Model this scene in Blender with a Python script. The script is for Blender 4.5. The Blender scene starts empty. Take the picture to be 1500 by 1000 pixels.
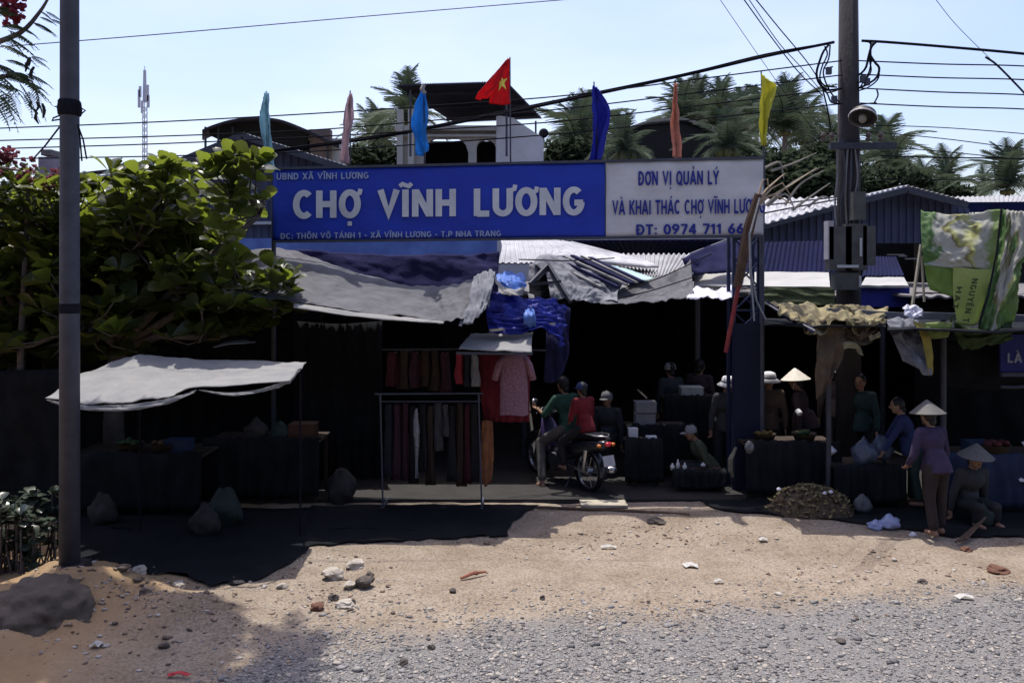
import bpy, bmesh, math, random
import numpy as np
from mathutils import Vector, Matrix, noise
R = math.radians
random.seed(7)
sc = bpy.context.scene
COL = sc.collection

# ---------------------------------------------------------------- camera, light, exposure
H, F, HY = 3.0, 1200.0, 405.0          # eye height (m), focal length and horizon row in photo pixels
cam = bpy.data.cameras.new('camera')
cam.sensor_width = 36; cam.lens = 36 * F / 1500; cam.shift_y = -(500 - HY) / 1500
cam.clip_start = 0.05; cam.clip_end = 3000
camo = bpy.data.objects.new('camera', cam); COL.objects.link(camo)
camo.location = (0, 0, H); camo.rotation_euler = (R(90), 0, 0)
sc.camera = camo
SUN_EL, SUN_AZ = 74, -20               # high sun behind the market, a little to the left
w = bpy.data.worlds.new('World'); sc.world = w; w.use_nodes = True
nt = w.node_tree; bg = nt.nodes['Background']
sky = nt.nodes.new('ShaderNodeTexSky'); sky.sky_type = 'NISHITA'; sky.sun_disc = False
sky.sun_elevation = R(SUN_EL); sky.sun_rotation = R(SUN_AZ)
sky.altitude = 0; sky.air_density = 1.0; sky.dust_density = 3.0; sky.ozone_density = 2.0
tint = nt.nodes.new('ShaderNodeMix'); tint.data_type = 'RGBA'; tint.blend_type = 'MULTIPLY'; tint.inputs[0].default_value = 1
tint.inputs[7].default_value = (.985, .95, 1.03, 1)          # camera white balance of the photograph
nt.links.new(sky.outputs[0], tint.inputs[6]); 
wn = nt.nodes.new('ShaderNodeTexNoise'); wn.inputs['Scale'].default_value = 2.2; wn.inputs['Detail'].default_value = 5
wt = nt.nodes.new('ShaderNodeTexCoord'); wm = nt.nodes.new('ShaderNodeMapping'); wm.inputs['Scale'].default_value = (1, 1, 3.5)
nt.links.new(wt.outputs['Generated'], wm.inputs[0]); nt.links.new(wm.outputs[0], wn.inputs['Vector'])
wr_ = nt.nodes.new('ShaderNodeValToRGB'); wr_.color_ramp.elements[0].position = .42; wr_.color_ramp.elements[0].color = (1, 1, 1, 1); wr_.color_ramp.elements[1].position = .78; wr_.color_ramp.elements[1].color = (1.28, 1.16, 1.06, 1)
wx = nt.nodes.new('ShaderNodeMix'); wx.data_type = 'RGBA'; wx.blend_type = 'MULTIPLY'; wx.inputs[0].default_value = 1     # faint thin cloud
nt.links.new(wn.outputs['Fac'], wr_.inputs[0]); nt.links.new(tint.outputs[2], wx.inputs[6]); nt.links.new(wr_.outputs[0], wx.inputs[7]); nt.links.new(wx.outputs[2], bg.inputs[0]); bg.inputs[1].default_value = 0.15
sd = Vector((math.sin(R(SUN_AZ)) * math.cos(R(SUN_EL)), math.cos(R(SUN_AZ)) * math.cos(R(SUN_EL)), math.sin(R(SUN_EL))))
sl = bpy.data.lights.new('sun', 'SUN'); sl.energy = 3.3; sl.angle = R(0.5); sl.color = (1.0, 0.96, 0.88)
so = bpy.data.objects.new('sun', sl); COL.objects.link(so)
so.rotation_euler = sd.to_track_quat('Z', 'Y').to_euler()
sc.view_settings.view_transform = 'Standard'; sc.view_settings.look = 'None'
sc.view_settings.exposure = 0.68; sc.view_settings.gamma = 1.0
try: sc.view_settings.use_curve_mapping = False
except Exception: pass
sc.cycles.max_bounces = 6
sc.cycles.diffuse_bounces = 3

def P(px, py, Y): return Vector(((px - 750) / F * Y, Y, H + (HY - py) / F * Y))
def G(px, py, dz=0):
    Y = F * H / (py - HY); return Vector(((px - 750) / F * Y, Y, dz))
def rnd(a, b): return random.uniform(a, b)

# ---------------------------------------------------------------- materials
MATS = {}
def M(name, c1, c2=None, scale=6, rough=.8, bump=0, bscale=None, metal=0, transl=0, spec=.3, stretch=None, tcol=None, detail=6):
    if name in MATS: return MATS[name]
    m = bpy.data.materials.new(name); m.use_nodes = True; n = m.node_tree.nodes; L = m.node_tree.links
    b = n['Principled BSDF']; out = n['Material Output']
    b.inputs['Roughness'].default_value = rough; b.inputs['Metallic'].default_value = metal
    b.inputs['Specular IOR Level'].default_value = spec
    tc = n.new('ShaderNodeTexCoord'); mp = n.new('ShaderNodeMapping'); L.new(tc.outputs['Object'], mp.inputs[0])
    if stretch: mp.inputs['Scale'].default_value = stretch
    c2 = c2 or tuple(x * .75 for x in c1)
    nz = n.new('ShaderNodeTexNoise'); nz.inputs['Scale'].default_value = scale; nz.inputs['Detail'].default_value = detail
    nz.inputs['Roughness'].default_value = .65
    L.new(mp.outputs[0], nz.inputs['Vector'])
    cr = n.new('ShaderNodeValToRGB'); cr.color_ramp.elements[0].position = .32; cr.color_ramp.elements[1].position = .68
    cr.color_ramp.elements[0].color = (*c2, 1); cr.color_ramp.elements[1].color = (*c1, 1)
    L.new(nz.outputs['Fac'], cr.inputs[0]); L.new(cr.outputs[0], b.inputs['Base Color'])
    if bump:
        nb = n.new('ShaderNodeTexNoise'); nb.inputs['Scale'].default_value = bscale or scale * 4; nb.inputs['Detail'].default_value = 5
        L.new(mp.outputs[0], nb.inputs['Vector'])
        bp = n.new('ShaderNodeBump'); bp.inputs['Strength'].default_value = bump; bp.inputs['Distance'].default_value = .02
        L.new(nb.outputs['Fac'], bp.inputs['Height']); L.new(bp.outputs[0], b.inputs['Normal'])
    if transl:
        t = n.new('ShaderNodeBsdfTranslucent'); mx = n.new('ShaderNodeMixShader'); mx.inputs[0].default_value = transl
        if tcol: t.inputs[0].default_value = (*tcol, 1)
        else: L.new(cr.outputs[0], t.inputs[0])
        L.new(b.outputs[0], mx.inputs[1]); L.new(t.outputs[0], mx.inputs[2]); L.new(mx.outputs[0], out.inputs[0])
    MATS[name] = m; return m

# ---------------------------------------------------------------- mesh builder
class MB:
    def __init__(s): s.v = []; s.f = []; s.uv = None
    def add(s, vs, fs):
        b = len(s.v); s.v += [tuple(x) for x in vs]; s.f += [tuple(i + b for i in f) for f in fs]; return s
    def box(s, c, size, rot=None, taper=1.0):
        sx, sy, sz = [x / 2 for x in size]; vs = []
        for z in (-1, 1):
            t = taper if z > 0 else 1
            for x, y in ((-1, -1), (1, -1), (1, 1), (-1, 1)): vs.append(Vector((x * sx * t, y * sy * t, z * sz)))
        if rot is not None: vs = [rot @ v for v in vs]
        c = Vector(c)
        return s.add([v + c for v in vs], [(3, 2, 1, 0), (4, 5, 6, 7), (0, 1, 5, 4), (1, 2, 6, 5), (2, 3, 7, 6), (3, 0, 4, 7)])
    def tube(s, pts, r, n=8, cap=True, flat=None):
        pts = [Vector(p) for p in pts]
        rs = r if isinstance(r, (list, tuple)) else [r] * len(pts)
        rings = []; up = None
        for i, p in enumerate(pts):
            a = pts[max(i - 1, 0)]; b = pts[min(i + 1, len(pts) - 1)]; t = (b - a)
            t = t.normalized() if t.length > 1e-9 else Vector((0, 0, 1))
            if up is None: up = Vector((0, 0, 1)) if abs(t.z) < .9 else Vector((1, 0, 0))
            u = t.cross(up); u = u.normalized() if u.length > 1e-6 else t.orthogonal().normalized()
            v = u.cross(t).normalized(); up = v
            rings.append([p + (u * math.cos(2 * math.pi * k / n) + v * math.sin(2 * math.pi * k / n) * (flat or 1)) * rs[i] for k in range(n)])
        vs = [q for ring in rings for q in ring]; fs = []
        for i in range(len(pts) - 1):
            for k in range(n):
                a = i * n + k; b = i * n + (k + 1) % n; fs.append((a, b, b + n, a + n))
        if cap: fs.append(tuple(range(n - 1, -1, -1))); fs.append(tuple((len(pts) - 1) * n + k for k in range(n)))
        return s.add(vs, fs)
    def bar(s, a, b, wd, ht=None):
        a = Vector(a); b = Vector(b); d = b - a; q = d.to_track_quat('Z', 'Y').to_matrix()
        return s.box((a + b) / 2, (wd, ht or wd, d.length), q)
    def ell(s, c, r, nu=12, nv=8, rot=None):
        vs = []; fs = []; c = Vector(c)
        for j in range(nv + 1):
            th = math.pi * j / nv
            for i in range(nu):
                ph = 2 * math.pi * i / nu
                q = Vector((r[0] * math.sin(th) * math.cos(ph), r[1] * math.sin(th) * math.sin(ph), r[2] * math.cos(th)))
                vs.append((rot @ q if rot is not None else q) + c)
        for j in range(nv):
            for i in range(nu):
                a = j * nu + i; b = j * nu + (i + 1) % nu; fs.append((a, a + nu, b + nu, b))
        return s.add(vs, fs)
    def lathe(s, c, prof, n=20, rot=None):
        c = Vector(c); vs = []; fs = []
        for (r, z) in prof:
            for k in range(n):
                q = Vector((r * math.cos(2 * math.pi * k / n), r * math.sin(2 * math.pi * k / n), z))
                vs.append((rot @ q if rot is not None else q) + c)
        for j in range(len(prof) - 1):
            for k in range(n):
                a = j * n + k; b = j * n + (k + 1) % n; fs.append((a, b, b + n, a + n))
        return s.add(vs, fs)
    def prism(s, poly, d):      # poly: list of 3D points in a plane, d: extrusion vector
        n = len(poly); poly = [Vector(p) for p in poly]; d = Vector(d)
        fs = [tuple(range(n - 1, -1, -1)), tuple(range(n, 2 * n))]
        for i in range(n): j = (i + 1) % n; fs.append((i, j, j + n, i + n))
        return s.add(poly + [p + d for p in poly], fs)
    def mesh(s, name, mat, smooth=False, origin=None):
        me = bpy.data.meshes.new(name)
        o = Vector(origin) if origin is not None else Vector((0, 0, 0))
        me.from_pydata([(x[0] - o.x, x[1] - o.y, x[2] - o.z) for x in s.v], [], s.f)
        if mat: me.materials.append(mat)
        if s.uv is not None:
            ul = me.uv_layers.new(name='UVMap')
            idx = np.zeros(len(me.loops), dtype=np.int32); me.loops.foreach_get('vertex_index', idx)
            ul.data.foreach_set('uv', np.array(s.uv, dtype=np.float32)[idx].ravel())
        if smooth: me.polygons.foreach_set('use_smooth', [True] * len(me.polygons))
        me.update(); return me

def cat(pts, t):                       # Catmull-Rom through a list, t in 0..1
    n = len(pts) - 1
    if n == 0: return pts[0].copy()
    x = min(max(t, 0), 1) * n; i = min(int(x), n - 1); u = x - i
    p1, p2 = pts[i], pts[i + 1]
    p0 = pts[i - 1] if i > 0 else p1 * 2 - p2
    p3 = pts[i + 2] if i + 2 <= n else p2 * 2 - p1
    return ((p1 * 2) + (p2 - p0) * u + (p0 * 2 - p1 * 5 + p2 * 4 - p3) * u * u + (p1 * 3 - p0 - p2 * 3 + p3) * u ** 3) * .5

def sheet(rows, nu=40, nv=20, wr=.02, fu=6, fv=3, folds=0, nf=8, fdir=0, th=.006, seed=0, linear=False, ragged=0, grow=False, corr=0, nc=20):
    """cloth or sheet metal through rows of 3D control points; wr = wrinkle depth, folds = sine folds, corr = corrugation"""
    s = MB(); g = []
    for j in range(nv + 1):
        v = j / nv; line = []
        for i in range(nu + 1):
            u = i / nu
            if linear:
                def li(pts, t):
                    n = len(pts) - 1; x = t * n; k = min(int(x), n - 1); return pts[k].lerp(pts[k + 1], x - k)
                col = [li(r, u) for r in rows]; p = li(col, v)
            else: p = cat([cat(r, u) for r in rows], v)
            line.append(p.copy())
        g.append(line)
    if ragged:
        for i in range(nu + 1):
            g[nv][i] = g[nv][i].lerp(g[nv - 1][i], ragged * (noise.noise(Vector((i * .37, seed, 5))) + .3))
    nr = [[None] * (nu + 1) for _ in range(nv + 1)]
    for j in range(nv + 1):
        for i in range(nu + 1):
            a = g[j][min(i + 1, nu)] - g[j][max(i - 1, 0)]; b = g[min(j + 1, nv)][i] - g[max(j - 1, 0)][i]
            c = a.cross(b); nr[j][i] = c.normalized() if c.length > 1e-9 else Vector((0, -1, 0))
    top = []; bot = []; uv = []
    for j in range(nv + 1):
        for i in range(nu + 1):
            u, v = i / nu, j / nv
            d = 0
            if wr:
                q = Vector((u * fu + seed * 3.1, v * fv, seed)); n1 = noise.noise(q); n2 = noise.noise(q * 2.7 + Vector((4, 2, 1)))
                d += wr * (n1 * 1.3 + (1 - abs(n2) * 2) * .45 - .2)
            if folds:
                t = (u if fdir == 0 else v); o = (v if fdir == 0 else u)
                ph = t * nf * 2 * math.pi + 5.5 * noise.noise(Vector((t * 3, o * 2.2, seed + 9)))
                d += folds * (.55 * math.sin(ph) + 1.2 * noise.noise(Vector((t * nf * 1.3, o * 1.7, seed + 3)))) * (.45 + .55 * o) * ((.25 + 2.6 * u ** 3) if grow else 1)
            if corr: d += corr * math.sin(u * nc * 2 * math.pi)
            p = g[j][i] + nr[j][i] * d
            top.append(p); bot.append(p - nr[j][i] * th); uv.append((u, v))
    W = nu + 1; N = W * (nv + 1); fs = []
    for j in range(nv):
        for i in range(nu):
            a = j * W + i; fs.append((a, a + 1, a + W + 1, a + W)); fs.append((N + a, N + a + W, N + a + W + 1, N + a + 1))
    for i in range(nu):
        fs.append((i + 1, i, N + i, N + i + 1)); a = nv * W + i; fs.append((a, a + 1, N + a + 1, N + a))
    for j in range(nv):
        a = j * W; fs.append((a, a + W, N + a + W, N + a)); a = j * W + nu; fs.append((a + W, a, N + a, N + a + W))
    s.add(top + bot, fs); s.uv = uv + uv
    return s

# ---------------------------------------------------------------- objects
def setp(o, label=None, catg=None, group=None, kind=None):
    if label: o['label'] = label
    if catg: o['category'] = catg
    if group: o['group'] = group
    if kind: o['kind'] = kind
    return o
class Thing:
    def __init__(s, name, label, catg, loc=(0, 0, 0), group=None):
        s.o = bpy.data.objects.new(name, None); COL.objects.link(s.o); s.loc = Vector(loc); s.o.location = s.loc
        s.o.empty_display_size = .2
        setp(s.o, label, catg, group)
    def part(s, name, mb, mat, parent=None, label=None, kind=None, smooth=False):
        me = mb.mesh(name, mat, smooth, s.loc) if isinstance(mb, MB) else mb
        o = bpy.data.objects.new(name, me); COL.objects.link(o); o.parent = parent or s.o
        setp(o, label, None, None, kind); return o
def single(name, mb, mat, label, catg, group=None, smooth=False, loc=None):
    if loc is None:
        a = np.array(mb.v); loc = Vector(((a[:, 0].min() + a[:, 0].max()) / 2, (a[:, 1].min() + a[:, 1].max()) / 2, a[:, 2].min()))
    o = bpy.data.objects.new(name, mb.mesh(name, mat, smooth, loc)); o.location = loc; COL.objects.link(o)
    return setp(o, label, catg, group)
def struct(name, mb, mat, smooth=False, kind='structure', label=None):
    o = bpy.data.objects.new(name, mb.mesh(name, mat, smooth)); COL.objects.link(o)
    return setp(o, label, None, None, kind)
def copy_tree(root, loc, rot=None, label=None, scale=None):
    c = root.copy(); COL.objects.link(c); c.location = loc
    if rot: c.rotation_euler = rot
    if scale: c.scale = scale
    if label: c['label'] = label
    def rec(a, b):
        for ch in a.children:
            d = ch.copy(); COL.objects.link(d); d.parent = b; rec(ch, d)
    rec(root, c); return c

# ---------------------------------------------------------------- the palette
galv = M('galvanised_steel', (.075, .08, .105), (.045, .05, .068), 5, .6, .15, metal=.2)
steel_dark = M('painted_dark_steel', (.05, .055, .07), (.03, .03, .04), 12, .5, .1)
bluesteel = M('blue_painted_steel', (.018, .026, .075), (.012, .016, .045), 12, .5, .15)
concrete = M('pole_concrete', (.05, .045, .047), (.026, .023, .025), 5, .95, .5, 40, stretch=(1, 1, .35))
black_rub = M('black_rubber', (.014, .014, .02), (.009, .009, .013), 20, .9, spec=.08)
wood = M('weathered_wood', (.12, .075, .05), (.05, .033, .026), 8, .9, .5, 40, stretch=(3, 3, .4))
redwood = M('red_painted_wood', (.28, .04, .04), (.13, .02, .02), 8, .7, .3)
bamboo = M('pale_bamboo', (.42, .38, .30), (.28, .25, .19), 8, .7, .2)
greyt = M('grey_tarpaulin', (.135, .135, .145), (.085, .085, .094), 3.2, .92, .35, 26, transl=.04, spec=.06)
silvert = M('silver_tarpaulin', (.22, .225, .25), (.11, .115, .14), 3.5, .85, .5, 30, spec=.12, transl=.04)
whitet = M('pale_canopy_cloth', (.27, .265, .26), (.21, .21, .212), 3.2, .95, .25, 30, transl=.03, spec=.05)
darkbluet = M('dark_blue_tarpaulin', (.026, .026, .072), (.016, .016, .045), 3, .95, .4, 20, spec=.04)
bluet = M('blue_tarpaulin', (.02, .035, .36), (.015, .02, .16), 3, .5, .5, 22, transl=.12)
skybluet = M('sky_blue_tarpaulin', (.10, .22, .62), (.07, .14, .42), 3, .5, .4, 22, transl=.2)
tealt = M('teal_sheet', (.32, .46, .46), (.25, .36, .37), 3, .5, .2, 22)
yelt = M('yellowed_canvas', (.40, .34, .18), (.08, .065, .04), 2.6, .8, .4, 25, transl=.15)
brownt = M('brown_canvas', (.10, .072, .045), (.055, .04, .028), 4, .85, .4, 25)
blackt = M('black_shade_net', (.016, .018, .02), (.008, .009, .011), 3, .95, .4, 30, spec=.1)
olivet = M('olive_netting', (.06, .075, .03), (.03, .04, .02), 4, .9, .4, 25)
white_metal = M('white_roof_sheet', (.46, .46, .48), (.28, .28, .30), 2.5, .8, .1, 12, spec=.15)
rust_metal = M('weathered_zinc_sheet', (.38, .38, .395), (.24, .235, .24), 2.2, .8, .2, 14, spec=.15)
bluewall = M('blue_grey_cladding', (.07, .08, .135), (.042, .05, .09), 1.6, .9, .1)
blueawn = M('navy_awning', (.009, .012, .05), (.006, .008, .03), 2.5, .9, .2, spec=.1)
darkroof = M('dark_roof_sheet', (.035, .035, .05), (.02, .02, .03), 2, .9, .1, spec=.1)
plaster = M('pale_plaster', (.42, .40, .38), (.31, .29, .28), 1.3, .9, .2, 20)
plaster2 = M('lilac_white_plaster', (.56, .54, .56), (.45, .43, .46), 1.2, .9, .2, 20)
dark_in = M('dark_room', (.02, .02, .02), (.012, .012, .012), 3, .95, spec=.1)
grey_ply = M('brown_board_wall', (.22, .15, .12), (.14, .10, .085), 2, .9)
# ================================================================ GROUND
def gboundary(x): return 7.22 + .17 * x + .12 * noise.noise(Vector((x * .8, 3, 0))) * 2 - (max(0, -1.85 - x) * 2.6)
def gh(x, y):
    h = .03 * noise.noise(Vector((x * .5, y * .5, 1)))
    if abs(x) < 14 and y < 22:
        h += .018 * noise.noise(Vector((x * 2.2, y * 2.2, 3))) + .008 * noise.noise(Vector((x * 7, y * 7, 5)))
    h += .26 * math.exp(-((x + 4.1) / .75) ** 2 - ((y - 7.7) / .6) ** 2) + .20 * math.exp(-((x + 4.4) / 1.3) ** 2 - ((y - 6.6) / .8) ** 2) + .14 * math.exp(-((x + 2.9) / .5) ** 2 - ((y - 7.2) / .35) ** 2)
    for yc in (8.35, 8.62, 9.05): h -= .012 * math.exp(-((y - yc - .10 * x - .15 * math.sin(x * .7 + yc)) / .06) ** 2)
    # rut and low step running along the front of the stalls
    if y < 12: h += .03 * math.exp(-((y - (10.35 - max(0, x - 1.5) * .17)) / .13) ** 2)
    h += .15 * noise.noise(Vector((x * 3.1, y * 3.1, 8))) * math.exp(-((x + 3.9) / 1.3) ** 2 - ((y - 7.2) / 1.2) ** 2)
    return h
def axis(fine, lo, hi, far):
    a = list(np.arange(lo, hi, fine)); g = fine; x = a[-1]
    up = []
    while x < far: g *= 1.35; x += g; up.append(x)
    g = fine; x = a[0]; dn = []
    while x > -far: g *= 1.35; x -= g; dn.append(x)
    return dn[::-1] + a + up
xs = axis(.055, -6.2, 8, 900); ys = axis(.045, 5.6, 11.5, 900)
s = MB(); vs = [(x, y, gh(x, y)) for y in ys for x in xs]; W = len(xs)
s.v = vs; s.f = [(j * W + i, j * W + i + 1, (j + 1) * W + i + 1, (j + 1) * W + i) for j in range(len(ys) - 1) for i in range(W - 1)]
gm = bpy.data.materials.new('dirt_and_gravel_ground'); gm.use_nodes = True
n = gm.node_tree.nodes; L = gm.node_tree.links; b = n['Principled BSDF']; b.inputs['Roughness'].default_value = .95; b.inputs['Specular IOR Level'].default_value = .15
geo = n.new('ShaderNodeNewGeometry')
def noi(sc_, det=6, rough=.6):
    q = n.new('ShaderNodeTexNoise'); q.inputs['Scale'].default_value = sc_; q.inputs['Detail'].default_value = det; q.inputs['Roughness'].default_value = rough
    L.new(geo.outputs['Position'], q.inputs['Vector']); return q.outputs['Fac']
def ramp(fac, stops):
    r = n.new('ShaderNodeValToRGB')
    while len(r.color_ramp.elements) < len(stops): r.color_ramp.elements.new(.5)
    for e, (p, c) in zip(r.color_ramp.elements, stops): e.position = p; e.color = (*c, 1)
    L.new(fac, r.inputs[0]); return r.outputs[0]
def mix(fac, a, b2, mode='MIX'):
    q = n.new('ShaderNodeMix'); q.data_type = 'RGBA'; q.blend_type = mode
    if isinstance(fac, float): q.inputs[0].default_value = fac
    else: L.new(fac, q.inputs[0])
    L.new(a, q.inputs[6]); L.new(b2, q.inputs[7]); return q.outputs[2]
dirt = ramp(noi(1.3, 9, .7), [(.28, (.19, .148, .108)), (.5, (.27, .222, .172)), (.72, (.335, .285, .23))])
speck = ramp(noi(34, 4, .8), [(.35, (.50, .46, .44)), (.55, (1, 1, 1)), (.75, (1.12, 1.12, 1.1))])
dirt = mix(1.0, dirt, speck, 'MULTIPLY')
redd = ramp(noi(5, 2), [(0, (.24, .155, .085)), (1, (.34, .24, .14))])
grav = ramp(noi(60, 4, .9), [(.3, (.08, .078, .078)), (.55, (.19, .182, .178)), (.75, (.27, .262, .255))])
sx = n.new('ShaderNodeSeparateXYZ'); L.new(geo.outputs['Position'], sx.inputs[0])
def mth(op, a, b_):
    q = n.new('ShaderNodeMath'); q.operation = op
    for k, v in enumerate((a, b_)):
        if isinstance(v, (int, float)): q.inputs[k].default_value = v
        else: L.new(v, q.inputs[k])
    return q.outputs[0]
# gravel shoulder: y below a wavy line that pulls back on the left
lim = mth('ADD', mth('ADD', mth('MULTIPLY', noi(1.1, 8, .7), 1.5), mth('MULTIPLY', sx.outputs[0], .17)), 6.5)
lim = mth('ADD', lim, mth('MULTIPLY', mth('MINIMUM', mth('ADD', sx.outputs[0], 1.85), 0), 2.6))
gf = mth('MULTIPLY', mth('SUBTRACT', lim, sx.outputs[1]), 2.0)
gf = mth('MAXIMUM', mth('MINIMUM', gf, 1), 0)
rf = mth('MAXIMUM', mth('MINIMUM', mth('MULTIPLY', mth('SUBTRACT', -2.7, sx.outputs[0]), 1.2), 1), 0)
dirt = mix(rf, dirt, redd)
colr = mix(gf, dirt, grav); L.new(colr, b.inputs['Base Color'])
bp = n.new('ShaderNodeBump'); bp.inputs['Strength'].default_value = .6; bp.inputs['Distance'].default_value = .03
L.new(noi(22, 8, .7), bp.inputs['Height']); L.new(bp.outputs[0], b.inputs['Normal'])
struct('ground', s, gm, smooth=True)
# market floor, coloured near black to stand in for the shade indoors
fl = MB(); fl.box((1.5, 18.2, -.02), (27, 14.6, .12)); struct('market_floor', fl, M('shade_dark_floor', (.028, .026, .026), (.014, .013, .013), 2, .7, .4, 20))

# loose stones ---------------------------------------------------
phi = (1 + 5 ** .5) / 2
IV = np.array([(-1, phi, 0), (1, phi, 0), (-1, -phi, 0), (1, -phi, 0), (0, -1, phi), (0, 1, phi), (0, -1, -phi), (0, 1, -phi), (phi, 0, -1), (phi, 0, 1), (-phi, 0, -1), (-phi, 0, 1)]) / 1.9
IF = [(0, 11, 5), (0, 5, 1), (0, 1, 7), (0, 7, 10), (0, 10, 11), (1, 5, 9), (5, 11, 4), (11, 10, 2), (10, 7, 6), (7, 1, 8), (3, 9, 4), (3, 4, 2), (3, 2, 6), (3, 6, 8), (3, 8, 9), (4, 9, 5), (2, 4, 11), (6, 2, 10), (8, 6, 7), (9, 8, 1)]
rg = np.random.default_rng(3)
def stones(name, pts, mats, label):
    k = len(pts); V = np.zeros((k, 12, 3)); 
    for i, (x, y, r) in enumerate(pts):
        q = IV * rg.uniform(.5, 1.35, (12, 1)) * r * np.array([rg.uniform(.8, 1.5), rg.uniform(.6, 1.2), rg.uniform(.28, .62)])
        a = rg.uniform(0, 6.28); c_, s_ = math.cos(a), math.sin(a)
        V[i, :, 0] = q[:, 0] * c_ - q[:, 1] * s_ + x; V[i, :, 1] = q[:, 0] * s_ + q[:, 1] * c_ + y; V[i, :, 2] = q[:, 2] + gh(x, y) + r * .12
    me = bpy.data.meshes.new(name); F_ = np.array(IF)
    faces = (F_[None] + (np.arange(k) * 12)[:, None, None]).reshape(-1, 3)
    me.vertices.add(k * 12); me.vertices.foreach_set('co', V.ravel()); me.loops.add(len(faces) * 3); me.polygons.add(len(faces))
    me.loops.foreach_set('vertex_index', faces.ravel()); me.polygons.foreach_set('loop_start', np.arange(len(faces)) * 3)
    for m in mats: me.materials.append(m)
    mi = np.repeat(rg.integers(0, len(mats), k), 20); me.polygons.foreach_set('material_index', mi)
    me.update(calc_edges=True); me.validate()
    o = bpy.data.objects.new(name, me); COL.objects.link(o); setp(o, label, 'gravel', None, 'stuff')
gmats = [M('gravel_a', (.225, .215, .21), (.15, .145, .145), 30, .9), M('gravel_b', (.27, .26, .25), (.2, .19, .185), 30, .9), M('gravel_c', (.13, .127, .13), (.08, .078, .08), 30, .9), M('gravel_d', (.38, .34, .30), (.26, .23, .2), 30, .9)]
pts = []
while len(pts) < 34000:
    x = rnd(-4.2, 5.6); y = rnd(5.5, 8.1)
    if abs(x) > y * .66: continue
    dlt = gboundary(x) - y + .5 * noise.noise(Vector((x * 1.2, y * 1.2, 9)))
    if dlt < 0 and random.random() > .16 * math.exp(dlt * 1.6): continue
    if dlt >= 0 and random.random() > .30 + .55 * min(1, dlt) + .3 * noise.noise(Vector((x * 2, y * 2, 5))): continue
    if x > 1 and random.random() < .35 + .3 * noise.noise(Vector((x, y, 2))): continue
    pts.append((x, y, min(.040, .004 + random.expovariate(1 / .0045))))
stones('loose_gravel', pts, gmats, 'grey crushed stone gravel spread along the near edge of the dirt forecourt')
dm = [M('pebble_a', (.30, .22, .16), (.2, .15, .11), 30, .95), M('pebble_b', (.14, .10, .08), (.09, .07, .06), 30, .95), M('pebble_c', (.40, .36, .32), (.3, .27, .24), 30, .95)]
pts = []
while len(pts) < 2600:
    x = rnd(-4.5, 6); y = rnd(7, 10.6)
    d = noise.noise(Vector((x * .9, y * .9, 4)))
    if random.random() > .25 + d: continue
    pts.append((x, y, min(.035, .005 + random.expovariate(1 / .006))))
for _ in range(900):
    x = random.gauss(-3.4, .9); y = random.gauss(7.1, .6); pts.append((x, y, min(.05, .005 + random.expovariate(1 / .008))))
stones('scattered_pebbles', pts, dm, 'small brown pebbles and clods lying over the dirt forecourt')
# rocks one can tell apart
def rock(px, py, wpx, mat, label, name='rock', sq=.62, seed=0, dz=0, group=None):
    g = G(px, py); r = wpx / F * g.y / 2; bm = bmesh.new(); bmesh.ops.create_icosphere(bm, subdivisions=5 if name == 'boulder' else 3, radius=1)
    for v in bm.verts:
        q = v.co.copy(); k = (.05 * noise.noise(q * 7) + .02 * noise.noise(q * 19) if name == 'boulder' else 0) + 1 + (.2 if name == 'boulder' else .32) * noise.noise(q * 1.3 + Vector((seed, 1, 2))) + .14 * noise.noise(q * 3.5 + Vector((seed, 5, 2)))
        for t in range(0 if name == 'boulder' else 4):
            d = Vector((math.sin(seed * 3 + t * 2), math.cos(seed + t * 1.7), .4 * math.sin(t + seed))).normalized()
            if q.dot(d) > .72: k *= .72 / q.dot(d)
        v.co = Vector((q.x * r * k, q.y * r * k * .85, q.z * r * k * sq))
    me = bpy.data.meshes.new(name); bm.to_mesh(me); bm.free(); me.materials.append(mat)
    if r > .15: me.polygons.foreach_set('use_smooth', [True] * len(me.polygons))
    o = bpy.data.objects.new(name, me); COL.objects.link(o); o.location = (g.x, g.y, gh(g.x, g.y) + r * sq * .55 + dz); o.rotation_euler = (0, 0, seed)
    return setp(o, label, 'rock', group)
rpale = M('pale_stone', (.42, .38, .33), (.28, .25, .21), 8, .9, .5, 30); rdark = M('dark_stone', (.10, .085, .075), (.06, .05, .045), 8, .9, .5, 30)
rred = M('red_brown_stone', (.16, .075, .05), (.09, .045, .03), 8, .9, .5, 30); rbould = M('boulder_stone', (.125, .10, .08), (.06, .05, .042), 3, .95, .9, 16)
bo = rock(72, 905, 150, rbould, 'big rounded grey boulder on the dirt mound at the foot of the lamp post', 'boulder', .72, 2.4, -.12)
bo.location = (-4.02, 7.0, .10); bo.scale = (1.08, 1, 1)
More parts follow.
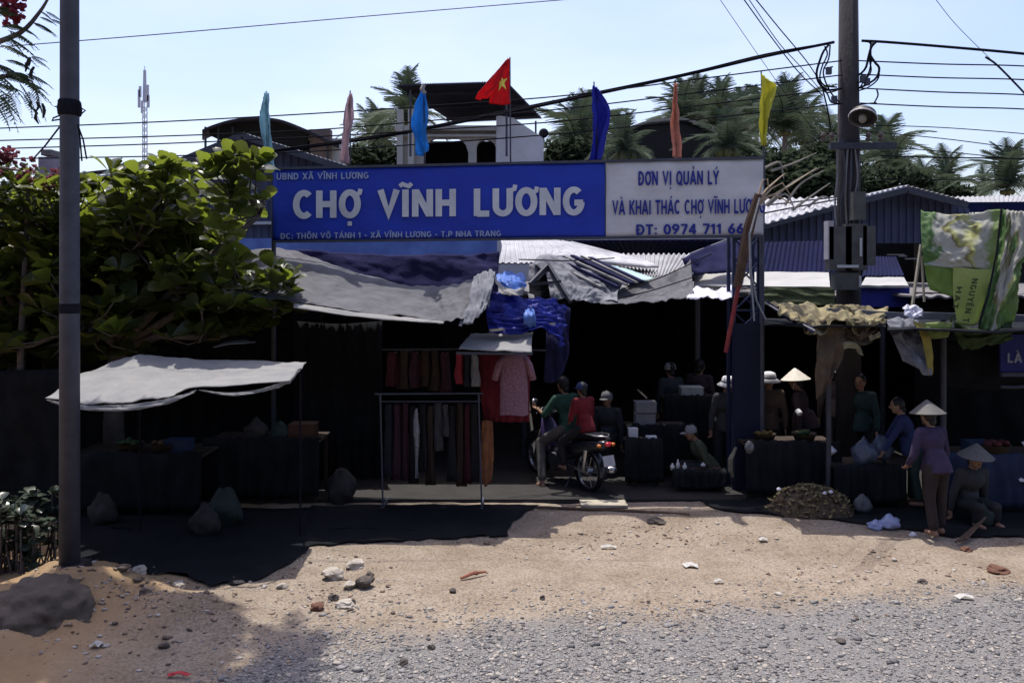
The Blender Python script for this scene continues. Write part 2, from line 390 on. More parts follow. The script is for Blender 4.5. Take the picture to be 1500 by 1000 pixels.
for a in [(521, 829, 30, rpale, 'flat whitish stone nearest the shadow edge, topmost of the pale stones', .5, 1), (488, 846, 34, rpale, 'lumpy white stone left of the dark broken stone', .6, 2.2),
          (534, 861, 26, rdark, 'dark broken stone with a square face among the pale stones', .8, 3.1), (512, 861, 24, rpale, 'small pale stone against the left side of the dark broken stone', .5, 4.4),
          (541, 847, 16, rdark, 'little dark stone above the dark broken stone', .7, 5), (505, 888, 30, rpale, 'pale slab of stone below the group of white stones', .35, 6), (488, 880, 16, rdark, 'small dark stone at the left end of the pale slab', .7, 7),
          (516, 885, 13, rdark, 'tiny dark stone resting by the pale slab', .7, 8), (465, 893, 22, rred, 'reddish dark clod at the rim of the left shadow', .6, 9),
          (413, 858, 16, rpale, 'lone pale stone left of the white stones near the dark shade', .6, 10),
          (961, 764, 32, rdark, 'flat black lump on the dirt in front of the motorbike', .22, 11), (1461, 835, 34, rred, 'flat reddish brown stone near the right edge of the dirt', .35, 12),
          (1351, 852, 15, rdark, 'small dark stone left of the reddish brown stone', .5, 13), (795, 876, 10, rdark, 'round black pebble standing alone on the open dirt', .8, 14),
          (663, 868, 12, rdark, 'dark pebble below the brown stick', .6, 15), (697, 841, 8, rdark, 'black pebble touching the brown stick', .8, 16),
          (1232, 941, 18, rdark, 'dark oblong stone in the middle of the gravel', .4, 17), (1415, 806, 16, rred, 'brown clod under the edge of the right hand shade', .5, 18),
          (632, 951, 11, rdark, 'dark square stone in the left part of the gravel', .8, 19), (590, 972, 17, rdark, 'blackish stone low in the left gravel', .6, 20)]:
    rock(a[0], a[1], a[2], a[3], a[4], 'rock', a[5], a[6])
for px, py, wp, lab, sd_ in [(205, 860, 26, 'pale stone lying at the top of the mound right of the lamp post', 1), (180, 870, 20, 'grey stone half sunk in the mound by the boulder', 2), (105, 925, 26, 'small pale stone right below the boulder', 3), (212, 893, 18, 'flat whitish stone in the shaded dirt right of the boulder', 4), (262, 868, 22, 'grey stone in the shade behind the sandy patch', 5), (240, 955, 16, 'dark stone where sand meets gravel', 6)]:
    rock(px, py, wp, rpale if sd_ % 2 else rbould, lab, 'rock', .6, sd_ * 1.7)
# litter
lit = M('white_litter', (.46, .45, .43), (.33, .32, .30), 10, .6)
def scrap(px, py, w_, h_, mat, label, name='paper_scrap', seed=0, catg='litter', rz=0):
    g = G(px, py); W_ = w_ / F * g.y / 2; D = h_ * g.y / F * g.y / H / 2
    z = gh(g.x, g.y) + .02
    c_, s_ = math.cos(rz), math.sin(rz)
    q = lambda a, b_, c: Vector((g.x + a * c_ - b_ * s_, g.y + a * s_ + b_ * c_, z + c))
    single(name, sheet([[q(-W_, D, .0), q(0, D * .8, .02), q(W_, D * .6, .005)], [q(-W_ * .9, -D, 0), q(0, -D * .7, .015), q(W_ * .8, -D, 0)]], 10, 6, .008, 3, 3, seed=seed, th=.003), mat, label, catg)
scrap(1012, 829, 22, 6, lit, 'crumpled white paper scrap in the middle of the dirt', seed=1)
scrap(892, 802, 24, 3, lit, 'thin white strip of paper on the dirt below the motorbike', seed=2)
scrap(1413, 877, 26, 5, lit, 'white plastic scrap at the gravel edge on the right', 'plastic_scrap', 3)
scrap(1053, 853, 14, 3, lit, 'small white scrap between dirt and gravel', 'plastic_scrap', 5)
scrap(1118, 795, 12, 3, lit, 'small pale scrap on the upper right of the dirt', 'plastic_scrap', 6)
scrap(141, 966, 16, 7, lit, 'bright white scrap on the sandy slope at bottom left', 'plastic_scrap', 7)
scrap(262, 997, 34, 4, M('red_litter', (.5, .04, .05), (.4, .03, .04), 10, .5), 'red plastic wrapper at the bottom edge of the gravel', 'wrapper', 8)
st = MB(); a = G(675, 851, .03); c = G(712, 842, .035); st.tube([a, (a + c) / 2 + Vector((0, 0, .02)), c], [.014, .018, .01], 6)
single('stick', st, M('red_brown_stick', (.3, .12, .08), (.2, .08, .05), 20, .9), 'short reddish brown stick lying on the dirt', 'stick')
st = MB(); a = G(786, 746, .03); c = G(1010, 757, .03); st.tube([a, a.lerp(c, .5) + Vector((0, 0, .01)), c], .02, 6)
single('fallen_pole', st, wood, 'long thin wooden pole lying on the ground before the motorbike', 'pole')
st = MB()
for px0, px1, py in ((787, 850, 728), (850, 918, 738)):
    a = G(px0, py, .02); c = G(px1, py + 3, .02); st.box((a + c) / 2, ((c - a).length, .28, .03))
single('timber_board', st, bamboo, 'pale sunlit board laid flat beside the motorbike wheels', 'board')

# near-black ground sheets that paint in the shade before the stalls
def shade_on_ground(pp, label, nx=26, ny=10, sd_=0):
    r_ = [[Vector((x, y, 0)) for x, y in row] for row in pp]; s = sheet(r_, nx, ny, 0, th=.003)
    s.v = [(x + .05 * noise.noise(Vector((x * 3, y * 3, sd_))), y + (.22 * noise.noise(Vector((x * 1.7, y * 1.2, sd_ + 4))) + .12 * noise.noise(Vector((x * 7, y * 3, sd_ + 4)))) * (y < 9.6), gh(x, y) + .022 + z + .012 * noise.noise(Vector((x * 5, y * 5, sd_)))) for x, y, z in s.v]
    single('shade_sheet', s, M('shade_sheet_black', (.013, .014, .017), (.008, .009, .011), 3, .9, .3, 25, spec=.1), label, 'mat', smooth=True)
gx = lambda px, Y_: ((px - 750) / F * Y_, Y_)
shade_on_ground([[gx(60, 10.6), gx(260, 10.6), gx(460, 10.6)], [gx(105, 9.2), gx(270, 9.2), gx(455, 9.2)], [gx(128, 8.25), gx(235, 7.98), gx(345, 8.0), gx(420, 8.5)]], 'black sheet painting in the shade on the ground beneath the pale grey canopy', 40, 24, 1)
shade_on_ground([[gx(455, 10.7), gx(600, 10.7), gx(790, 10.7)], [gx(450, 9.9), gx(600, 9.85), gx(748, 9.9)], [gx(440, 9.12), gx(600, 9.3), gx(742, 9.36)]], 'black sheet painting in the shade on the ground in front of the clothes rack', 40, 20, 2)
shade_on_ground([[gx(1020, 11.0), gx(1250, 10.9), gx(1560, 10.9)], [gx(1040, 10.6), gx(1250, 10.3), gx(1560, 10.0)], [gx(1060, 10.40), gx(1260, 9.85), gx(1560, 9.15)]], 'black sheet painting in the shade on the ground under the right hand stalls', 40, 16, 3)
# ================================================================ FAR BUILDINGS
def quad(a, b, c, d, th=.03, corr=0, nc=20, nu=None, wr=0, nv=4, seed=0):
    """a b = first edge, d c = opposite edge"""
    return sheet([[Vector(a), Vector(b)], [Vector(d), Vector(c)]], nu or (nc * 6 if corr else 8), nv, wr, 4, 4, th=th, corr=corr, nc=nc, linear=True, seed=seed)

# telecom mast
Y = 120; t = Thing('telecom_mast', 'thin lattice telecom mast standing far away against the sky on the left', 'mast', (P(212, 405, Y).x, Y, 0))
cx = t.loc.x; s = MB(); top = P(0, 150, Y).z; r = .42
for k in range(3):
    a = 2 * math.pi * k / 3; s.tube([(cx + r * math.cos(a), Y + r * math.sin(a), 0), (cx + r * .8 * math.cos(a), Y + r * .8 * math.sin(a), top)], .06, 5)
z = 0; i = 0
while z < top - 1:
    for k in range(3):
        a = 2 * math.pi * k / 3; c = 2 * math.pi * (k + 1) / 3
        s.tube([(cx + r * math.cos(a), Y + r * math.sin(a), z), (cx + r * math.cos(c), Y + r * math.sin(c), z + 1.0)], .035, 4)
        s.tube([(cx + r * math.cos(c), Y + r * math.sin(c), z), (cx + r * math.cos(a), Y + r * math.sin(a), z + 1.0)], .035, 4)
    z += 1.0
mastm = M('mast_paint', (.36, .40, .52), (.3, .34, .45), 3, .6); t.part('lattice', s, mastm)
s = MB(); s.tube([(cx, Y, top), (cx, Y, P(0, 103, Y).z)], [.3, .2], 6); s.tube([(cx, Y, P(0, 104, Y).z), (cx, Y, P(0, 97, Y).z)], .05, 5); t.part('spire', s, mastm)
for k, (dx, dz, hh) in enumerate([(-.55, 146, 2.6), (.7, 138, 2.4), (.8, 150, 1.8), (-.4, 136, 1.6), (-.1, 158, 1.8)]):
    s = MB(); s.box((cx + dx, Y - .6, P(0, dz, Y).z), (.32, .2, hh)); t.part('panel_antenna', s, mastm)

# white arched house -------------------------------------------------
Y = 28
t = Thing('arched_house', 'pale two storey house with arched openings and a dark tilted roof sheet above the sign', 'house', (P(690, 405, Y).x, Y, 0))
def arch_wall(x0, x1, z0, z1, arches, y, th, n=64):
    """wall strip with arched holes: arches = (xa, xb, z sill, z spring)"""
    s = MB()
    cols = sorted(set([x0, x1] + [xa + (xb - xa) * k / 16 for xa, xb, _, _ in arches for k in range(17)]))
    def hole(x):
        for xa, xb, zs, zp in arches:
            if xa < x < xb:
                rr = (xb - xa) / 2; return zs, zp + math.sqrt(max(0, rr * rr - (x - (xa + xb) / 2) ** 2)) * .8
        return None
    for a, b_ in zip(cols[:-1], cols[1:]):
        h = hole((a + b_) / 2)
        def blk(za, zb, za2=None, zb2=None):
            za2 = za if za2 is None else za2; zb2 = zb if zb2 is None else zb2
            s.add([(a, y, za), (b_, y, za2), (b_, y + th, za2), (a, y + th, za), (a, y, zb), (b_, y, zb2), (b_, y + th, zb2), (a, y + th, zb)],
                  [(3, 2, 1, 0), (4, 5, 6, 7), (0, 1, 5, 4), (1, 2, 6, 5), (2, 3, 7, 6), (3, 0, 4, 7)])
        if h is None: blk(z0, z1)
        else:
            ha = hole(a + 1e-4) or h; hb = hole(b_ - 1e-4) or h
            blk(z0, h[0]); blk(ha[1], z1, hb[1], z1)
    return s
pl = lambda px: P(px, 0, Y).x
pz = lambda py, yy=None: P(0, py, yy or Y).z
s = arch_wall(pl(586), pl(727), 0, pz(186), [(pl(622), pl(686), 4.6, pz(224)), (pl(698), pl(727) - .02, 4.6, pz(216))], Y, .25); t.part('front_wall', s, plaster)
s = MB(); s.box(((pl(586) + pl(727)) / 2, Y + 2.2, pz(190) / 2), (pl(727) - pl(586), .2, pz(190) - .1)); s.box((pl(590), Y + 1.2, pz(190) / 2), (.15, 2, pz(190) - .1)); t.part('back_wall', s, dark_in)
s = MB(); s.box(((pl(580) + pl(727)) / 2 , Y - .1, pz(190)), (pl(727) - pl(580), .5, .16)); s.box(((pl(580) + pl(727)) / 2, Y - .05, pz(200)), (pl(727) - pl(580), .3, .08)); t.part('cornice', s, plaster)
s = MB(); s.box(((pl(586) + pl(727)) / 2, Y + 1.2, pz(186)), (pl(727) - pl(586) - .1, 2, .12)); t.part('slab', s, plaster)
s = MB(); xa, xb, xc = pl(727), pl(752), pl(796)
s.prism([(xa, Y - .15, 0), (xc, Y - .15, 0), (xc, Y - .15, pz(204)), (xb, Y - .15, pz(174)), (xa, Y - .15, pz(170))], (0, 4.5, 0)); t.part('side_wall', s, plaster2)
for px in (588, 604): s = MB(); s.box((pl(px), Y - .3, pz(215, Y)), (.2, .2, 2.4)); t.part('column', s, plaster)
a, b_, c, d = P(582, 124, 26), P(742, 119, 26), P(793, 172, 31), P(665, 178, 31)
t.part('roof_sheet', quad(a, b_, c, d, .05, .018, 44), darkroof)
for u in (.15, .5, .85):
    s = MB(); s.bar(a.lerp(d, u) + Vector((0, 0, -.1)), b_.lerp(c, u) + Vector((0, 0, -.1)), .09); t.part('purlin', s, darkroof)
for px, py, yy in ((742, 121, 26.05), (600, 125, 26.1), (785, 172, 30.7)):
    q = P(px, py, yy); s = MB(); s.tube([(q.x, q.y + .2, q.z - .1), (q.x, q.y + .2, pz(240))], .04, 6); t.part('roof_post', s, steel_dark)
s = MB(); s.ell((pl(797), Y + .3, pz(193)), (.17, .12, .17), 10, 7); s.tube([(pl(797), Y + .3, pz(193)), (pl(797), Y + .3, pz(206))], .03, 5)
t.part('globe_lamp', s, black_rub)

# house with curved roof --------------------------------------------
Y = 24
t = Thing('curved_roof_house', 'house with a dark curved roof canopy on thin posts behind the left gable shed', 'house', (P(400, 405, Y).x, Y, 0))
pr = [(296, 190), (312, 183), (340, 175), (375, 172), (410, 175), (450, 190), (497, 211)]
s = sheet([[P(x, y, Y - .6) for x, y in pr], [P(x, y + 14, Y + 3) for x, y in pr]], 48, 4, 0, th=.05); t.part('roof', s, darkroof, smooth=True)
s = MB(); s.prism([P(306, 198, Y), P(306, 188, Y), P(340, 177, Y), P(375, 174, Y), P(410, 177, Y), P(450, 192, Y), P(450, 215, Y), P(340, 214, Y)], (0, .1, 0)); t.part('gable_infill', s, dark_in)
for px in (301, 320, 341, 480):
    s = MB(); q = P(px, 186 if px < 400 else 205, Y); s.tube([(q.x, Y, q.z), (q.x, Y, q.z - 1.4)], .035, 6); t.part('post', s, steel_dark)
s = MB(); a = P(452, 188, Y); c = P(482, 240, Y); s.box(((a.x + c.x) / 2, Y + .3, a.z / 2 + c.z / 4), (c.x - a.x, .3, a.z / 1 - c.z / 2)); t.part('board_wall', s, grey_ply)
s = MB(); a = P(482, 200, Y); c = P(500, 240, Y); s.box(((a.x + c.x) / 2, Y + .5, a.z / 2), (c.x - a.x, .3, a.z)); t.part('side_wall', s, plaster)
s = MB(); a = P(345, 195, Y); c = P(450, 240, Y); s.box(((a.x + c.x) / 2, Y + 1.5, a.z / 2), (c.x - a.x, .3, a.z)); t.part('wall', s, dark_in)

# left gable shed ----------------------------------------------------
Y = 19
t = Thing('gable_shed', 'blue grey corrugated gable shed behind the tree and the left end of the sign', 'shed', (P(385, 405, Y).x, Y, 0))
A, B_, C_ = P(262, 243, Y), P(366, 200, Y), P(512, 246, Y)
s = MB()
for i in range(46):                       # vertical cladding ribs
    x0 = A.x + (C_.x - A.x) * i / 46; x1 = A.x + (C_.x - A.x) * (i + 1) / 46; xm = (x0 + x1) / 2
    zt = lambda x: (A.z + (B_.z - A.z) * (x - A.x) / (B_.x - A.x)) if x < B_.x else (B_.z + (C_.z - B_.z) * (x - B_.x) / (C_.x - B_.x))
    y_ = Y + (0 if i % 2 else .025)
    s.prism([(x0, y_, 0), (x1, y_, 0), (x1, y_, zt(x1) - .03), (x0, y_, zt(x0) - .03)], (0, .05, 0))
t.part('cladding', s, bluewall)
ov = Vector((0, -.5, 0)); bk = Vector((0, 7, 0))
t.part('roof_slope', quad(A + ov + Vector((-.35, 0, -.14)), B_ + ov, B_ + bk, A + bk + Vector((-.35, 0, -.14)), .05, .02, 20), rust_metal)
t.part('roof_slope', quad(B_ + ov, C_ + ov + Vector((.3, 0, -.1)), C_ + bk + Vector((.3, 0, -.1)), B_ + bk, .05, .02, 26), rust_metal)
s = MB(); s.bar(A + ov + Vector((-.35, -.03, -.22)), B_ + ov + Vector((0, -.03, -.08)), .05, .16); s.bar(B_ + ov + Vector((0, -.03, -.08)), C_ + ov + Vector((.3, -.03, -.18)), .05, .14); t.part('verge_board', s, steel_dark)
s = MB(); q0 = P(330, 327, Y - .1); q1 = P(470, 326, Y - .1); s.bar(q0, q1, .07); t.part('rail', s, white_metal)
s = MB(); q0 = P(340, 352, 17); q1 = P(728, 352, 17); s.box(((q0.x + q1.x) / 2, 17.2, q0.z - .2), (q1.x - q0.x, .1, .5)); 
single('blue_fascia', s, M('faded_blue_sheet', (.10, .17, .42), (.05, .08, .26), 1.5, .7), 'faded light blue sheet strip just below the blue half of the sign', 'awning')

# far low house left of pole and tank
t = Thing('far_house', 'small far building glimpsed above the leaves just left of the lamp post', 'house', P(76, 405, 40) * 1)
t.loc = Vector((P(76, 0, 40).x, 40, 0)); t.o.location = t.loc
s = MB(); s.box((t.loc.x, 40, (P(0, 232, 40).z) / 2), (.75, 1, P(0, 232, 40).z)); t.part('wall', s, M('dull_blue_wall', (.14, .15, .22), (.1, .1, .16), 2, .9))
s = MB(); s.box((t.loc.x, 39.9, P(0, 227, 40).z + .05), (.5, .8, .28)); t.part('water_tank', s, galv)
t = Thing('grey_roof_house', 'low grey roofed house between lamp post and gable shed above the leaves', 'house', (P(180, 0, 32).x, 32, 0))
a = P(130, 262, 32); c = P(250, 264, 32); s = MB(); s.box(((a.x + c.x) / 2, 33, a.z / 2), (c.x - a.x, 2, a.z - .1)); t.part('wall', s, M('grey_house_wall', (.3, .28, .28), (.2, .19, .2), 2, .9))
t.part('roof', quad(a + Vector((-.3, -.6, -.1)), c + Vector((.3, -.6, -.1)), c + Vector((.1, 3, .45)), a + Vector((-.3, 3, .6)), .06, .02, 22), darkroof)

# dark dome roof behind the right part of the sign --------------------
Y = 26
t = Thing('netted_roof_building', 'building with a dark humped roof behind the white half of the sign', 'building', (P(990, 405, Y).x, Y, 0))
pr = [(888, 208), (905, 199), (930, 186), (950, 181), (985, 177), (1005, 178), (1040, 190), (1075, 213)]
t.part('roof', sheet([[P(x, y, Y) for x, y in pr], [P(x, y - 2, Y + 2) for x, y in pr], [P(x, y + 25, Y + 5) for x, y in pr]], 40, 8, .05, 5, 3, th=.06), blackt, smooth=True)
s = MB(); s.prism([P(x, y + 1, Y + .1) for x, y in pr] + [Vector((P(1075, 0, Y).x, Y + .1, 0)), Vector((P(888, 0, Y).x, Y + .1, 0))], (0, .2, 0)); t.part('wall', s, M('dark_brown_wall', (.018, .016, .016), (.01, .01, .01), 1.5, .9, .3))

# right sheds ---------------------------------------------------------
Y = 17
def clad(x0, x1, top_fn, z0, y, n, mat, t):
    s = MB()
    for i in range(n):
        a = x0 + (x1 - x0) * i / n; c = x0 + (x1 - x0) * (i + 1) / n; y_ = y + (0 if i % 2 else .03)
        s.prism([(a, y_, z0), (c, y_, z0), (c, y_, top_fn(c)), (a, y_, top_fn(a))], (0, .05, 0))
    t.part('cladding', s, mat)
t = Thing('lean_to_shed', 'blue grey clad shed with a white sloping roof between the sign and the utility pole', 'shed', (P(1165, 405, Y).x, Y, 0))
x0, x1 = P(1040, 0, Y).x, P(1224, 0, Y).x; za, zb = P(0, 346, Y).z, P(0, 300, Y).z
clad(x0, x1, lambda x: za + (zb - za) * (x - x0) / (x1 - x0), 0, Y, 34, bluewall, t)
a, b_, c, d = P(1030, 352, Y - .4), P(1228, 299, Y - .4), P(1228, 288, Y + 5), P(1040, 296, Y + 5)
t.part('roof', quad(a, b_, c, d, .04, .03, 16, nv=10, wr=.02), white_metal)
s = MB(); s.bar(a + Vector((0, -.02, -.06)), b_ + Vector((0, -.02, -.06)), .05, .09); t.part('verge_board', s, steel_dark)
for k in (.3, .62):
    s = MB(); s.bar(a.lerp(d, k) + Vector((0, 0, .05)), b_.lerp(c, k) + Vector((0, 0, .05)), .035); t.part('roof_batten', s, steel_dark)
Y = 18
t = Thing('blue_gable_shed', 'blue clad gable shed right behind the utility pole', 'shed', (P(1320, 405, Y).x, Y, 0))
A, B_, C_ = P(1224, 297, Y), P(1313, 275, Y), P(1398, 297, Y)
clad(P(1226, 0, Y).x, P(1420, 0, Y).x, lambda x: (A.z + (B_.z - A.z) * (x - A.x) / (B_.x - A.x) if x < B_.x else max(C_.z - .1, B_.z + (C_.z - B_.z) * (x - B_.x) / (C_.x - B_.x))) - .05, P(0, 356, Y).z, Y, 36, bluewall, t)
t.part('roof_slope', quad(A + ov, B_ + ov, B_ + bk, A + bk, .05, .02, 12), white_metal)
t.part('roof_slope', quad(B_ + ov, C_ + ov, C_ + bk, B_ + bk, .05, .02, 12), M('brown_roof_sheet', (.3, .27, .24), (.2, .18, .17), 2, .7))
s = MB(); s.bar(A + ov + Vector((0, -.03, -.1)), B_ + ov + Vector((0, -.03, -.1)), .05, .12); s.bar(B_ + ov + Vector((0, -.03, -.1)), C_ + ov + Vector((0, -.03, -.1)), .05, .14); t.part('verge_board', s, steel_dark)
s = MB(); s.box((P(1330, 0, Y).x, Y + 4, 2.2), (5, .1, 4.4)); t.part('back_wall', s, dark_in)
for px, py, wd in ((1312, 373, .4), (1335, 379, .3), (1322, 375, .2)):
    s = MB(); q = P(px, py, Y + 1.5); s.box(q, (wd, .05, .03)); t.part('strip_light', s, white_metal)
Y = 21
t = Thing('long_shed', 'long low shed with a grey roof and blue eaves at the far right', 'shed', (P(1450, 405, Y).x, Y, 0))
a, c = P(1368, 302, Y - .4), P(1530, 294, Y - .4); t.part('roof', quad(a, c, P(1540, 286, Y + 5), P(1350, 289, Y + 5), .05, .02, 26), rust_metal)
s = MB(); a, c = P(1360, 304, Y - .45), P(1530, 303, Y - .45); s.bar(a, c, .1, .25); t.part('eaves_board', s, blueawn)
s = MB(); s.box(((a.x + c.x) / 2, Y + .2, 2), (c.x - a.x, .2, 4.3)); t.part('wall', s, dark_in)

# ---------------------------------------------------------------- market roofs (behind the street front)
t = Thing('market_hall', 'low covered market hall with dark inside behind the tarpaulin fronts', 'building', (1.5, 18, 0))
# ceiling strips with gaps, standing higher behind
for (xa, xb, ya, yb, za, zb) in [(-11, -3.4, 12.6, 25.5, 2.9, 2.9), (-3.45, .1, 12.4, 25.5, 2.72, 2.85), (.15, 3.0, 13.0, 25.5, 2.72, 2.85), (3.05, 6.2, 13.6, 25.5, 2.7, 2.85), (6.25, 14, 12.6, 25.5, 2.7, 2.9)]:
    t.part('roof_sheet', quad((xa, ya, za), (xb, ya, za), (xb, yb, zb), (xa, yb, zb), .03, .02, int((xb - xa) * 4)), M('old_zinc_roof', (.16, .15, .15), (.09, .085, .085), 2, .7))
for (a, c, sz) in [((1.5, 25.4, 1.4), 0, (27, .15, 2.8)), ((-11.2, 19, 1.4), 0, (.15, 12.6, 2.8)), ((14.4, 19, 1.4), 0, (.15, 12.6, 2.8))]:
    s = MB(); s.box(a, sz); t.part('wall', s, M('shade_dark_wall', (.022, .024, .027), (.012, .013, .015), .8, .95, .2, spec=.1))  # walls coloured near black to paint in the darkness of the hall
for x in (-3.2, 0.2, 3.1, 6.2, 9.5):
    for y in (13.7, 18.5):
        s = MB(); s.tube([(x, y, 0), (x, y, 2.75)], .05, 8); t.part('post', s, steel_dark)
# hanging dark nets inside (stall dividers)
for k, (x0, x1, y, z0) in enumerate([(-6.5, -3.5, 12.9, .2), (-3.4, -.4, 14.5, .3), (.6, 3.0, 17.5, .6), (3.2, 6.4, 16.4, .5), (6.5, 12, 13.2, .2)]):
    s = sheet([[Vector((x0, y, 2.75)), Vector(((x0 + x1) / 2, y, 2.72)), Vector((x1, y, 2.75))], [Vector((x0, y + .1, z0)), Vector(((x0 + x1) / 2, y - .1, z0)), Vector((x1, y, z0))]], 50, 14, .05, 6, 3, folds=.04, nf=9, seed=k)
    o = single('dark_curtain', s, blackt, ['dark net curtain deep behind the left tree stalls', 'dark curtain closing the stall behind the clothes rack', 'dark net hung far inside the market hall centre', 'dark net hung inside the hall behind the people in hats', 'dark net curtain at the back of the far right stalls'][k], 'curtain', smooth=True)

# white zinc roofs seen over the tarps
single('zinc_roof', quad(P(872, 405, 12.9), P(1008, 404, 12.9), P(1052, 372, 15.5), P(800, 372, 15.5), .03, .022, 34, nv=6), rust_metal, 'sunlit ridged zinc roof below the white half of the sign', 'roof')
single('zinc_roof', sheet([[P(733, 352, 14.6), P(770, 351, 14.6), P(800, 352, 14.6), P(838, 357, 14.6)], [P(735, 364, 13.8), P(775, 366, 13.8), P(835, 373, 13.6), P(965, 392, 13.3)], [P(730, 387, 13), P(780, 387, 13), P(800, 379, 13), P(800, 379, 13)]], 80, 8, .01, 4, 3, th=.03, corr=.014, nc=18), white_metal, 'small white roof sheet directly under the middle of the sign', 'roof')
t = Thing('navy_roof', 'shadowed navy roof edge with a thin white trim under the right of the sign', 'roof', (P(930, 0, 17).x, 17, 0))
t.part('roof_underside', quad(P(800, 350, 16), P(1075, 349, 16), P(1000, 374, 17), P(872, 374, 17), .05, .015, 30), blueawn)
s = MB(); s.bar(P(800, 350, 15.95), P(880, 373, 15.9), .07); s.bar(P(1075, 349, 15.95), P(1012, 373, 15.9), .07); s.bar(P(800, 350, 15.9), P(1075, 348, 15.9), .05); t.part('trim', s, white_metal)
single('white_awning', quad(P(1016, 419, 13.3), P(1216, 420, 13.3), P(1214, 399, 14.2), P(1018, 398, 14.2), .04, wr=.02, nv=6), M('cream_awning', (.37, .365, .35), (.30, .295, .28), 1.5, .7, .1), 'long cream white awning left of the utility pole', 'awning')
single('white_awning', quad(P(1261, 418, 13.3), P(1331, 418, 13.3), P(1324, 406, 14.0), P(1268, 406, 14.0), .04, wr=.01, nv=6), M('cream_awning', ()), 'short cream white awning right of the utility pole', 'awning')
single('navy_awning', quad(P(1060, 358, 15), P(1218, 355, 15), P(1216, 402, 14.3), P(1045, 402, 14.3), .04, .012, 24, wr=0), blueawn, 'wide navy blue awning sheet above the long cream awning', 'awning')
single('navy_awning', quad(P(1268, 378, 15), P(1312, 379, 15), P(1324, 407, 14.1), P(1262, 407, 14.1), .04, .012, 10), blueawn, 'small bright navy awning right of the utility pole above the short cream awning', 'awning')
single('blue_board', quad(P(1258, 421, 13.5), P(1331, 421, 13.5), P(1329, 450, 13.5), P(1258, 449, 13.5), .04), bluet, 'blue panel hanging beneath the short cream awning', 'panel')
single('olive_valance', quad(P(1110, 421, 13), P(1222, 421, 13), P(1222, 447, 12.9), P(1110, 447, 12.9), .03, wr=.03, nv=6), olivet, 'olive green cloth strip below the long cream awning', 'cloth')

# ---------------------------------------------------------------- tarpaulins
def rows(*rs): return [[P(*p) for p in r] for r in rs]
single('grey_tarp', sheet(rows(
    [(335, 372, 12.4), (380, 366, 12.4), (425, 365, 12.3), (475, 385, 12.0), (540, 404, 11.7), (610, 418, 11.5), (655, 418, 11.4), (700, 408, 11.3), (724, 398, 11.2)],
    [(335, 392, 11.7), (380, 390, 11.6), (428, 393, 11.5), (475, 408, 11.2), (540, 424, 11.0), (610, 436, 10.9), (655, 438, 10.8), (700, 426, 10.8), (722, 414, 10.8)],
    [(335, 412, 11.0), (380, 414, 10.9), (428, 418, 10.8), (475, 428, 10.6), (540, 441, 10.5), (610, 453, 10.4), (655, 455, 10.3), (696, 445, 10.4), (720, 428, 10.5)],
    [(335, 432, 10.3), (380, 436, 10.2), (428, 441, 10.1), (475, 449, 10.0), (540, 459, 9.95), (610, 468, 9.9), (655, 471, 9.85), (690, 466, 9.9), (716, 446, 10.2)]),
    190, 60, .032, 9, 4.0, folds=.018, nf=20, seed=2, grow=True), greyt, 'large sunlit grey tarpaulin sagging over the stalls below the left of the sign', 'tarpaulin', smooth=True)
single('tarp_hem', sheet(rows([(430, 444, 10.05), (520, 457, 9.95), (600, 466, 9.9), (650, 471, 9.86)], [(430, 451, 9.95), (520, 464, 9.85), (600, 471, 9.82), (650, 474, 9.82)]), 40, 4, .01, 6, 2, seed=4), whitet, 'pale folded hem along the lower front edge of the large grey tarpaulin', 'tarpaulin', smooth=True)
single('navy_tarp', sheet(rows([(395, 364, 12.9), (520, 371, 12.9), (640, 373, 12.9), (732, 370, 12.9)], [(400, 392, 12.7), (520, 400, 12.7), (640, 408, 12.7), (730, 396, 12.7)], [(400, 430, 12.5), (520, 440, 12.5), (640, 450, 12.5), (730, 440, 12.5)]), 60, 20, .05, 6, 3, folds=.02, nf=9, seed=5), darkbluet, 'dark navy tarpaulin hanging behind the large grey one', 'tarpaulin', smooth=True)
# sagging pieces round the blue bundle
single('torn_grey_tarp', sheet(rows([(694, 405, 10.9), (712, 398, 10.9), (725, 396, 10.9)], [(688, 440, 10.2), (706, 430, 10.2), (722, 420, 10.3)], [(672, 478, 9.8), (694, 470, 9.8), (712, 452, 10)]), 30, 30, .05, 4, 4, folds=.03, nf=4, seed=6), silvert, 'bunched end of grey tarpaulin tied up beside the blue bundle', 'tarpaulin', smooth=True)
single('blue_tarp', sheet(rows([(716, 425, 10.8), (760, 436, 10.9), (800, 438, 11.2), (830, 448, 11.4)], [(712, 455, 10.5), (755, 462, 10.5), (800, 462, 10.8), (826, 470, 11)], [(716, 486, 10.4), (755, 490, 10.4), (795, 482, 10.6), (824, 508, 10.8)]), 60, 50, .05, 9, 7, folds=.05, nf=9, fdir=1, seed=7), bluet, 'crumpled bright blue tarpaulin bundled between the grey tarps', 'tarpaulin', smooth=True)
single('navy_side_cloth', sheet(rows([(800, 440, 11.5), (820, 446, 11.5), (835, 452, 11.5)], [(800, 490, 11.3), (820, 500, 11.3), (832, 520, 11.3)], [(796, 560, 11.3), (812, 560, 11.3), (826, 545, 11.3)]), 20, 24, .05, 3, 4, seed=17), darkbluet, 'dark navy cloth hanging at the right edge of the blue bundle', 'cloth', smooth=True)
single('light_blue_sheet', sheet(rows([(726, 402, 11.2), (745, 398, 11.3), (766, 403, 11.4)], [(730, 415, 10.8), (748, 412, 10.8), (772, 415, 11)], [(742, 424, 10.7), (756, 430, 10.6), (768, 424, 10.8)]), 24, 20, .05, 4, 4, seed=8), skybluet, 'light blue plastic sheet on top of the blue bundle', 'tarpaulin', smooth=True)
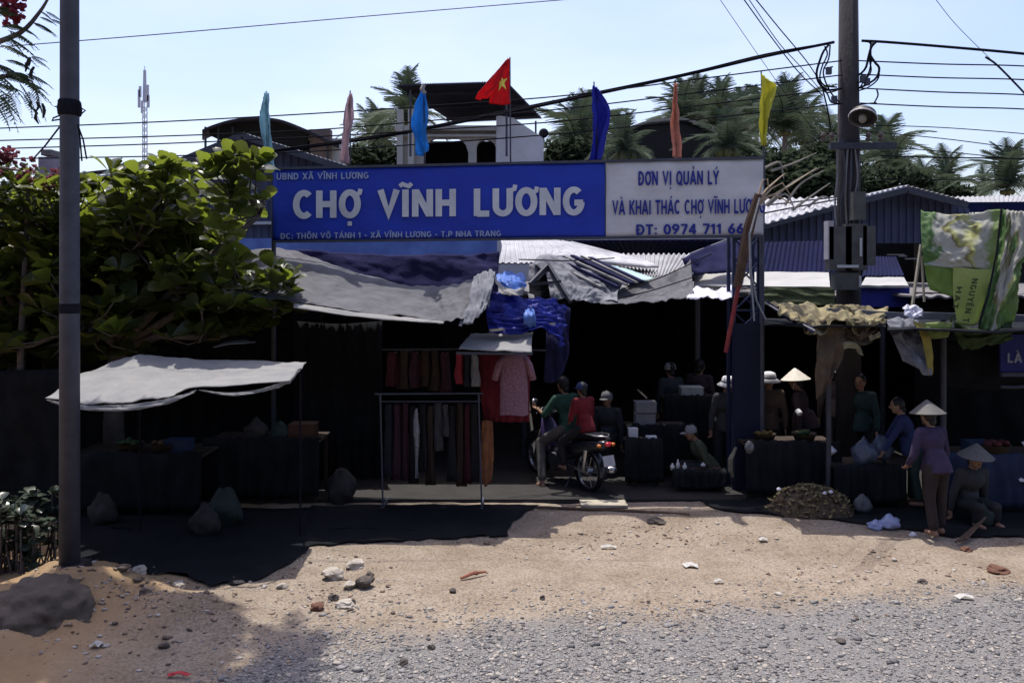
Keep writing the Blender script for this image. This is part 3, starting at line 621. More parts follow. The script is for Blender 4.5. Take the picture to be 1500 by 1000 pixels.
single('white_rag', sheet(rows([(722, 400, 10.7), (735, 418, 10.6), (752, 424, 10.5), (768, 420, 10.7)], [(722, 406, 10.6), (735, 425, 10.5), (754, 433, 10.4), (766, 432, 10.6)]), 24, 6, .02, 5, 2, seed=9), whitet, 'white rag looping under the light blue sheet', 'cloth', smooth=True)
single('white_rag', sheet(rows([(773, 430, 10.5), (782, 432, 10.5)], [(775, 437, 10.45), (783, 437, 10.45)]), 8, 6, .01), whitet, 'tiny white rag right of the light blue sheet', 'cloth', smooth=True)
single('pale_blue_bag', sheet(rows([(771, 458, 10.5), (783, 456, 10.45)], [(768, 466, 10.35), (785, 464, 10.3)], [(769, 474, 10.4), (784, 474, 10.45)]), 12, 12, .03, 3, 3, seed=3, th=.05), skybluet, 'pale blue plastic bag in the lower part of the blue bundle', 'bag', smooth=True)
# small flat canopy over the T-shirt
t = Thing('small_canopy', 'small flat pale canopy above the hanging patterned shirt', 'canopy', (P(735, 0, 10.2).x, 10.3, 0))
t.part('cloth', sheet(rows([(690, 489, 10.9), (740, 488, 10.9), (781, 487, 10.9)], [(680, 500, 10.4), (735, 499, 10.4), (779, 498, 10.4)], [(672, 511, 9.95), (725, 514, 9.95), (779, 516, 10.0)]), 30, 14, .015, 4, 3, seed=10), whitet, smooth=True)
s = MB(); s.bar(P(668, 517, 9.95), P(780, 518, 10.0), .03); t.part('rail', s, steel_dark)
s = MB(); s.bar(P(718, 484, 10.3), P(812, 474, 10.8), .045, .03); single('wooden_pole', s, bamboo, 'light wooden pole jutting over the small flat canopy', 'pole')
# patched silver tarps (centre right)
single('silver_tarp', sheet(rows([(780, 388, 12.3), (795, 372, 12.7), (830, 378, 12.7), (880, 394, 12.6), (915, 412, 12.4)], [(800, 402, 12.1), (825, 402, 12.2), (850, 410, 12.2), (885, 420, 12.1), (905, 428, 12.0)], [(806, 436, 11.8), (830, 438, 11.8), (850, 441, 11.8), (880, 443, 11.8), (905, 442, 11.4)]), 70, 40, .05, 5, 4, folds=.03, nf=4, fdir=1, seed=11), silvert, 'crumpled silver tarpaulin sloping over bare roof battens in the centre', 'tarpaulin', smooth=True)
t = Thing('batten_frame', 'dark battens and pale strips of an open roof frame at the centre', 'roof frame', (P(850, 0, 12.2).x, 12.3, 2.6))
for k, (x0, y0, x1, y1, m) in enumerate([(812, 380, 905, 424, 'n'), (826, 379, 918, 421, 'w'), (838, 378, 926, 419, 'n'), (852, 379, 934, 418, 'w'), (800, 384, 880, 424, 'w'), (864, 381, 940, 416, 'n')]):
    s = MB(); a = P(x0, y0, 12.8) + Vector((0, 0, .04)); c = P(x1, y1, 12.0) + Vector((0, 0, .04)); s.bar(a, c, .09 if m == 'n' else .06, .03); t.part('batten', s, darkbluet if m == 'n' else whitet)
s = MB(); s.bar(P(776, 416, 11.9), P(803, 388, 12.2), .05); s.bar(P(803, 388, 12.2), P(836, 442, 11.7), .05); s.bar(P(776, 417, 11.88), P(822, 412, 11.8), .04); t.part('truss', s, steel_dark)
single('teal_sheet', sheet(rows([(878, 388, 13.0), (900, 390, 13.0), (930, 398, 12.9)], [(920, 414, 12.3), (940, 412, 12.3), (958, 408, 12.3)]), 16, 10, .015, 3, 3, seed=12), tealt, 'pale teal roof sheet beside the silver tarpaulin', 'roof sheet', smooth=True)
single('grey_side_tarp', sheet(rows([(775, 387, 12.4), (788, 385, 12.4), (800, 386, 12.4)], [(774, 412, 12.2), (788, 410, 12.2), (800, 400, 12.2)]), 14, 10, .03, 3, 3, seed=13), silvert, 'grey flap of tarpaulin just right of the light blue sheet', 'tarpaulin', smooth=True)
single('shade_gap_sheet', sheet(rows([(775, 412, 12.5), (805, 396, 12.5), (835, 430, 12.5)], [(775, 446, 12.3), (805, 446, 12.3), (845, 446, 12.3)]), 14, 10, .03, 3, 3, seed=13), blackt, 'black sheet standing in for the shade in the triangular truss opening', 'cloth', smooth=True)  # black sheet put in for the shaded hole of the truss
single('long_grey_tarp', sheet(rows([(905, 424, 12.3), (950, 408, 12.7), (985, 400, 12.8), (1012, 382, 13.0)], [(880, 440, 11.9), (945, 428, 12.1), (985, 420, 12.3), (1014, 408, 12.4)], [(880, 446, 11.4), (945, 442, 11.35), (985, 439, 11.35), (1018, 437, 11.35)]), 50, 24, .04, 6, 3, folds=.015, nf=6, seed=14), greyt, 'grey tarpaulin stretched up towards the sign at centre right', 'tarpaulin', smooth=True)
single('white_plastic_sheet', sheet(rows([(1008, 424, 11.9), (1030, 422, 11.9), (1050, 424, 11.9), (1074, 419, 12.0)], [(1006, 439, 11.3), (1030, 436, 11.25), (1050, 437, 11.25), (1072, 437, 11.3)]), 24, 10, .05, 5, 3, seed=15), M('white_plastic', (.75, .75, .82), (.6, .6, .7), 5, .35, .3, 20, transl=.2), 'bright white plastic sheet crumpled left of the sign support', 'plastic sheet', smooth=True)
single('dark_gap_tarp', sheet(rows([(1000, 378, 13.4), (1040, 360, 14), (1085, 350, 14.4)], [(1012, 404, 13.3), (1050, 400, 13.4), (1085, 398, 13.5)]), 16, 10, .04, 4, 3, seed=16), darkbluet, 'dark slack tarpaulin between zinc roof and sign support', 'tarpaulin', smooth=True)
s = MB()
for x0, y0, x1, y1 in ((905, 430, 1042, 372), (880, 444, 1040, 398), (720, 470, 860, 430), (740, 452, 838, 438), (760, 380, 900, 378)):
    s = MB(); s.tube([P(x0, y0, 11.6), P((x0 + x1) / 2, (y0 + y1) / 2 + 3, 11.9), P(x1, y1, 12.4)], .009, 5)
    single('guy_rope', s, black_rub, f'thin dark rope {"rising" if y0 - y1 > 30 else "running almost level"} over the {"white zinc roof" if (x0, y0) == (905, 430) else "long grey tarpaulin" if x0 == 880 else "small flat canopy" if x0 == 720 else "blue bundle" if x0 == 740 else "silver tarpaulin top"}', 'rope')

# market canopy at the left under the tree
t = Thing('market_canopy', 'pale grey cloth canopy on poles spreading sunlit behind the lamp post', 'canopy', (P(260, 0, 8.9).x, 8.9, 0))
t.part('cloth', sheet(rows(
    [(188, 524, 9.7), (205, 520, 9.7), (225, 521, 9.7), (300, 527, 9.7), (370, 528, 9.7), (449, 531, 9.6)],
    [(120, 548, 9.0), (170, 545, 9.0), (225, 545, 9.0), (285, 550, 9.0), (340, 549, 9.0), (440, 540, 9.2)],
    [(66, 582, 8.25), (120, 590, 8.15), (180, 590, 8.15), (240, 582, 8.2), (290, 569, 8.3), (425, 557, 8.7)]), 90, 40, .022, 7, 4, folds=.008, nf=7, seed=20), whitet, smooth=True)
t.part('valance', sheet(rows(
    [(68, 585, 8.23), (120, 593, 8.13), (180, 593, 8.13), (240, 585, 8.18), (288, 571, 8.28)],
    [(80, 591, 8.20), (120, 600, 8.10), (180, 602, 8.10), (240, 593, 8.16), (284, 576, 8.26)]), 60, 6, .012, 8, 2, folds=.008, nf=14, seed=21), whitet, smooth=True)
t.part('valance', sheet(rows(
    [(290, 571, 8.3), (345, 575, 8.35), (400, 564, 8.6), (440, 541, 9.1)],
    [(300, 574, 8.3), (345, 580, 8.33), (395, 571, 8.57), (425, 561, 8.9)]), 40, 6, .012, 8, 2, folds=.008, nf=10, seed=22), whitet, smooth=True)
for px, py, yy in ((103, 588, 8.22), (205, 523, 9.65), (440, 532, 9.5)):
    q = P(px, py, yy); s = MB(); s.tube([(q.x, q.y, q.z - .02), (q.x, q.y, 0)], .012, 6); t.part('pole', s, black_rub)
single('small_white_tarp', sheet(rows([(316, 506, 10.6), (345, 498, 10.8), (374, 500, 10.9)], [(312, 509, 10.5), (340, 504, 10.5), (374, 502, 10.7)]), 16, 8, .01), whitet, 'small sliver of white tarp above the pale grey canopy', 'tarpaulin', smooth=True)
# ================================================================ LETTERING (own block alphabet)
def arc(cx, cy, rx, ry, a0, a1, n=12): return [(cx + rx * math.cos(R(a0 + (a1 - a0) * k / n)), cy + ry * math.sin(R(a0 + (a1 - a0) * k / n))) for k in range(n + 1)]
h = .09                                   # half stroke inset
GL = {
 'A': (.72, [[(.06, 0), (.36, 1)], [(.36, 1), (.66, 0)], [(.17, .3), (.55, .3)]]),
 'B': (.62, [[(.1, 0), (.1, 1)], [(.1, .92)] + arc(.3, .72, .22, .2, 90, -90) + [(.1, .52)], [(.1, .5)] + arc(.32, .29, .22, .21, 90, -90) + [(.1, .08)]]),
 'C': (.68, [arc(.36, .5, .27, .42, 48, 312, 22)]),
 'D': (.68, [[(.1, 0), (.1, 1)], [(.1, .92), (.26, .92)] + arc(.28, .5, .3, .42, 90, -90, 16) + [(.1, .08)]]),
 'E': (.56, [[(.1, 0), (.1, 1)], [(.1, .92), (.52, .92)], [(.1, .51), (.48, .51)], [(.1, .08), (.52, .08)]]),
 'G': (.70, [arc(.36, .5, .27, .42, 48, 340, 22) + [(.62, .46)], [(.38, .44), (.68, .44)]]),
 'H': (.68, [[(.1, 0), (.1, 1)], [(.58, 0), (.58, 1)], [(.1, .5), (.58, .5)]]),
 'I': (.26, [[(.13, 0), (.13, 1)]]),
 'K': (.66, [[(.1, 0), (.1, 1)], [(.12, .42), (.58, 1)], [(.25, .58), (.6, 0)]]),
 'L': (.54, [[(.1, 0), (.1, 1)], [(.1, .08), (.52, .08)]]),
 'N': (.70, [[(.1, 0), (.1, 1)], [(.6, 0), (.6, 1)], [(.12, .96), (.58, .04)]]),
 'O': (.72, [arc(.36, .5, .27, .42, 0, 360, 26)]),
 'P': (.62, [[(.1, 0), (.1, 1)], [(.1, .92), (.26, .92)] + arc(.3, .68, .23, .24, 90, -90) + [(.1, .44)]]),
 'Q': (.72, [arc(.36, .5, .27, .42, 0, 360, 26), [(.4, .24), (.66, -.04)]]),
 'R': (.66, [[(.1, 0), (.1, 1)], [(.1, .92), (.26, .92)] + arc(.3, .69, .23, .23, 90, -90) + [(.1, .46)], [(.34, .46), (.6, 0)]]),
 'T': (.60, [[(.3, 0), (.3, 1)], [(.0, .92), (.6, .92)]]),
 'U': (.68, [[(.1, 1), (.1, .36)] + arc(.34, .34, .24, .26, 180, 360) + [(.58, 1)]]),
 'V': (.68, [[(.06, 1), (.34, .13), (.62, 1)]]),
 'X': (.68, [[(.08, 0), (.6, 1)], [(.08, 1), (.6, 0)]]),
 'Y': (.66, [[(.04, 1), (.33, .46)], [(.62, 1), (.33, .46)], [(.33, .5), (.33, 0)]]),
 'M': (.82, [[(.1, 0), (.1, 1)], [(.72, 0), (.72, 1)], [(.1, .96), (.41, .3), (.72, .96)]]),
 '-': (.42, [[(.06, .42), (.36, .42)]]), '.': (.24, [[(.12, 0), (.12, .16)]]), ':': (.26, [[(.13, .02), (.13, .18)], [(.13, .5), (.13, .66)]]),
 '0': (.60, [arc(.3, .5, .21, .42, 0, 360, 24)]), '1': (.40, [[(.24, 0), (.24, 1)], [(.02, .72), (.24, .9)]]),
 '4': (.62, [[(.44, 0), (.44, 1)], [(.44, .97), (.06, .28)], [(.02, .26), (.6, .26)]]),
 '6': (.60, [arc(.3, .3, .21, .23, 0, 360, 20), [(.44, .97), (.16, .56), (.1, .36)]]),
 '7': (.58, [[(.02, .92), (.56, .92)], [(.52, .9), (.2, 0)]]),
 '9': (.60, [arc(.3, .7, .21, .23, 0, 360, 20), [(.16, .03), (.44, .44), (.5, .64)]]),
 '8': (.60, [arc(.3, .27, .21, .2, 0, 360, 20), arc(.3, .72, .19, .2, 0, 360, 20)]), ' ': (.34, [])}
ACC = {'grave': [[(-.16, 1.26), (.04, 1.10)]], 'acute': [[(.16, 1.27), (-.04, 1.10)]], 'tilde': [[(-.2, 1.12), (-.1, 1.2), (.02, 1.15), (.12, 1.12), (.22, 1.22)]],
       'hook': [arc(0, 1.22, .09, .08, 150, -60, 6) + [(0, 1.09)]], 'dot': [[(0, -.30), (0, -.14)]], 'hat': [[(-.18, 1.08), (0, 1.24), (.18, 1.08)]]}
DEC = {'Ã': ('A', ['tilde']), 'À': ('A', ['grave']), 'Á': ('A', ['acute']), 'Ả': ('A', ['hook']), 'Ĩ': ('I', ['tilde']), 'Ị': ('I', ['dot']), 'Ý': ('Y', ['acute']),
       'Ơ': ('O', ['horn']), 'Ợ': ('O', ['horn', 'dot']), 'Ư': ('U', ['horn']), 'Õ': ('O', ['tilde']), 'Ô': ('O', ['hat']), 'Đ': ('D', ['bar']), 'Ê': ('E', ['hat'])}
def glyph(ch):
    base, ac = DEC.get(ch, (ch, []))
    wd, st = GL[base]; st = [list(x) for x in st]; thin = []
    for a in ac:
        if a == 'horn':
            x = .56 if base == 'O' else .60; y0 = .84 if base == 'O' else .92
            thin.append([(x, y0), (x + .14, y0 + .05), (x + .17, y0 + .20)])
        elif a == 'bar': thin.append([(-.04, .5), (.32, .5)])
        else: thin += [[(wd / 2 + x, y) for x, y in l] for l in ACC[a]]
    return wd, st, thin
def ribbon(s, pl, t, to3, z0, z1):
    """flat bold stroke with square ends; to3 maps (x, y, depth) to space"""
    n = len(pl); closed = n > 3 and abs(pl[0][0] - pl[-1][0]) < 1e-6 and abs(pl[0][1] - pl[-1][1]) < 1e-6
    Lf, Rt = [], []
    for i, (x, y) in enumerate(pl):
        if closed: p, q = pl[(i - 1) % (n - 1)], pl[(i + 1) % (n - 1)]
        else: p, q = pl[max(i - 1, 0)], pl[min(i + 1, n - 1)]
        d1 = Vector((x - p[0], y - p[1])); d2 = Vector((q[0] - x, q[1] - y))
        d1 = d1.normalized() if d1.length > 1e-9 else d2.normalized(); d2 = d2.normalized() if d2.length > 1e-9 else d1
        d = (d1 + d2).normalized(); nn = Vector((-d.y, d.x)); k = 1 / max(.45, nn.dot(Vector((-d1.y, d1.x))))
        Lf.append((x + nn.x * t / 2 * k, y + nn.y * t / 2 * k)); Rt.append((x - nn.x * t / 2 * k, y - nn.y * t / 2 * k))
    vs = []
    for a, b_ in zip(Lf, Rt): vs += [to3(*a, z0), to3(*b_, z0), to3(*a, z1), to3(*b_, z1)]
    fs = []
    for i in range(n - 1):
        a = i * 4; b_ = a + 4
        fs += [(a + 2, a + 3, b_ + 3, b_ + 2), (a, b_, b_ + 1, a + 1), (a, a + 2, b_ + 2, b_), (a + 1, b_ + 1, b_ + 3, a + 3)]
    fs += [(0, 1, 3, 2), (4 * n - 4, 4 * n - 2, 4 * n - 1, 4 * n - 3)]
    s.add(vs, fs)
def letters(thing, text, to_surface, px0, px1, pyb, pyt, mat, **kw):
    for s in lettering(text, to_surface, px0, px1, pyb, pyt, each=True, **kw): thing.part('letter', s, mat)
def lettering(text, to_surface, px0, px1, pyb, pyt, t=.2, track=.06, gap=None, acct=.13, each=False):
    """text between photo columns px0..px1, baseline row pyb, cap row pyt, on a surface function (px, py, depth)"""
    tot = 0; lay = []
    for ch in text:
        wd, st, th = glyph(ch)
        if ch == ' ' and gap: wd = gap
        lay.append((tot, st, th)); tot += wd + track
    tot -= track; s = MB(); k = 0; out = []
    for ox, st, th in lay:
        if each:
            s = MB()
            if st: out.append(s)
        for grp, tt in ((st, t), (th, acct)):
            for pl in grp:
                k += 1; z = .004 + .0006 * (k % 5)
                ribbon(s, [(x + ox, y) for x, y in pl], tt, lambda x, y, d: to_surface(px0 + (px1 - px0) * x / tot, pyb + (pyt - pyb) * y, d), 0, z)
    return out if each else s

# ================================================================ THE SIGN
bl = Vector((P(400, 0, 11.9).x, 11.9)); br = Vector((P(1118, 0, 11.27).x, 11.27)); bd = (br - bl).normalized(); bn = Vector((bd.y, -bd.x))
def BP(px, py, off=0):
    k = (px - 750) / F; o = bl + bn * off
    # intersection of the sight line x = k y with the sign plane
    tt = (k * o.y - o.x) / (bd.x - k * bd.y); q = o + bd * tt
    return Vector((q.x, q.y, H + (HY - py) / F * q.y))
def btop(px): return 248 + (232 - 248) * (px - 400) / 718
def bbot(px): return 353 + (345 - 353) * (px - 400) / 718
bannerblue = bpy.data.materials.new('sign_blue'); 
def sign_mat(name, c1, c2):
    m = M(name, c1, c2, 1.4, .5, .35, 5, spec=.4, transl=.10, stretch=(1, 1, 2.2), detail=9); return m
blue_s = sign_mat('sign_blue_sheet', (.014, .050, .47), (.011, .034, .34)); whi_s = sign_mat('sign_white_sheet', (.66, .66, .67), (.50, .50, .52)); bpy.data.materials.remove(bannerblue)
T = Thing('market_sign', 'long blue and white market sign hung high across the entrance with two line headings', 'sign', (P(760, 0, 11.6).x, 11.6, 3.5))
def panel(pa, pb, nu):
    rws = []
    for v in (0, .33, .66, 1):
        rws.append([BP(x, btop(x) + (bbot(x) - btop(x)) * v, 0) for x in [pa + (pb - pa) * k / 6 for k in range(7)]])
    return sheet(rws, nu, 14, .011, 6, 2, seed=31 + nu, th=.012)
T.part('blue_panel', panel(400, 886, 60), blue_s, smooth=True); T.part('white_panel', panel(887.5, 1118, 34), whi_s, smooth=True)
s = MB()
s.bar(BP(399, btop(399) - 1, .02), BP(1119, btop(1119) - 1, .02), .035); s.bar(BP(399, bbot(399) + 1, .02), BP(1119, bbot(1119) + 1, .02), .035)
for px in (400, 520, 640, 747, 887, 1005, 1118): s.bar(BP(px, btop(px), -.045), BP(px, bbot(px), -.045), .035)
T.part('frame', s, galv)
lw = M('letter_silver_white', (.62, .64, .66), (.45, .47, .50), 2.5, .6); lb = M('letter_blue', (.02, .03, .26), (.015, .025, .2), 3, .6); ls = M('letter_pale_blue', (.34, .40, .56), (.24, .30, .46), 3, .6)
BF = lambda sl: (lambda x, y, d: BP(x, y + sl * (x - 640), .018 + d))
SL = -.0125
def bt(text, a, b_, yb, yt, mat, nm, **k):
    mid = (a + b_) / 2
    letters(T, text, lambda x, y, d: BP(x, y + SL * (x - mid), .030 + d), a, b_, yb, yt, mat, **k)
bt('UBND XÃ VĨNH LƯƠNG', 405, 540, 262.5, 253, ls, 'small_lettering', t=.17, track=.1)
bt('CHỢ VĨNH LƯƠNG', 430, 855, 317, 277, lw, 'large_lettering', t=.225, track=.11, gap=.42, acct=.15)
bt('ĐC: THÔN VÕ TÁNH 1 - XÃ VĨNH LƯƠNG - T.P NHA TRANG', 411, 734, 348, 339.5, ls, 'small_lettering', t=.17, track=.1, gap=.28)
bt('ĐƠN VỊ QUẢN LÝ', 935, 1053, 271, 250.5, lb, 'lettering', t=.19, track=.1, acct=.1)
bt('VÀ KHAI THÁC CHỢ VĨNH LƯƠNG', 897, 1121, 313.5, 292.5, lb, 'lettering', t=.18, track=.08, acct=.1)
bt('ĐT: 0974 711 666', 932, 1102, 343, 328, lb, 'lettering', t=.2, track=.08)
for px in (401, 1116):
    s = MB(); q = BP(px, bbot(px), -.09); s.tube([(q.x, q.y, 0), (q.x, q.y, BP(px, btop(px)).z - .05)], .035, 8); T.part('post', s, galv)

# lattice support at the right of the entrance
t = Thing('lattice_post', 'dark blue lattice steel post holding up the right part of the sign', 'post', (P(1092, 0, 11.45).x, 11.45, 0))
xa, xb = P(1074, 0, 11.45).x, P(1110, 0, 11.45).x; zt = P(0, 346, 11.45).z
for x in (xa, xb):
    for y in (11.42, 11.70):
        s = MB(); s.box((x, y, zt / 2), (.045, .045, zt)); t.part('leg', s, bluesteel)
z = .15
while z < zt - .3:
    s = MB(); s.bar((xa, 11.4, z), (xb, 11.4, z + .32), .022); s.bar((xb, 11.44, z), (xa, 11.44, z + .32), .022); s.bar((xa, 11.4, z), (xb, 11.4, z), .025); t.part('brace', s, bluesteel); z += .34
s = MB(); s.box(((xa + xb) / 2, 11.36, 1.2), (.36, .03, 2.3)); t.part('sheet_panel', s, M('navy_sheet', (.010, .014, .035), (.007, .010, .024), 3, .9, .1))
s = MB(); s.tube([P(1111, 284, 10.7), P(1098, 330, 10.8), P(1087, 385, 10.9), P(1080, 420, 11)], [.05, .075, .07, .06], 8); single('wooden_post', s, wood, 'leaning brown wooden post in front of the right end of the sign', 'post')
s = MB(); s.tube([P(1084, 408, 10.95), P(1074, 460, 11), P(1063, 516, 11.0)], [.03, .03, .03], 6); single('red_pole', s, redwood, 'thin red pole leaning below the brown wooden post', 'pole')
for k, (pp, lab) in enumerate([([(1113, 290), (1098, 345), (1099, 400), (1103, 440), (1105, 470)], 'pale strap hanging straight beside the wooden post'), ([(1098, 340), (1100, 400), (1108, 440), (1122, 468)], 'pale strap curving right at its lower end beside the wooden post')]):
    s = MB(); s.tube([P(x, y, 10.6) for x, y in pp], .022, 6, flat=.5); single('hanging_strap', s, M('grey_strap', (.26, .27, .29), (.18, .19, .21), 6, .7), lab, 'strap')
for k, pp in enumerate([[(1108, 300), (1122, 278), (1140, 262), (1150, 254)], [(1112, 296), (1130, 276), (1146, 268), (1158, 286)], [(1108, 300), (1117, 264), (1124, 262), (1126, 276)], [(1110, 294), (1136, 284), (1160, 270), (1196, 246)], [(1112, 300), (1128, 286), (1142, 288), (1160, 300)]]):
    s = MB(); s.tube([P(x, y, 10.7) for x, y in pp], [.028, .022, .016, .008], 6, flat=.6)
    single('dry_frond', s, M('dry_straw', (.42, .34, .24), (.26, .2, .14), 8, .8), ['dry straw coloured frond rising at the right end of the sign', 'dry frond bent over in an arch by the sign corner', 'thin dry frond folded into a sharp peak by the sign', 'long dry frond reaching towards the utility pole', 'lowest dry frond drooping over the white roof'][k], 'dry frond')

# flags ---------------------------------------------------------------
def flag(px, base, tip, rws, mat, label, hang=True, seed=0, fold=.03, extra=None, pm=None):
    q = BP(px, base, -.06); t = Thing('flag', label, 'flag', (q.x, q.y, q.z), 'flags standing along the top of the sign')
    s = MB(); e = P(tip[0], tip[1], q.y); s.tube([q - Vector((0, 0, .3)), e], [.013, .010], 6); t.part('flag_pole', s, pm or steel_dark)
    Y0 = q.y - .03
    c = sheet([[P(x, y, Y0 + (.10 * (i % 2) - .05) * (1 if len(r) > 2 else .3)) for i, (x, y) in enumerate(r)] for r in rws], 26, 34, .03, 2.5, 3, folds=fold, nf=2.2, seed=seed, th=.004)
    t.part('cloth', c, mat, smooth=True)
    return t
fm = lambda n, c, tr=.6: M(n, c, tuple(x * .8 for x in c), 3, .7, .2, 12, transl=tr)
flag(399, 246, (390, 134), [[(388, 136), (390, 136), (391.5, 136)], [(386, 150), (389, 152), (393, 155)], [(382, 176), (390, 180), (396, 182)], [(386, 208), (392, 212), (399, 214)], [(388, 246), (394, 248), (400, 246)]], fm('pale_cyan_cloth', (.42, .62, .70)), 'pale blue green flag at the far left end of the sign', seed=1)
flag(513, 242, (513, 133), [[(511, 137), (512.5, 137), (514, 137)], [(508, 160), (511, 162), (515, 162)], [(502, 195), (508, 197), (514, 196)], [(498, 236), (504, 240), (512, 240)]], fm('dusty_pink_cloth', (.66, .53, .57)), 'narrow dusty pink flag second from the left', seed=2)
t = flag(622, 242, (621, 124), [[(617, 134), (620, 132), (623, 133)], [(607, 158), (615, 160), (624, 160)], [(602, 184), (613, 186), (625, 184)], [(609, 204), (617, 206), (626, 206)], [(612, 226), (619, 229), (625, 218)]], fm('sky_blue_cloth', (.07, .36, .75)), 'bright sky blue flag in front of the arched house', seed=3)
s = MB(); s.tube([P(621, 124, 11.68), P(618, 131, 11.66), P(623, 137, 11.66)], [.03, .035, .03], 6); t.part('white_tie', s, whitet)
flag(878, 238, (870, 120), [[(869, 125), (870.5, 127), (872, 130)], [(868, 150), (876, 152), (888, 148)], [(867, 172), (878, 175), (894, 168)], [(866, 200), (876, 206), (888, 196)], [(862, 236), (872, 240), (880, 234)]], fm('royal_blue_cloth', (.03, .04, .42), .35), 'deep royal blue flag right of the arched house', seed=4)
flag(993, 236, (989, 117), [[(987.5, 122), (989.5, 122), (991, 122)], [(984, 150), (988, 152), (992, 152)], [(981, 175), (987, 178), (994, 178)], [(984, 204), (989, 206), (995, 205)], [(987, 230), (991, 232), (995, 231)]], fm('salmon_cloth', (.66, .36, .28)), 'salmon pink flag above the white half of the sign', seed=5)
flag(1120, 232, (1115, 105), [[(1115, 108), (1122, 114), (1134, 121)], [(1114, 126), (1124, 130), (1136, 132)], [(1112, 150), (1120, 154), (1131, 156)], [(1114, 180), (1119, 183), (1125, 182)], [(1115, 212), (1119, 214), (1122, 210)]], fm('yellow_cloth', (.68, .66, .12), .55), 'yellow flag at the right end of the sign', seed=6)
q = BP(748, 241, -.06); t = Thing('national_flag', 'red flag with a yellow star on the tallest pole above the sign', 'flag', q)
s = MB(); s.tube([q - Vector((0, 0, .3)), P(747, 84, q.y)], [.014, .010], 6); t.part('flag_pole', s, steel_dark)
redf = M('red_flag_cloth', (.66, .03, .04), (.5, .02, .03), 3, .7, .15, 12, transl=.6); lightf = M('sunlit_pale_red_cloth', (.70, .50, .46), (.62, .38, .34), 5, .7, .15, 12, transl=.2)
Y0 = q.y - .05
t.part('cloth', sheet([[P(743, 86, Y0), P(745, 86, Y0), P(746.5, 86, Y0)], [P(728, 105, Y0 - .05), P(738, 106, Y0 - .02), P(746.5, 106, Y0)], [P(720, 128, Y0 - .12), P(735, 130, Y0 - .05), P(746.5, 130, Y0)], [P(716, 152, Y0 - .10), P(732, 154, Y0 - .05), P(747, 153, Y0)]], 30, 30, .02, 2, 2, folds=.02, nf=2, seed=8, th=.004), redf, smooth=True)
t.part('folded_corner', sheet([[P(741, 88, Y0 - .08), P(744, 87, Y0 - .06)], [P(716, 118, Y0 - .3), P(736, 118, Y0 - .12)], [P(698, 138, Y0 - .35), P(718, 140, Y0 - .22)], [P(697, 146, Y0 - .30), P(712, 145, Y0 - .22)]], 22, 24, .03, 2, 3, folds=.02, nf=2, seed=9, th=.004), redf, label='upper corner of the red flag blown forward and folded over', smooth=True)
cs = P(735, 121, Y0 - .16); s = MB(); pts = []
for k in range(10):
    a = R(90 + 36 * k + 8); r = .115 if k % 2 == 0 else .045; pts.append((cs.x + r * .8 * math.cos(a), cs.y + .05 * math.sin(a * 1), cs.z + r * 1.3 * math.sin(a)))
s.add(pts + [(cs.x, cs.y - .03, cs.z), (cs.x, cs.y + .02, cs.z)], [(k, (k + 1) % 10, 10) for k in range(10)] + [((k + 1) % 10, k, 11) for k in range(10)]); t.part('star', s, M('yellow_star', (.70, .58, .08), (.6, .5, .06), 5, .7))

# ================================================================ LAMP POST, UTILITY POLE, CABLES
Y = 7.75; X = P(102, 0, Y).x
t = Thing('lamp_post', 'tall grey steel lamp post in front of the broad leaved tree on the left', 'lamp post', (X, Y, .2))
s = MB(); s.tube([(X, Y, -.2), (X, Y, 3), (X, Y, 8.6), (X + .5, Y - .6, 9.6), (X + 1.2, Y - 1.6, 9.9)], [.092, .087, .077, .06, .05], 28); t.part('pole', s, galv, smooth=True)
s = MB(); s.lathe((X + 1.3, Y - 1.75, 9.85), [(.0, .1), (.12, .08), (.2, 0), (.14, -.1), (0, -.14)], 14); t.part('lamp_head', s, galv, smooth=True)
s = MB(); s.lathe((X, Y, 0), [(.086, P(0, 459, Y).z), (.092, P(0, 458, Y).z), (.092, P(0, 445, Y).z), (.085, P(0, 444, Y).z)], 24); t.part('black_tape', s, black_rub)
s = MB(); s.lathe((X, Y, 0), [(.09, P(0, 170, Y).z), (.102, P(0, 168, Y).z), (.108, P(0, 160, Y).z), (.100, P(0, 150, Y).z), (.088, P(0, 147, Y).z)], 20); t.part('wire_band', s, black_rub)
for pp in ([(112, 150), (118, 158), (125, 162), (119, 167), (113, 170)], [(90, 142), (85, 148), (88, 152)], [(90, 155), (80, 156), (90, 160)], [(90, 168), (78, 173), (76, 177), (89, 175)], [(114, 182), (117, 200), (120, 236)], [(115, 186), (122, 205), (127, 233)]):
    s = MB(); s.tube([P(x, y, Y - .05) for x, y in pp], .008, 5); t.part('wire_end', s, black_rub)
s = MB(); s.tube([P(89, 184, 7.75), P(66, 214, 8.3), P(46, 236, 9.0)], .009, 5); single('guy_wire', s, black_rub, 'thin wire slanting down left from the lamp post to the leaves', 'wire')
s = MB(); s.box((X, Y, .12), (.34, .34, .34), taper=.8); t.part('footing', s, concrete)

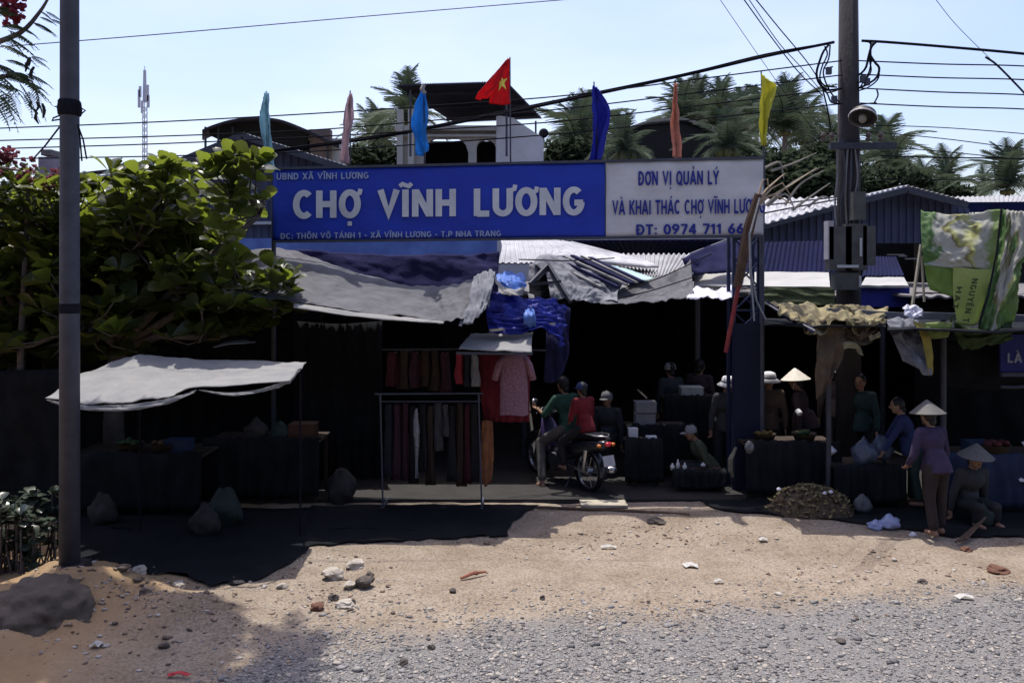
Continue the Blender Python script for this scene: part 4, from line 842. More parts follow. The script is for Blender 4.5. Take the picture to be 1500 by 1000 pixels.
Y = 12.0; X = P(1243, 0, Y).x
t = Thing('utility_pole', 'dark concrete utility pole with cable coils on both sides right of the sign', 'utility pole', (X, Y, 0))
s = MB(); s.tube([(X, Y, 0), (X, Y, 4.4), (X, Y, 8.6)], [.185, .16, .118], 24); t.part('pole', s, concrete, smooth=True)
up = lambda x, y, dy=0: P(x, y, Y + dy)
s = MB(); q = up(1262, 214, -.2); s.box((X + .12, Y - .2, q.z), (.95, .09, .09)); t.part('cross_arm', s, steel_dark)
for zz in (56, 63): s = MB(); s.lathe((X, Y, up(0, zz).z), [(.125, -.02), (.135, -.015), (.135, .015), (.125, .02)], 20); t.part('pole_band', s, galv)
for px in (1206, 1218, 1272, 1290):
    s = MB(); q = up(px, 210, -.2); s.lathe((q.x, q.y, q.z + .03), [(.0, .13), (.03, .12), (.045, .08), (.025, .05), (.045, .03), (.03, 0), (0, 0)], 10); t.part('insulator', s, M('brown_insulator', (.12, .09, .08), (.08, .06, .05), 5, .3))
loops = [[(1214, 66), (1206, 76), (1200, 92), (1196, 108), (1200, 122), (1212, 132), (1232, 130)], [(1208, 68), (1212, 80), (1204, 98), (1201, 116), (1209, 126), (1226, 128)], [(1216, 66), (1214, 86), (1206, 104), (1210, 122), (1220, 140), (1230, 150)],
         [(1200, 120), (1212, 138), (1218, 150), (1232, 152)], [(1205, 130), (1212, 160), (1216, 186), (1214, 205)], [(1196, 112), (1208, 134), (1222, 134), (1234, 128)], [(1212, 92), (1208, 100), (1220, 98)],
         [(1265, 60), (1276, 64), (1272, 84), (1268, 100), (1258, 110), (1254, 106)], [(1280, 62), (1274, 78), (1282, 92), (1288, 100), (1284, 114), (1270, 124), (1256, 130)], [(1276, 64), (1274, 88), (1276, 104), (1268, 116), (1256, 122)], [(1284, 62), (1276, 72), (1276, 90), (1272, 108), (1260, 128)], [(1288, 100), (1286, 116), (1272, 128), (1258, 133)],
         [(1284, 130), (1286, 140), (1280, 152)], [(1256, 154), (1270, 152), (1284, 151)], [(1226, 196), (1212, 196), (1198, 204), (1180, 210)]]
for k, pp in enumerate(loops):
    s = MB(); pts = [up(x, y, -.14 + .05 * math.sin(k * 2.1)) for x, y in pp]; fine = [cat(pts, u / 14) for u in range(15)]
    s.tube(fine, .017 if k in (0, 7, 8) else .011, 6); t.part('cable_loop', s, black_rub, smooth=True)
for px, py in ((1214, 104), (1264, 116), (1270, 120), (1222, 146), (1232, 210)):
    s = MB(); q = up(px, py, -.2); s.box(q, (.07, .06, .10)); t.part('clamp', s, galv)
for k in range(6):
    s = MB(); x = 1226 + k * 7 + 2 * math.sin(k); pts = [up(x, 218, -.21), up(x + 4 * math.sin(k * 2), 262, -.24), up(x - 3, 300, -.22), up(x, 350, -.22)]; s.tube([cat(pts, u / 10) for u in range(11)], .014, 5); t.part('down_cable', s, steel_dark if k % 2 else M('grey_conduit', (.2, .19, .19), (.13, .12, .12), 5, .7))
for px, py, wd, hh in ((1214, 352, 8, 55), (1228, 364, 32, 62), (1251, 362, 30, 66), (1270, 360, 18, 56), (1256, 302, 18, 40), (1238, 412, 34, 24)):
    s = MB(); q = up(px, py, -.28); s.box(q, (wd / 100, .16, hh / 100)); t.part('meter_box', s, M('meter_box_grey', (.11, .105, .10), (.07, .065, .06), 6, .8, .2) if px != 1214 else M('pale_meter_box', (.4, .38, .4), (.3, .28, .3), 6, .7))
for px, py, hh in ((1261, 362, 26), (1242, 390, 4), (1260, 412, 16)):
    s = MB(); q = up(px, py, -.39 if py < 400 else -.38); s.box(q, (.03 if hh > 5 else .3, .02, hh / 100)); t.part('meter_slot', s, M('pale_slot', (.5, .5, .5), (.4, .4, .4), 5, .6))
# lamp on the pole
lt = Thing('street_light', 'old round street light head bolted to the utility pole', 'street light', up(1262, 168, -.3))
rot = Matrix.Rotation(R(-28), 3, 'X') @ Matrix.Rotation(R(20), 3, 'Y'); q = up(1264, 172, -.42)
s = MB(); s.lathe(q, [(0, .15), (.08, .14), (.17, .07), (.19, 0), (.17, -.02), (.15, 0)], 20, rot); lt.part('shade', s, M('dark_enamel', (.06, .055, .06), (.04, .035, .04), 6, .5), smooth=True)
s = MB(); s.lathe(q, [(.19, .005), (.198, .0), (.19, -.02)], 20, rot); lt.part('rim', s, M('worn_rim', (.45, .43, .42), (.35, .33, .32), 6, .5), smooth=True)
s = MB(); s.ell(q + rot @ Vector((0, 0, -.02)), (.055, .055, .07), 10, 8); lt.part('bulb', s, M('dusty_bulb', (.3, .27, .22), (.22, .2, .16), 6, .4), smooth=True)
s = MB(); s.tube([(X, Y - .1, q.z + .05), (X + .08, Y - .25, q.z + .14), q + Vector((0, 0, .12))], .02, 6); lt.part('bracket', s, steel_dark)

def wire(pp, label, r=.009, Ys=(12, 12), n=24, name='power_cable', mat=None):
    s = MB(); m = len(pp) - 1
    pts = [P(x, y, Ys[0] + (Ys[1] - Ys[0]) * i / m) for i, (x, y) in enumerate(pp)]
    s.tube([cat(pts, k / n) for k in range(n + 1)], r, 6); single(name, s, mat or black_rub, label, 'cable', 'overhead cables', smooth=True)
wire([(-120, 292), (117, 257), (250, 244), (401, 222), (515, 207), (590, 195), (695, 175), (830, 147), (1000, 111), (1120, 83), (1222, 62)], 'thick black cable bundle sagging from the utility pole top down to the left', .022, (12.6, 11.9), 60)
wire([(-120, 289), (117, 254), (250, 241), (401, 220), (515, 204), (590, 193), (695, 172), (830, 144), (1000, 109), (1120, 80), (1222, 62)], 'thinner cable twisted along the thick bundle left of the utility pole', .012, (12.55, 11.85), 60)
wire([(1262, 60), (1300, 62), (1400, 70), (1500, 79), (1620, 92)], 'thick black cable bundle leaving the utility pole to the right', .020, (11.9, 11.6))
for k, (a, b_, c, d, e) in enumerate([(188, 166, 139, 89, 151), (206, 190, 158, 110, 137), (218, 200, 176, 130, 129), (233, 221, 194, 152, 117)]):
    # rows at x = -120.. 0, 450, 830, 1230
    nm = ['uppermost', 'second', 'third', 'lowest'][k]
    wire([(-120, a + 5), (0, a), (225, (a + b_) / 2 + 2), (450, b_ + 1), (640, (b_ + c) / 2 + 2), (830, c + 1), (1030, (c + d) / 2 + 1), (1234, d)], f'{nm} of the four thin cables running left from the utility pole', .010, (12.2, 11.9), 48)
for k, (a, d) in enumerate([(89, 97), (109, 117), (129, 139), (151, 160)]):
    wire([(1254, a), (1375, (a + d) / 2 + 1), (1500, d), (1620, d + 10)], f'{["uppermost", "second", "third", "lowest"][k]} of the four dark cables running right from the utility pole', .010, (11.95, 11.7))
for k, (a, m_, d) in enumerate([(183, 187, 196), (192, 203, 218), (213, 222, 234), (228, 231, 233), (262, 263, 264)]):
    wire([(1262 if k < 3 else 1290, a), (1380, m_), (1500, d), (1620, d + 11)], ['thin cable leaving the pole just under the street light', 'thin cable sloping down right below the street light', 'thin cable leaving the cross arm and sloping to the right', 'dark cable level with the cross arm on the right', 'lowest thin cable crossing the palms on the right'][k], .007 if k != 3 else .011, (11.9, 11.8))
wire([(-100, 76), (0, 69), (250, 49), (560, 22), (860, -3)], 'single pale cable crossing the top left of the sky', .007, (10, 10.5), 30, mat=M('pale_cable', (.2, .2, .26), (.15, .15, .2), 5, .6))
for k, (pp, r) in enumerate([([(1055, 0), (1110, 80), (1160, 150), (1205, 206)], .004), ([(1090, 0), (1130, 55), (1170, 106), (1205, 140)], .008), ([(1096, -2), (1140, 62), (1170, 95), (1200, 130)], .006), ([(1106, -2), (1140, 40), (1180, 88), (1200, 118)], .008), ([(1368, -4), (1400, 36), (1450, 86), (1505, 140)], .004), ([(1444, 84), (1462, 97), (1500, 136), (1520, 160)], .013)]):
    wire(pp, ['faintest thin wire slanting to the cross arm from the top', 'slanting cable left of the pole, leftmost of the close three', 'slanting cable left of the pole, middle of the close three', 'slanting cable left of the pole, rightmost of the close three', 'faint thin wire slanting down in the upper right sky', 'short thick end of cable slanting at the right edge'][k], r, (10, 11.8) if k < 4 else (10.5, 11))
wire([(118, 262), (128, 256), (230, 250), (400, 235)], 'thin cable just above the leaves below the thick bundle', .007, (12.4, 12.3))
# ================================================================ RIGHT HAND STALL FRONT
t = Thing('stall_beam', 'grey horizontal beam carrying the ragged cloths at the right stalls', 'beam', (P(1360, 0, 10.6).x, 10.6, 2.4))
s = MB(); s.bar(P(1212, 455, 10.6), P(1340, 463, 10.5), .09, .07); t.part('beam', s, M('grey_beam', (.16, .16, .19), (.1, .1, .12), 5, .8, .2))
s = MB(); s.bar(P(1340, 462, 10.5), P(1560, 468, 10.2), .10, .09); t.part('beam', s, M('grey_beam', ()))
for px in (1216, 1385):
    s = MB(); q = P(px, 460, 10.6); s.tube([(q.x, q.y + .05, q.z), (q.x, q.y + .05, 0)], .035, 8); t.part('post', s, steel_dark)
single('yellow_canvas', sheet(rows([(1122, 440, 10.9), (1150, 444, 10.9), (1185, 446, 10.9), (1225, 449, 10.8), (1255, 447, 10.8), (1300, 452, 10.7)], [(1140, 448, 10.6), (1160, 458, 10.5), (1190, 464, 10.4), (1222, 462, 10.4), (1260, 462, 10.4), (1298, 463, 10.5)], [(1140, 456, 10.3), (1165, 470, 10.2), (1196, 490, 10.1), (1228, 470, 10.2), (1260, 490, 10.15), (1285, 468, 10.3)]), 110, 36, .035, 9, 4, folds=.05, nf=7, seed=41, ragged=1.5), yelt, 'yellowish crumpled canvas thrown over the ropes left of the utility pole foot', 'canvas', smooth=True)
single('navy_lining', sheet(rows([(1122, 440, 10.85), (1150, 456, 10.5), (1192, 480, 10.1)], [(1126, 448, 10.8), (1150, 466, 10.45), (1192, 488, 10.05)]), 20, 6, .01, 4, 2, seed=42), darkbluet, 'navy strip along the lower left hem of the yellowish canvas', 'cloth', smooth=True)
s = MB(); s.tube([P(1121, 443, 10.8), P(1155, 464, 10.4), P(1194, 484, 10.0)], .012, 5); single('edge_rope', s, whitet, 'pale rope along the lower left hem of the yellowish canvas', 'rope')
single('brown_cloth', sheet(rows([(1194, 470, 10.3), (1215, 468, 10.3), (1240, 470, 10.3)], [(1196, 520, 10.2), (1216, 522, 10.2), (1236, 520, 10.2)], [(1196, 586, 10.2), (1212, 566, 10.2), (1220, 550, 10.2)]), 24, 30, .05, 3, 5, folds=.02, nf=3, seed=43), brownt, 'dark brown cloth hanging below the yellowish canvas', 'cloth', smooth=True)
single('brown_cloth', sheet(rows([(1236, 470, 10.35), (1262, 470, 10.3), (1290, 468, 10.4)], [(1240, 490, 10.3), (1262, 496, 10.2), (1282, 486, 10.3)], [(1250, 500, 10.3), (1265, 506, 10.2), (1276, 496, 10.3)]), 24, 18, .06, 4, 4, seed=44), brownt, 'brown rag bundle hanging under the grey beam', 'cloth', smooth=True)
for k, pts in enumerate([[(1234, 502), (1248, 500), (1262, 511)], [(1272, 492), (1280, 490), (1288, 486)], [(1238, 466), (1252, 467), (1266, 466)], [(1276, 470), (1288, 468), (1297, 466)], [(1215, 446), (1235, 447), (1250, 455)]]):
    a = [P(x, y, 10.12) for x, y in pts]; s = sheet([a, [v + Vector((.0, -.05, -.05 - .03 * (k == 0))) for v in a]], 14, 8, .03, 3, 3, seed=50 + k)
    single('cream_rag', s, yelt, ['cream rag lit by sun, lowest of the scraps under the beam', 'small cream rag at the right of the brown bundle', 'cream scrap right under the beam near the pole', 'small pale scrap caught at the right part of the beam', 'pale scrap folded over the beam at the utility pole'][k], 'cloth', smooth=True)
single('grey_flap', sheet(rows([(1298, 468, 10.4), (1325, 466, 10.4), (1345, 470, 10.4)], [(1310, 500, 10.2), (1334, 502, 10.1), (1352, 500, 10.2)], [(1322, 528, 10.1), (1345, 540, 10.0), (1362, 552, 10.0)]), 30, 30, .05, 4, 4, folds=.02, nf=3, seed=45), silvert, 'grey plastic flap hanging in a point under the beam', 'tarpaulin', smooth=True)
single('yellow_strap_cloth', sheet(rows([(1338, 470, 10.1), (1350, 474, 10.1)], [(1352, 500, 10.0), (1365, 502, 10.0)], [(1360, 550, 10.0), (1366, 548, 10.0)]), 8, 20, .02, 2, 4, seed=46), M('mustard_cloth', (.42, .36, .08), (.22, .18, .05), 5, .8, transl=.2), 'narrow mustard yellow cloth edge beside the grey plastic flap', 'cloth', smooth=True)
single('white_tie', sheet(rows([(1322, 450, 10.2), (1336, 446, 10.2), (1350, 452, 10.2)], [(1326, 462, 10.1), (1338, 466, 10.1), (1352, 463, 10.1)]), 14, 10, .05, 4, 4, seed=47), M('white_plastic', ()), 'knotted white plastic around the beam beneath the green cloth', 'plastic', smooth=True)
s = MB(); s.bar(P(1349, 358, 10.5), P(1336, 452, 10.45), .028); s.bar(P(1350, 375, 10.5), P(1354, 442, 10.45), .022)
single('pale_stakes', s, bamboo, 'two pale thin stakes leaning together left of the green cloth', 'stakes')
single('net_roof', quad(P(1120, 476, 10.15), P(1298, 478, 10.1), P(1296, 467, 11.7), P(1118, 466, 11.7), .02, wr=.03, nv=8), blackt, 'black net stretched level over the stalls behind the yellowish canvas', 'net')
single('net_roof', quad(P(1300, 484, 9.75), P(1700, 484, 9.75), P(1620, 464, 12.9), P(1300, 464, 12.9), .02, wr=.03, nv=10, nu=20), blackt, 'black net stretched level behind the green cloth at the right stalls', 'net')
# printed green cloths
def print_mat(name, stops, sc_, warp=.35, seed=0):
    m = bpy.data.materials.new(name); m.use_nodes = True; n = m.node_tree.nodes; L = m.node_tree.links; b = n['Principled BSDF']; out = n['Material Output']
    b.inputs['Roughness'].default_value = .65; uv = n.new('ShaderNodeUVMap'); mp = n.new('ShaderNodeMapping'); mp.inputs['Scale'].default_value = sc_; mp.inputs['Location'].default_value = (seed, seed * .7, 0)
    L.new(uv.outputs[0], mp.inputs[0]); nz = n.new('ShaderNodeTexNoise'); nz.inputs['Scale'].default_value = 1; nz.inputs['Detail'].default_value = 3; L.new(mp.outputs[0], nz.inputs['Vector'])
    sx = n.new('ShaderNodeSeparateXYZ'); L.new(uv.outputs[0], sx.inputs[0])
    a = n.new('ShaderNodeMath'); a.operation = 'MULTIPLY_ADD'; L.new(nz.outputs['Fac'], a.inputs[0]); a.inputs[1].default_value = warp * 1.6; a0 = n.new('ShaderNodeMath'); a0.operation = 'SUBTRACT'; L.new(sx.outputs[0], a0.inputs[0]); a0.inputs[1].default_value = warp * .8; L.new(a0.outputs[0], a.inputs[2])
    r = n.new('ShaderNodeValToRGB'); r.color_ramp.interpolation = 'LINEAR'
    while len(r.color_ramp.elements) < len(stops): r.color_ramp.elements.new(.5)
    for e, (p, c) in zip(r.color_ramp.elements, stops): e.position = p; e.color = (*c, 1)
    L.new(a.outputs[0], r.inputs[0]); L.new(r.outputs[0], b.inputs['Base Color'])
    t = n.new('ShaderNodeBsdfTranslucent'); L.new(r.outputs[0], t.inputs[0]); mx = n.new('ShaderNodeMixShader'); mx.inputs[0].default_value = .5
    L.new(b.outputs[0], mx.inputs[1]); L.new(t.outputs[0], mx.inputs[2]); L.new(mx.outputs[0], out.inputs[0]); return m
g1, g2, wh, yg, br_ = (.13, .24, .08), (.24, .33, .11), (.50, .50, .44), (.48, .50, .18), (.22, .20, .09)
pm1 = print_mat('printed_cloth_left', [(0, g1), (.20, g1), (.24, wh), (.46, wh), (.50, br_), (.56, yg), (.68, wh), (.85, wh), (.95, g2)], (2.0, 2.2, 1), .8, 1.3)
pm2 = print_mat('printed_cloth_right', [(0, g1), (.25, g1), (.30, br_), (.36, wh), (.60, wh), (.66, yg), (.72, g1), (1, g2)], (2.4, 2.0, 1), .9, 4.1)
t = Thing('green_cloth', 'green and white printed cloth with lettering hung over the right hand stall', 'cloth', P(1405, 400, 10.2))
t.part('upper_cloth', sheet(rows([(1349, 307, 10.5), (1380, 312, 10.4), (1420, 314, 10.3), (1466, 306, 10.2)], [(1349, 335, 10.4), (1382, 338, 10.3), (1424, 338, 10.2), (1463, 335, 10.1)], [(1351, 365, 10.3), (1384, 368, 10.2), (1424, 366, 10.1), (1459, 372, 10.1)], [(1354, 388, 10.3), (1390, 392, 10.2), (1424, 392, 10.1), (1455, 396, 10.1)]), 50, 36, .05, 4, 4, folds=.015, nf=4, seed=60, th=.004), pm1, smooth=True)
t.part('green_corner', sheet(rows([(1354, 387, 10.29), (1375, 390, 10.25), (1397, 393, 10.2)], [(1357, 408, 10.27), (1376, 412, 10.23), (1396, 416, 10.18)], [(1362, 424, 10.25), (1380, 430, 10.2), (1398, 436, 10.15)]), 20, 16, .02, 3, 3, seed=61, th=.004), M('leaf_green_cloth', (.24, .35, .08), (.15, .24, .06), 4, .7, transl=.5), smooth=True)
strip = rows([(1396, 390, 10.17), (1410, 392, 10.12), (1430, 394, 10.08), (1455, 394, 10.08)], [(1396, 430, 10.15), (1412, 432, 10.1), (1428, 432, 10.05), (1446, 430, 10.05)], [(1402, 474, 10.1), (1412, 476, 10.08), (1424, 477, 10.05), (1432, 474, 10.05)])
t.part('yellow_green_strip', sheet(strip, 24, 24, .012, 3, 3, seed=62, th=.004), M('yellow_green_cloth', (.46, .52, .19), (.34, .42, .13), 3, .7, transl=.5), smooth=True)
dl = M('dark_green_print', (.05, .06, .02), (.04, .05, .015), 4, .8)
ang = lambda cx_, cy_: (lambda x, y, d: P(cx_ + (y) - x * .22, cy_ + x, 9.99 - d))
letters(t, 'NGUYÊN T', ang(1424, 408), 0, 64, 0, 9, dl, t=.22, track=.16)
letters(t, 'HAT G', ang(1402, 420), 0, 52, 0, 8, dl, t=.22, track=.2)
t.part('right_cloth', sheet(rows([(1468, 306, 10.3), (1490, 310, 10.2), (1530, 312, 10.1)], [(1462, 350, 10.2), (1486, 354, 10.1), (1525, 352, 10.0)], [(1456, 395, 10.1), (1476, 398, 10.0), (1500, 384, 10.0)], [(1444, 440, 10.05), (1468, 436, 9.95), (1490, 420, 10)], [(1432, 480, 10.0), (1456, 485, 9.95), (1484, 470, 10)]), 44, 50, .07, 4, 5, folds=.03, nf=4, seed=63, th=.004), pm2, smooth=True)
t.part('lower_cloth', sheet(rows([(1395, 470, 10.3), (1440, 480, 10.2), (1484, 440, 10.3)], [(1400, 492, 10.25), (1440, 500, 10.15), (1484, 482, 10.2)], [(1410, 512, 10.3), (1445, 506, 10.2), (1484, 498, 10.2)]), 34, 24, .05, 4, 4, folds=.02, nf=4, seed=64, th=.004), M('dark_green_cloth', (.045, .075, .025), (.03, .05, .02), 4, .8, transl=.1), smooth=True)
t.part('green_scrap', sheet(rows([(1350, 474, 10.1), (1368, 472, 10.1), (1396, 472, 10.1)], [(1356, 496, 10.05), (1370, 496, 10.05), (1388, 494, 10.05)]), 14, 12, .03, 3, 3, seed=65, th=.004), M('yellow_green_cloth', ()), smooth=True)
t.part('cord', (lambda s: (s.tube([P(1467, 306, 10.05), P(1460, 370, 9.98), P(1448, 430, 9.95), P(1434, 476, 9.95)], .012, 5), s)[1])(MB()), black_rub)
t = Thing('blue_shop_sign', 'dark blue sign board with pale letters cut by the right edge', 'sign', P(1500, 545, 10.6))
s = MB(); a, c = P(1466, 545, 10.6), P(1570, 490, 10.6); s.box(((a.x + c.x) / 2, 10.62, (a.z + c.z) / 2), (c.x - a.x, .03, c.z - a.z)); t.part('board', s, M('dark_blue_board', (.018, .022, .16), (.014, .016, .11), 3, .7))
letters(t, 'LÀ', lambda x, y, d: P(x, y, 10.6 - d), 1476, 1497, 531, 517, M('pale_print', (.25, .27, .36), (.2, .22, .3), 4, .7), t=.2, track=.12)
s = MB(); s.box(((a.x + c.x) / 2, 10.6, a.z - .03), (c.x - a.x, .05, .05)); t.part('frame', s, galv)
single('dark_net', sheet(rows([(1385, 498, 11), (1440, 500, 11), (1560, 480, 11)], [(1385, 545, 10.9), (1440, 550, 10.9), (1560, 552, 10.9)], [(1385, 566, 10.9), (1440, 570, 10.9), (1560, 572, 10.9)]), 30, 16, .05, 5, 3, seed=70), blackt, 'dark net hanging behind the blue shop sign', 'net', smooth=True)
s = MB(); s.tube([P(1466, 566, 10.5), P(1486, 567, 10.45), P(1540, 563, 10.4)], .02, 6); single('pale_rail', s, galv, 'thin pale rail beneath the blue shop sign', 'rail')

# ================================================================ CLOTHES STALL
Y = 10.55
t = Thing('clothes_rack', 'thin square metal rack hung with dark trousers and dresses beside the entrance', 'clothes rack', (P(632, 0, Y).x, Y, 0))
for x0, y0, x1, y1, d in [(549, 577, 708, 576, 0), (557, 577, 561, 745, 0), (701, 577, 706, 757, 0), (560, 744, 706, 744, 0), (557, 588, 703, 588, .25), (557, 577, 557, 588, .12), (701, 577, 703, 588, .12)]:
    s = MB(); s.tube([P(x0, y0, Y + (d if x0 != x1 or d == 0 else 0)), P(x1, y1, Y + d)], .012, 6); t.part('tube', s, galv)
for px in (561, 706):
    s = MB(); q = P(px, 745, Y); s.bar((q.x, Y - .25, .03), (q.x, Y + .45, .03), .03); t.part('foot', s, galv)
DK = [M(f'dark_fabric_{n_}', c, tuple(v * .6 for v in c), 9, .9) for n_, c in (('plum', (.05, .018, .028)), ('slate', (.02, .023, .03)), ('brown', (.04, .025, .018)), ('wine', (.06, .012, .018)), ('black', (.015, .015, .018)), ('grey', (.06, .06, .065)))]
def hanging(px0, px1, py0, py1, Y_, mat, label, name='garment', catg='garment', taper=.75, seed=0, fold=.03, group=None):
    mx = (px0 + px1) / 2; hw = (px1 - px0) / 2
    r_ = []
    for v, k in ((0, .35), (.08, taper), (.5, .95), (1, 1)):
        y = py0 + (py1 - py0) * v; r_.append([P(mx - hw * k, y, Y_ + .06), P(mx, y, Y_ - .03), P(mx + hw * k, y, Y_ + .06)])
    s = sheet(r_, 14, 16, .012, 2, 3, folds=fold, nf=2.5, seed=seed, th=.01)
    return single(name, s, mat, label, catg, group, smooth=True)
items = [(562, 576, 592, 700, 1, 'slate grey trousers at the left end of the metal rack'), (573, 590, 592, 702, 0, 'plum coloured dress second from the left on the metal rack'), (588, 600, 590, 704, 0, 'second plum dress hanging beside the first on the metal rack'), (599, 611, 594, 708, 4, 'black garment left of the speckled one on the metal rack'),
         (613, 626, 592, 690, 4, 'black trousers right of the speckled garment on the metal rack'), (625, 637, 594, 710, 2, 'dull brown dress in the middle of the metal rack'), (636, 648, 590, 660, 5, 'short grey garment with pale edge on the metal rack'), (647, 659, 592, 640, 5, 'second short grey garment on the metal rack'),
         (657, 669, 594, 705, 4, 'black garment right of the short grey ones on the metal rack'), (668, 680, 590, 712, 2, 'brown garment near the right of the metal rack'), (679, 690, 592, 708, 3, 'wine red garment second from the right on the metal rack'), (688, 700, 592, 706, 4, 'black garment at the right end of the metal rack')]
for k, (a, b_, c, d, m_, lab) in enumerate(items): hanging(a, b_, c, d, Y + .22, DK[m_], lab, seed=k)
hanging(607, 613, 598, 700, Y + .15, M('speckled_fabric', (.42, .42, .44), (.03, .03, .035), 60, .9), 'narrow black and white speckled garment on the metal rack', seed=33)
for k, (a, b_, c, d, m_, lab) in enumerate([(566, 584, 516, 566, 3, 'dark wine blouse hung at the far left of the upper row'), (583, 600, 514, 570, 2, 'brown blouse second in the upper row of hung clothes'), (599, 616, 515, 568, 0, 'plum blouse third in the upper row of hung clothes'), (615, 630, 512, 566, 2, 'brown patterned blouse in the middle of the upper row'), (629, 644, 514, 572, 2, 'rust brown shirt right of the middle of the upper row'), (643, 660, 516, 574, 0, 'dusty plum shirt left of the red one in the upper row')]):
    hanging(a, b_, c, d, Y + .5, DK[m_], lab, seed=60 + k)
hanging(668, 678, 518, 562, Y + .3, M('crimson_fabric', (.30, .03, .05), (.2, .02, .03), 6, .85), 'narrow crimson garment left of the red cloth', seed=71)
hanging(680, 690, 520, 566, Y + .3, DK[1], 'narrow slate garment between crimson and pale ones', seed=72)
hanging(690, 702, 520, 566, Y + .25, M('pale_grey_fabric', (.25, .25, .26), (.15, .15, .16), 6, .85), 'narrow pale grey garment beside the red cloth', seed=73)
s = MB(); s.tube([P(560, 512, Y + .45), P(700, 511, Y + .3), P(800, 513, Y + .2)], .012, 6); single('hanging_rail', s, steel_dark, 'upper rail from which blouses and the patterned shirt hang', 'rail')
single('red_cloth', sheet(rows([(700, 519, Y + .35), (740, 518, Y + .3), (777, 519, Y + .3)], [(704, 570, Y + .3), (740, 572, Y + .26), (776, 570, Y + .3)], [(708, 616, Y + .32), (742, 618, Y + .26), (775, 617, Y + .32)]), 40, 26, .015, 4, 2, folds=.025, nf=6, seed=74), M('dark_red_cloth', (.12, .008, .016), (.08, .005, .01), 5, .85), 'dark red cloth hanging behind the patterned shirt', 'cloth', smooth=True)
single('orange_scarf', sheet(rows([(706, 616, Y + .2), (714, 615, Y + .2), (722, 617, Y + .2)], [(704, 665, Y + .2), (713, 664, Y + .16), (722, 668, Y + .2)], [(706, 706, Y + .2), (713, 712, Y + .18), (720, 702, Y + .2)]), 14, 24, .02, 2, 4, folds=.02, nf=2, seed=75), M('orange_brown_cloth', (.28, .11, .04), (.13, .05, .03), 7, .85), 'orange brown scarf hanging below the red cloth', 'scarf', smooth=True)
# T-shirt: body and two sleeves as one soft shell
s = MB(); cx, Yt = 753, Y - .12
prof = [(518, 8, .03), (519.5, 16, .05), (524, 22, .07), (545, 20.5, .09), (575, 20.5, .08), (607, 21, .08)]
ring = 28; vs = []
for j in range(25):
    v = j / 24 * (len(prof) - 1); i = min(int(v), len(prof) - 2); u = v - i
    y = prof[i][0] * (1 - u) + prof[i + 1][0] * u; wd = prof[i][1] * (1 - u) + prof[i + 1][1] * u; dp = prof[i][2] * (1 - u) + prof[i + 1][2] * u
    for k in range(ring):
        a = 2 * math.pi * k / ring; f_ = 1 + .10 * math.sin(k * 2.6 + j * .1) * (j / 24)
        c_ = P(cx + wd * math.cos(a), y, Yt); vs.append(c_ + Vector((0, dp * math.sin(a) * f_, .008 * math.sin(a * 3 + 1) * (j / 24))))
s.add(vs, [(j * ring + k, j * ring + (k + 1) % ring, (j + 1) * ring + (k + 1) % ring, (j + 1) * ring + k) for j in range(24) for k in range(ring)] + [tuple(range(ring - 1, -1, -1))])
shirtm = M('patterned_pink_fabric', (.26, .14, .18), (.12, .06, .08), 55, .9, detail=2)
t = Thing('patterned_shirt', 'pink patterned T-shirt hanging on the rail beneath the small flat canopy', 'T-shirt', (P(cx, 0, Yt).x, Yt, P(0, 607, Yt).z))
t.part('body', s, shirtm, smooth=True)
for sg in (-1, 1):
    s = MB(); s.tube([P(cx + sg * 15, 523, Yt), P(cx + sg * 22, 534, Yt), P(cx + sg * 28, 556, Yt)], [.065, .085, .082], 14, flat=.55); t.part('sleeve', s, shirtm, smooth=True)
s = MB(); s.tube([P(cx - 17, 520, Yt), P(cx, 514, Yt), P(cx + 17, 520, Yt)], .008, 5); s.tube([P(cx, 514, Yt), P(cx + 1, 509, Yt)], .006, 5); t.part('hanger', s, steel_dark)
# ================================================================ MOTORBIKE
def rotz(a): return Matrix.Rotation(a, 3, 'Z')
bx0, by0 = G(862, 722).x, G(862, 722).y; HEAD = R(33)
mbx = Thing('motorbike', 'dark underbone motorbike pointing into the market with two people on it', 'motorbike', (0, 0, 0))
paint = M('dark_gloss_paint', (.02, .02, .03), (.015, .015, .02), 3, .25, spec=.6); chrome = M('chrome', (.5, .5, .52), (.4, .4, .42), 5, .25, metal=.9); purp = M('purple_paint', (.035, .02, .09), (.03, .02, .07), 3, .3, spec=.6)
for yy in (0, 1.22):
    s = MB(); n1, n2 = 28, 8; vs = []; fs = []
    for i in range(n1):
        a = 2 * math.pi * i / n1
        for j in range(n2):
            c = 2 * math.pi * j / n2; r = .262 + .038 * math.cos(c); vs.append((.036 * math.sin(c), yy + r * math.cos(a), .30 + r * math.sin(a)))
    fs = [(i * n2 + j, i * n2 + (j + 1) % n2, ((i + 1) % n1) * n2 + (j + 1) % n2, ((i + 1) % n1) * n2 + j) for i in range(n1) for j in range(n2)]
    s.add(vs, fs); ty = mbx.part('wheel', s, black_rub, smooth=True)
    s = MB(); s.lathe((0, yy, .30), [(.232, -.02), (.232, .02), (.222, .02), (.222, -.02), (.232, -.02)], 28, Matrix.Rotation(R(90), 3, 'Y')); mbx.part('rim', s, chrome, ty)
    s = MB(); s.lathe((0, yy, .30), [(0, -.05), (.05, -.045), (.05, .045), (0, .05)], 12, Matrix.Rotation(R(90), 3, 'Y'))
    for k in range(10): a = 2 * math.pi * k / 10; s.tube([(0, yy + .04 * math.cos(a), .3 + .04 * math.sin(a)), (0, yy + .225 * math.cos(a), .3 + .225 * math.sin(a))], .005, 4)
    mbx.part('spokes', s, chrome, ty)
s = MB()      # rear body: lofted rings
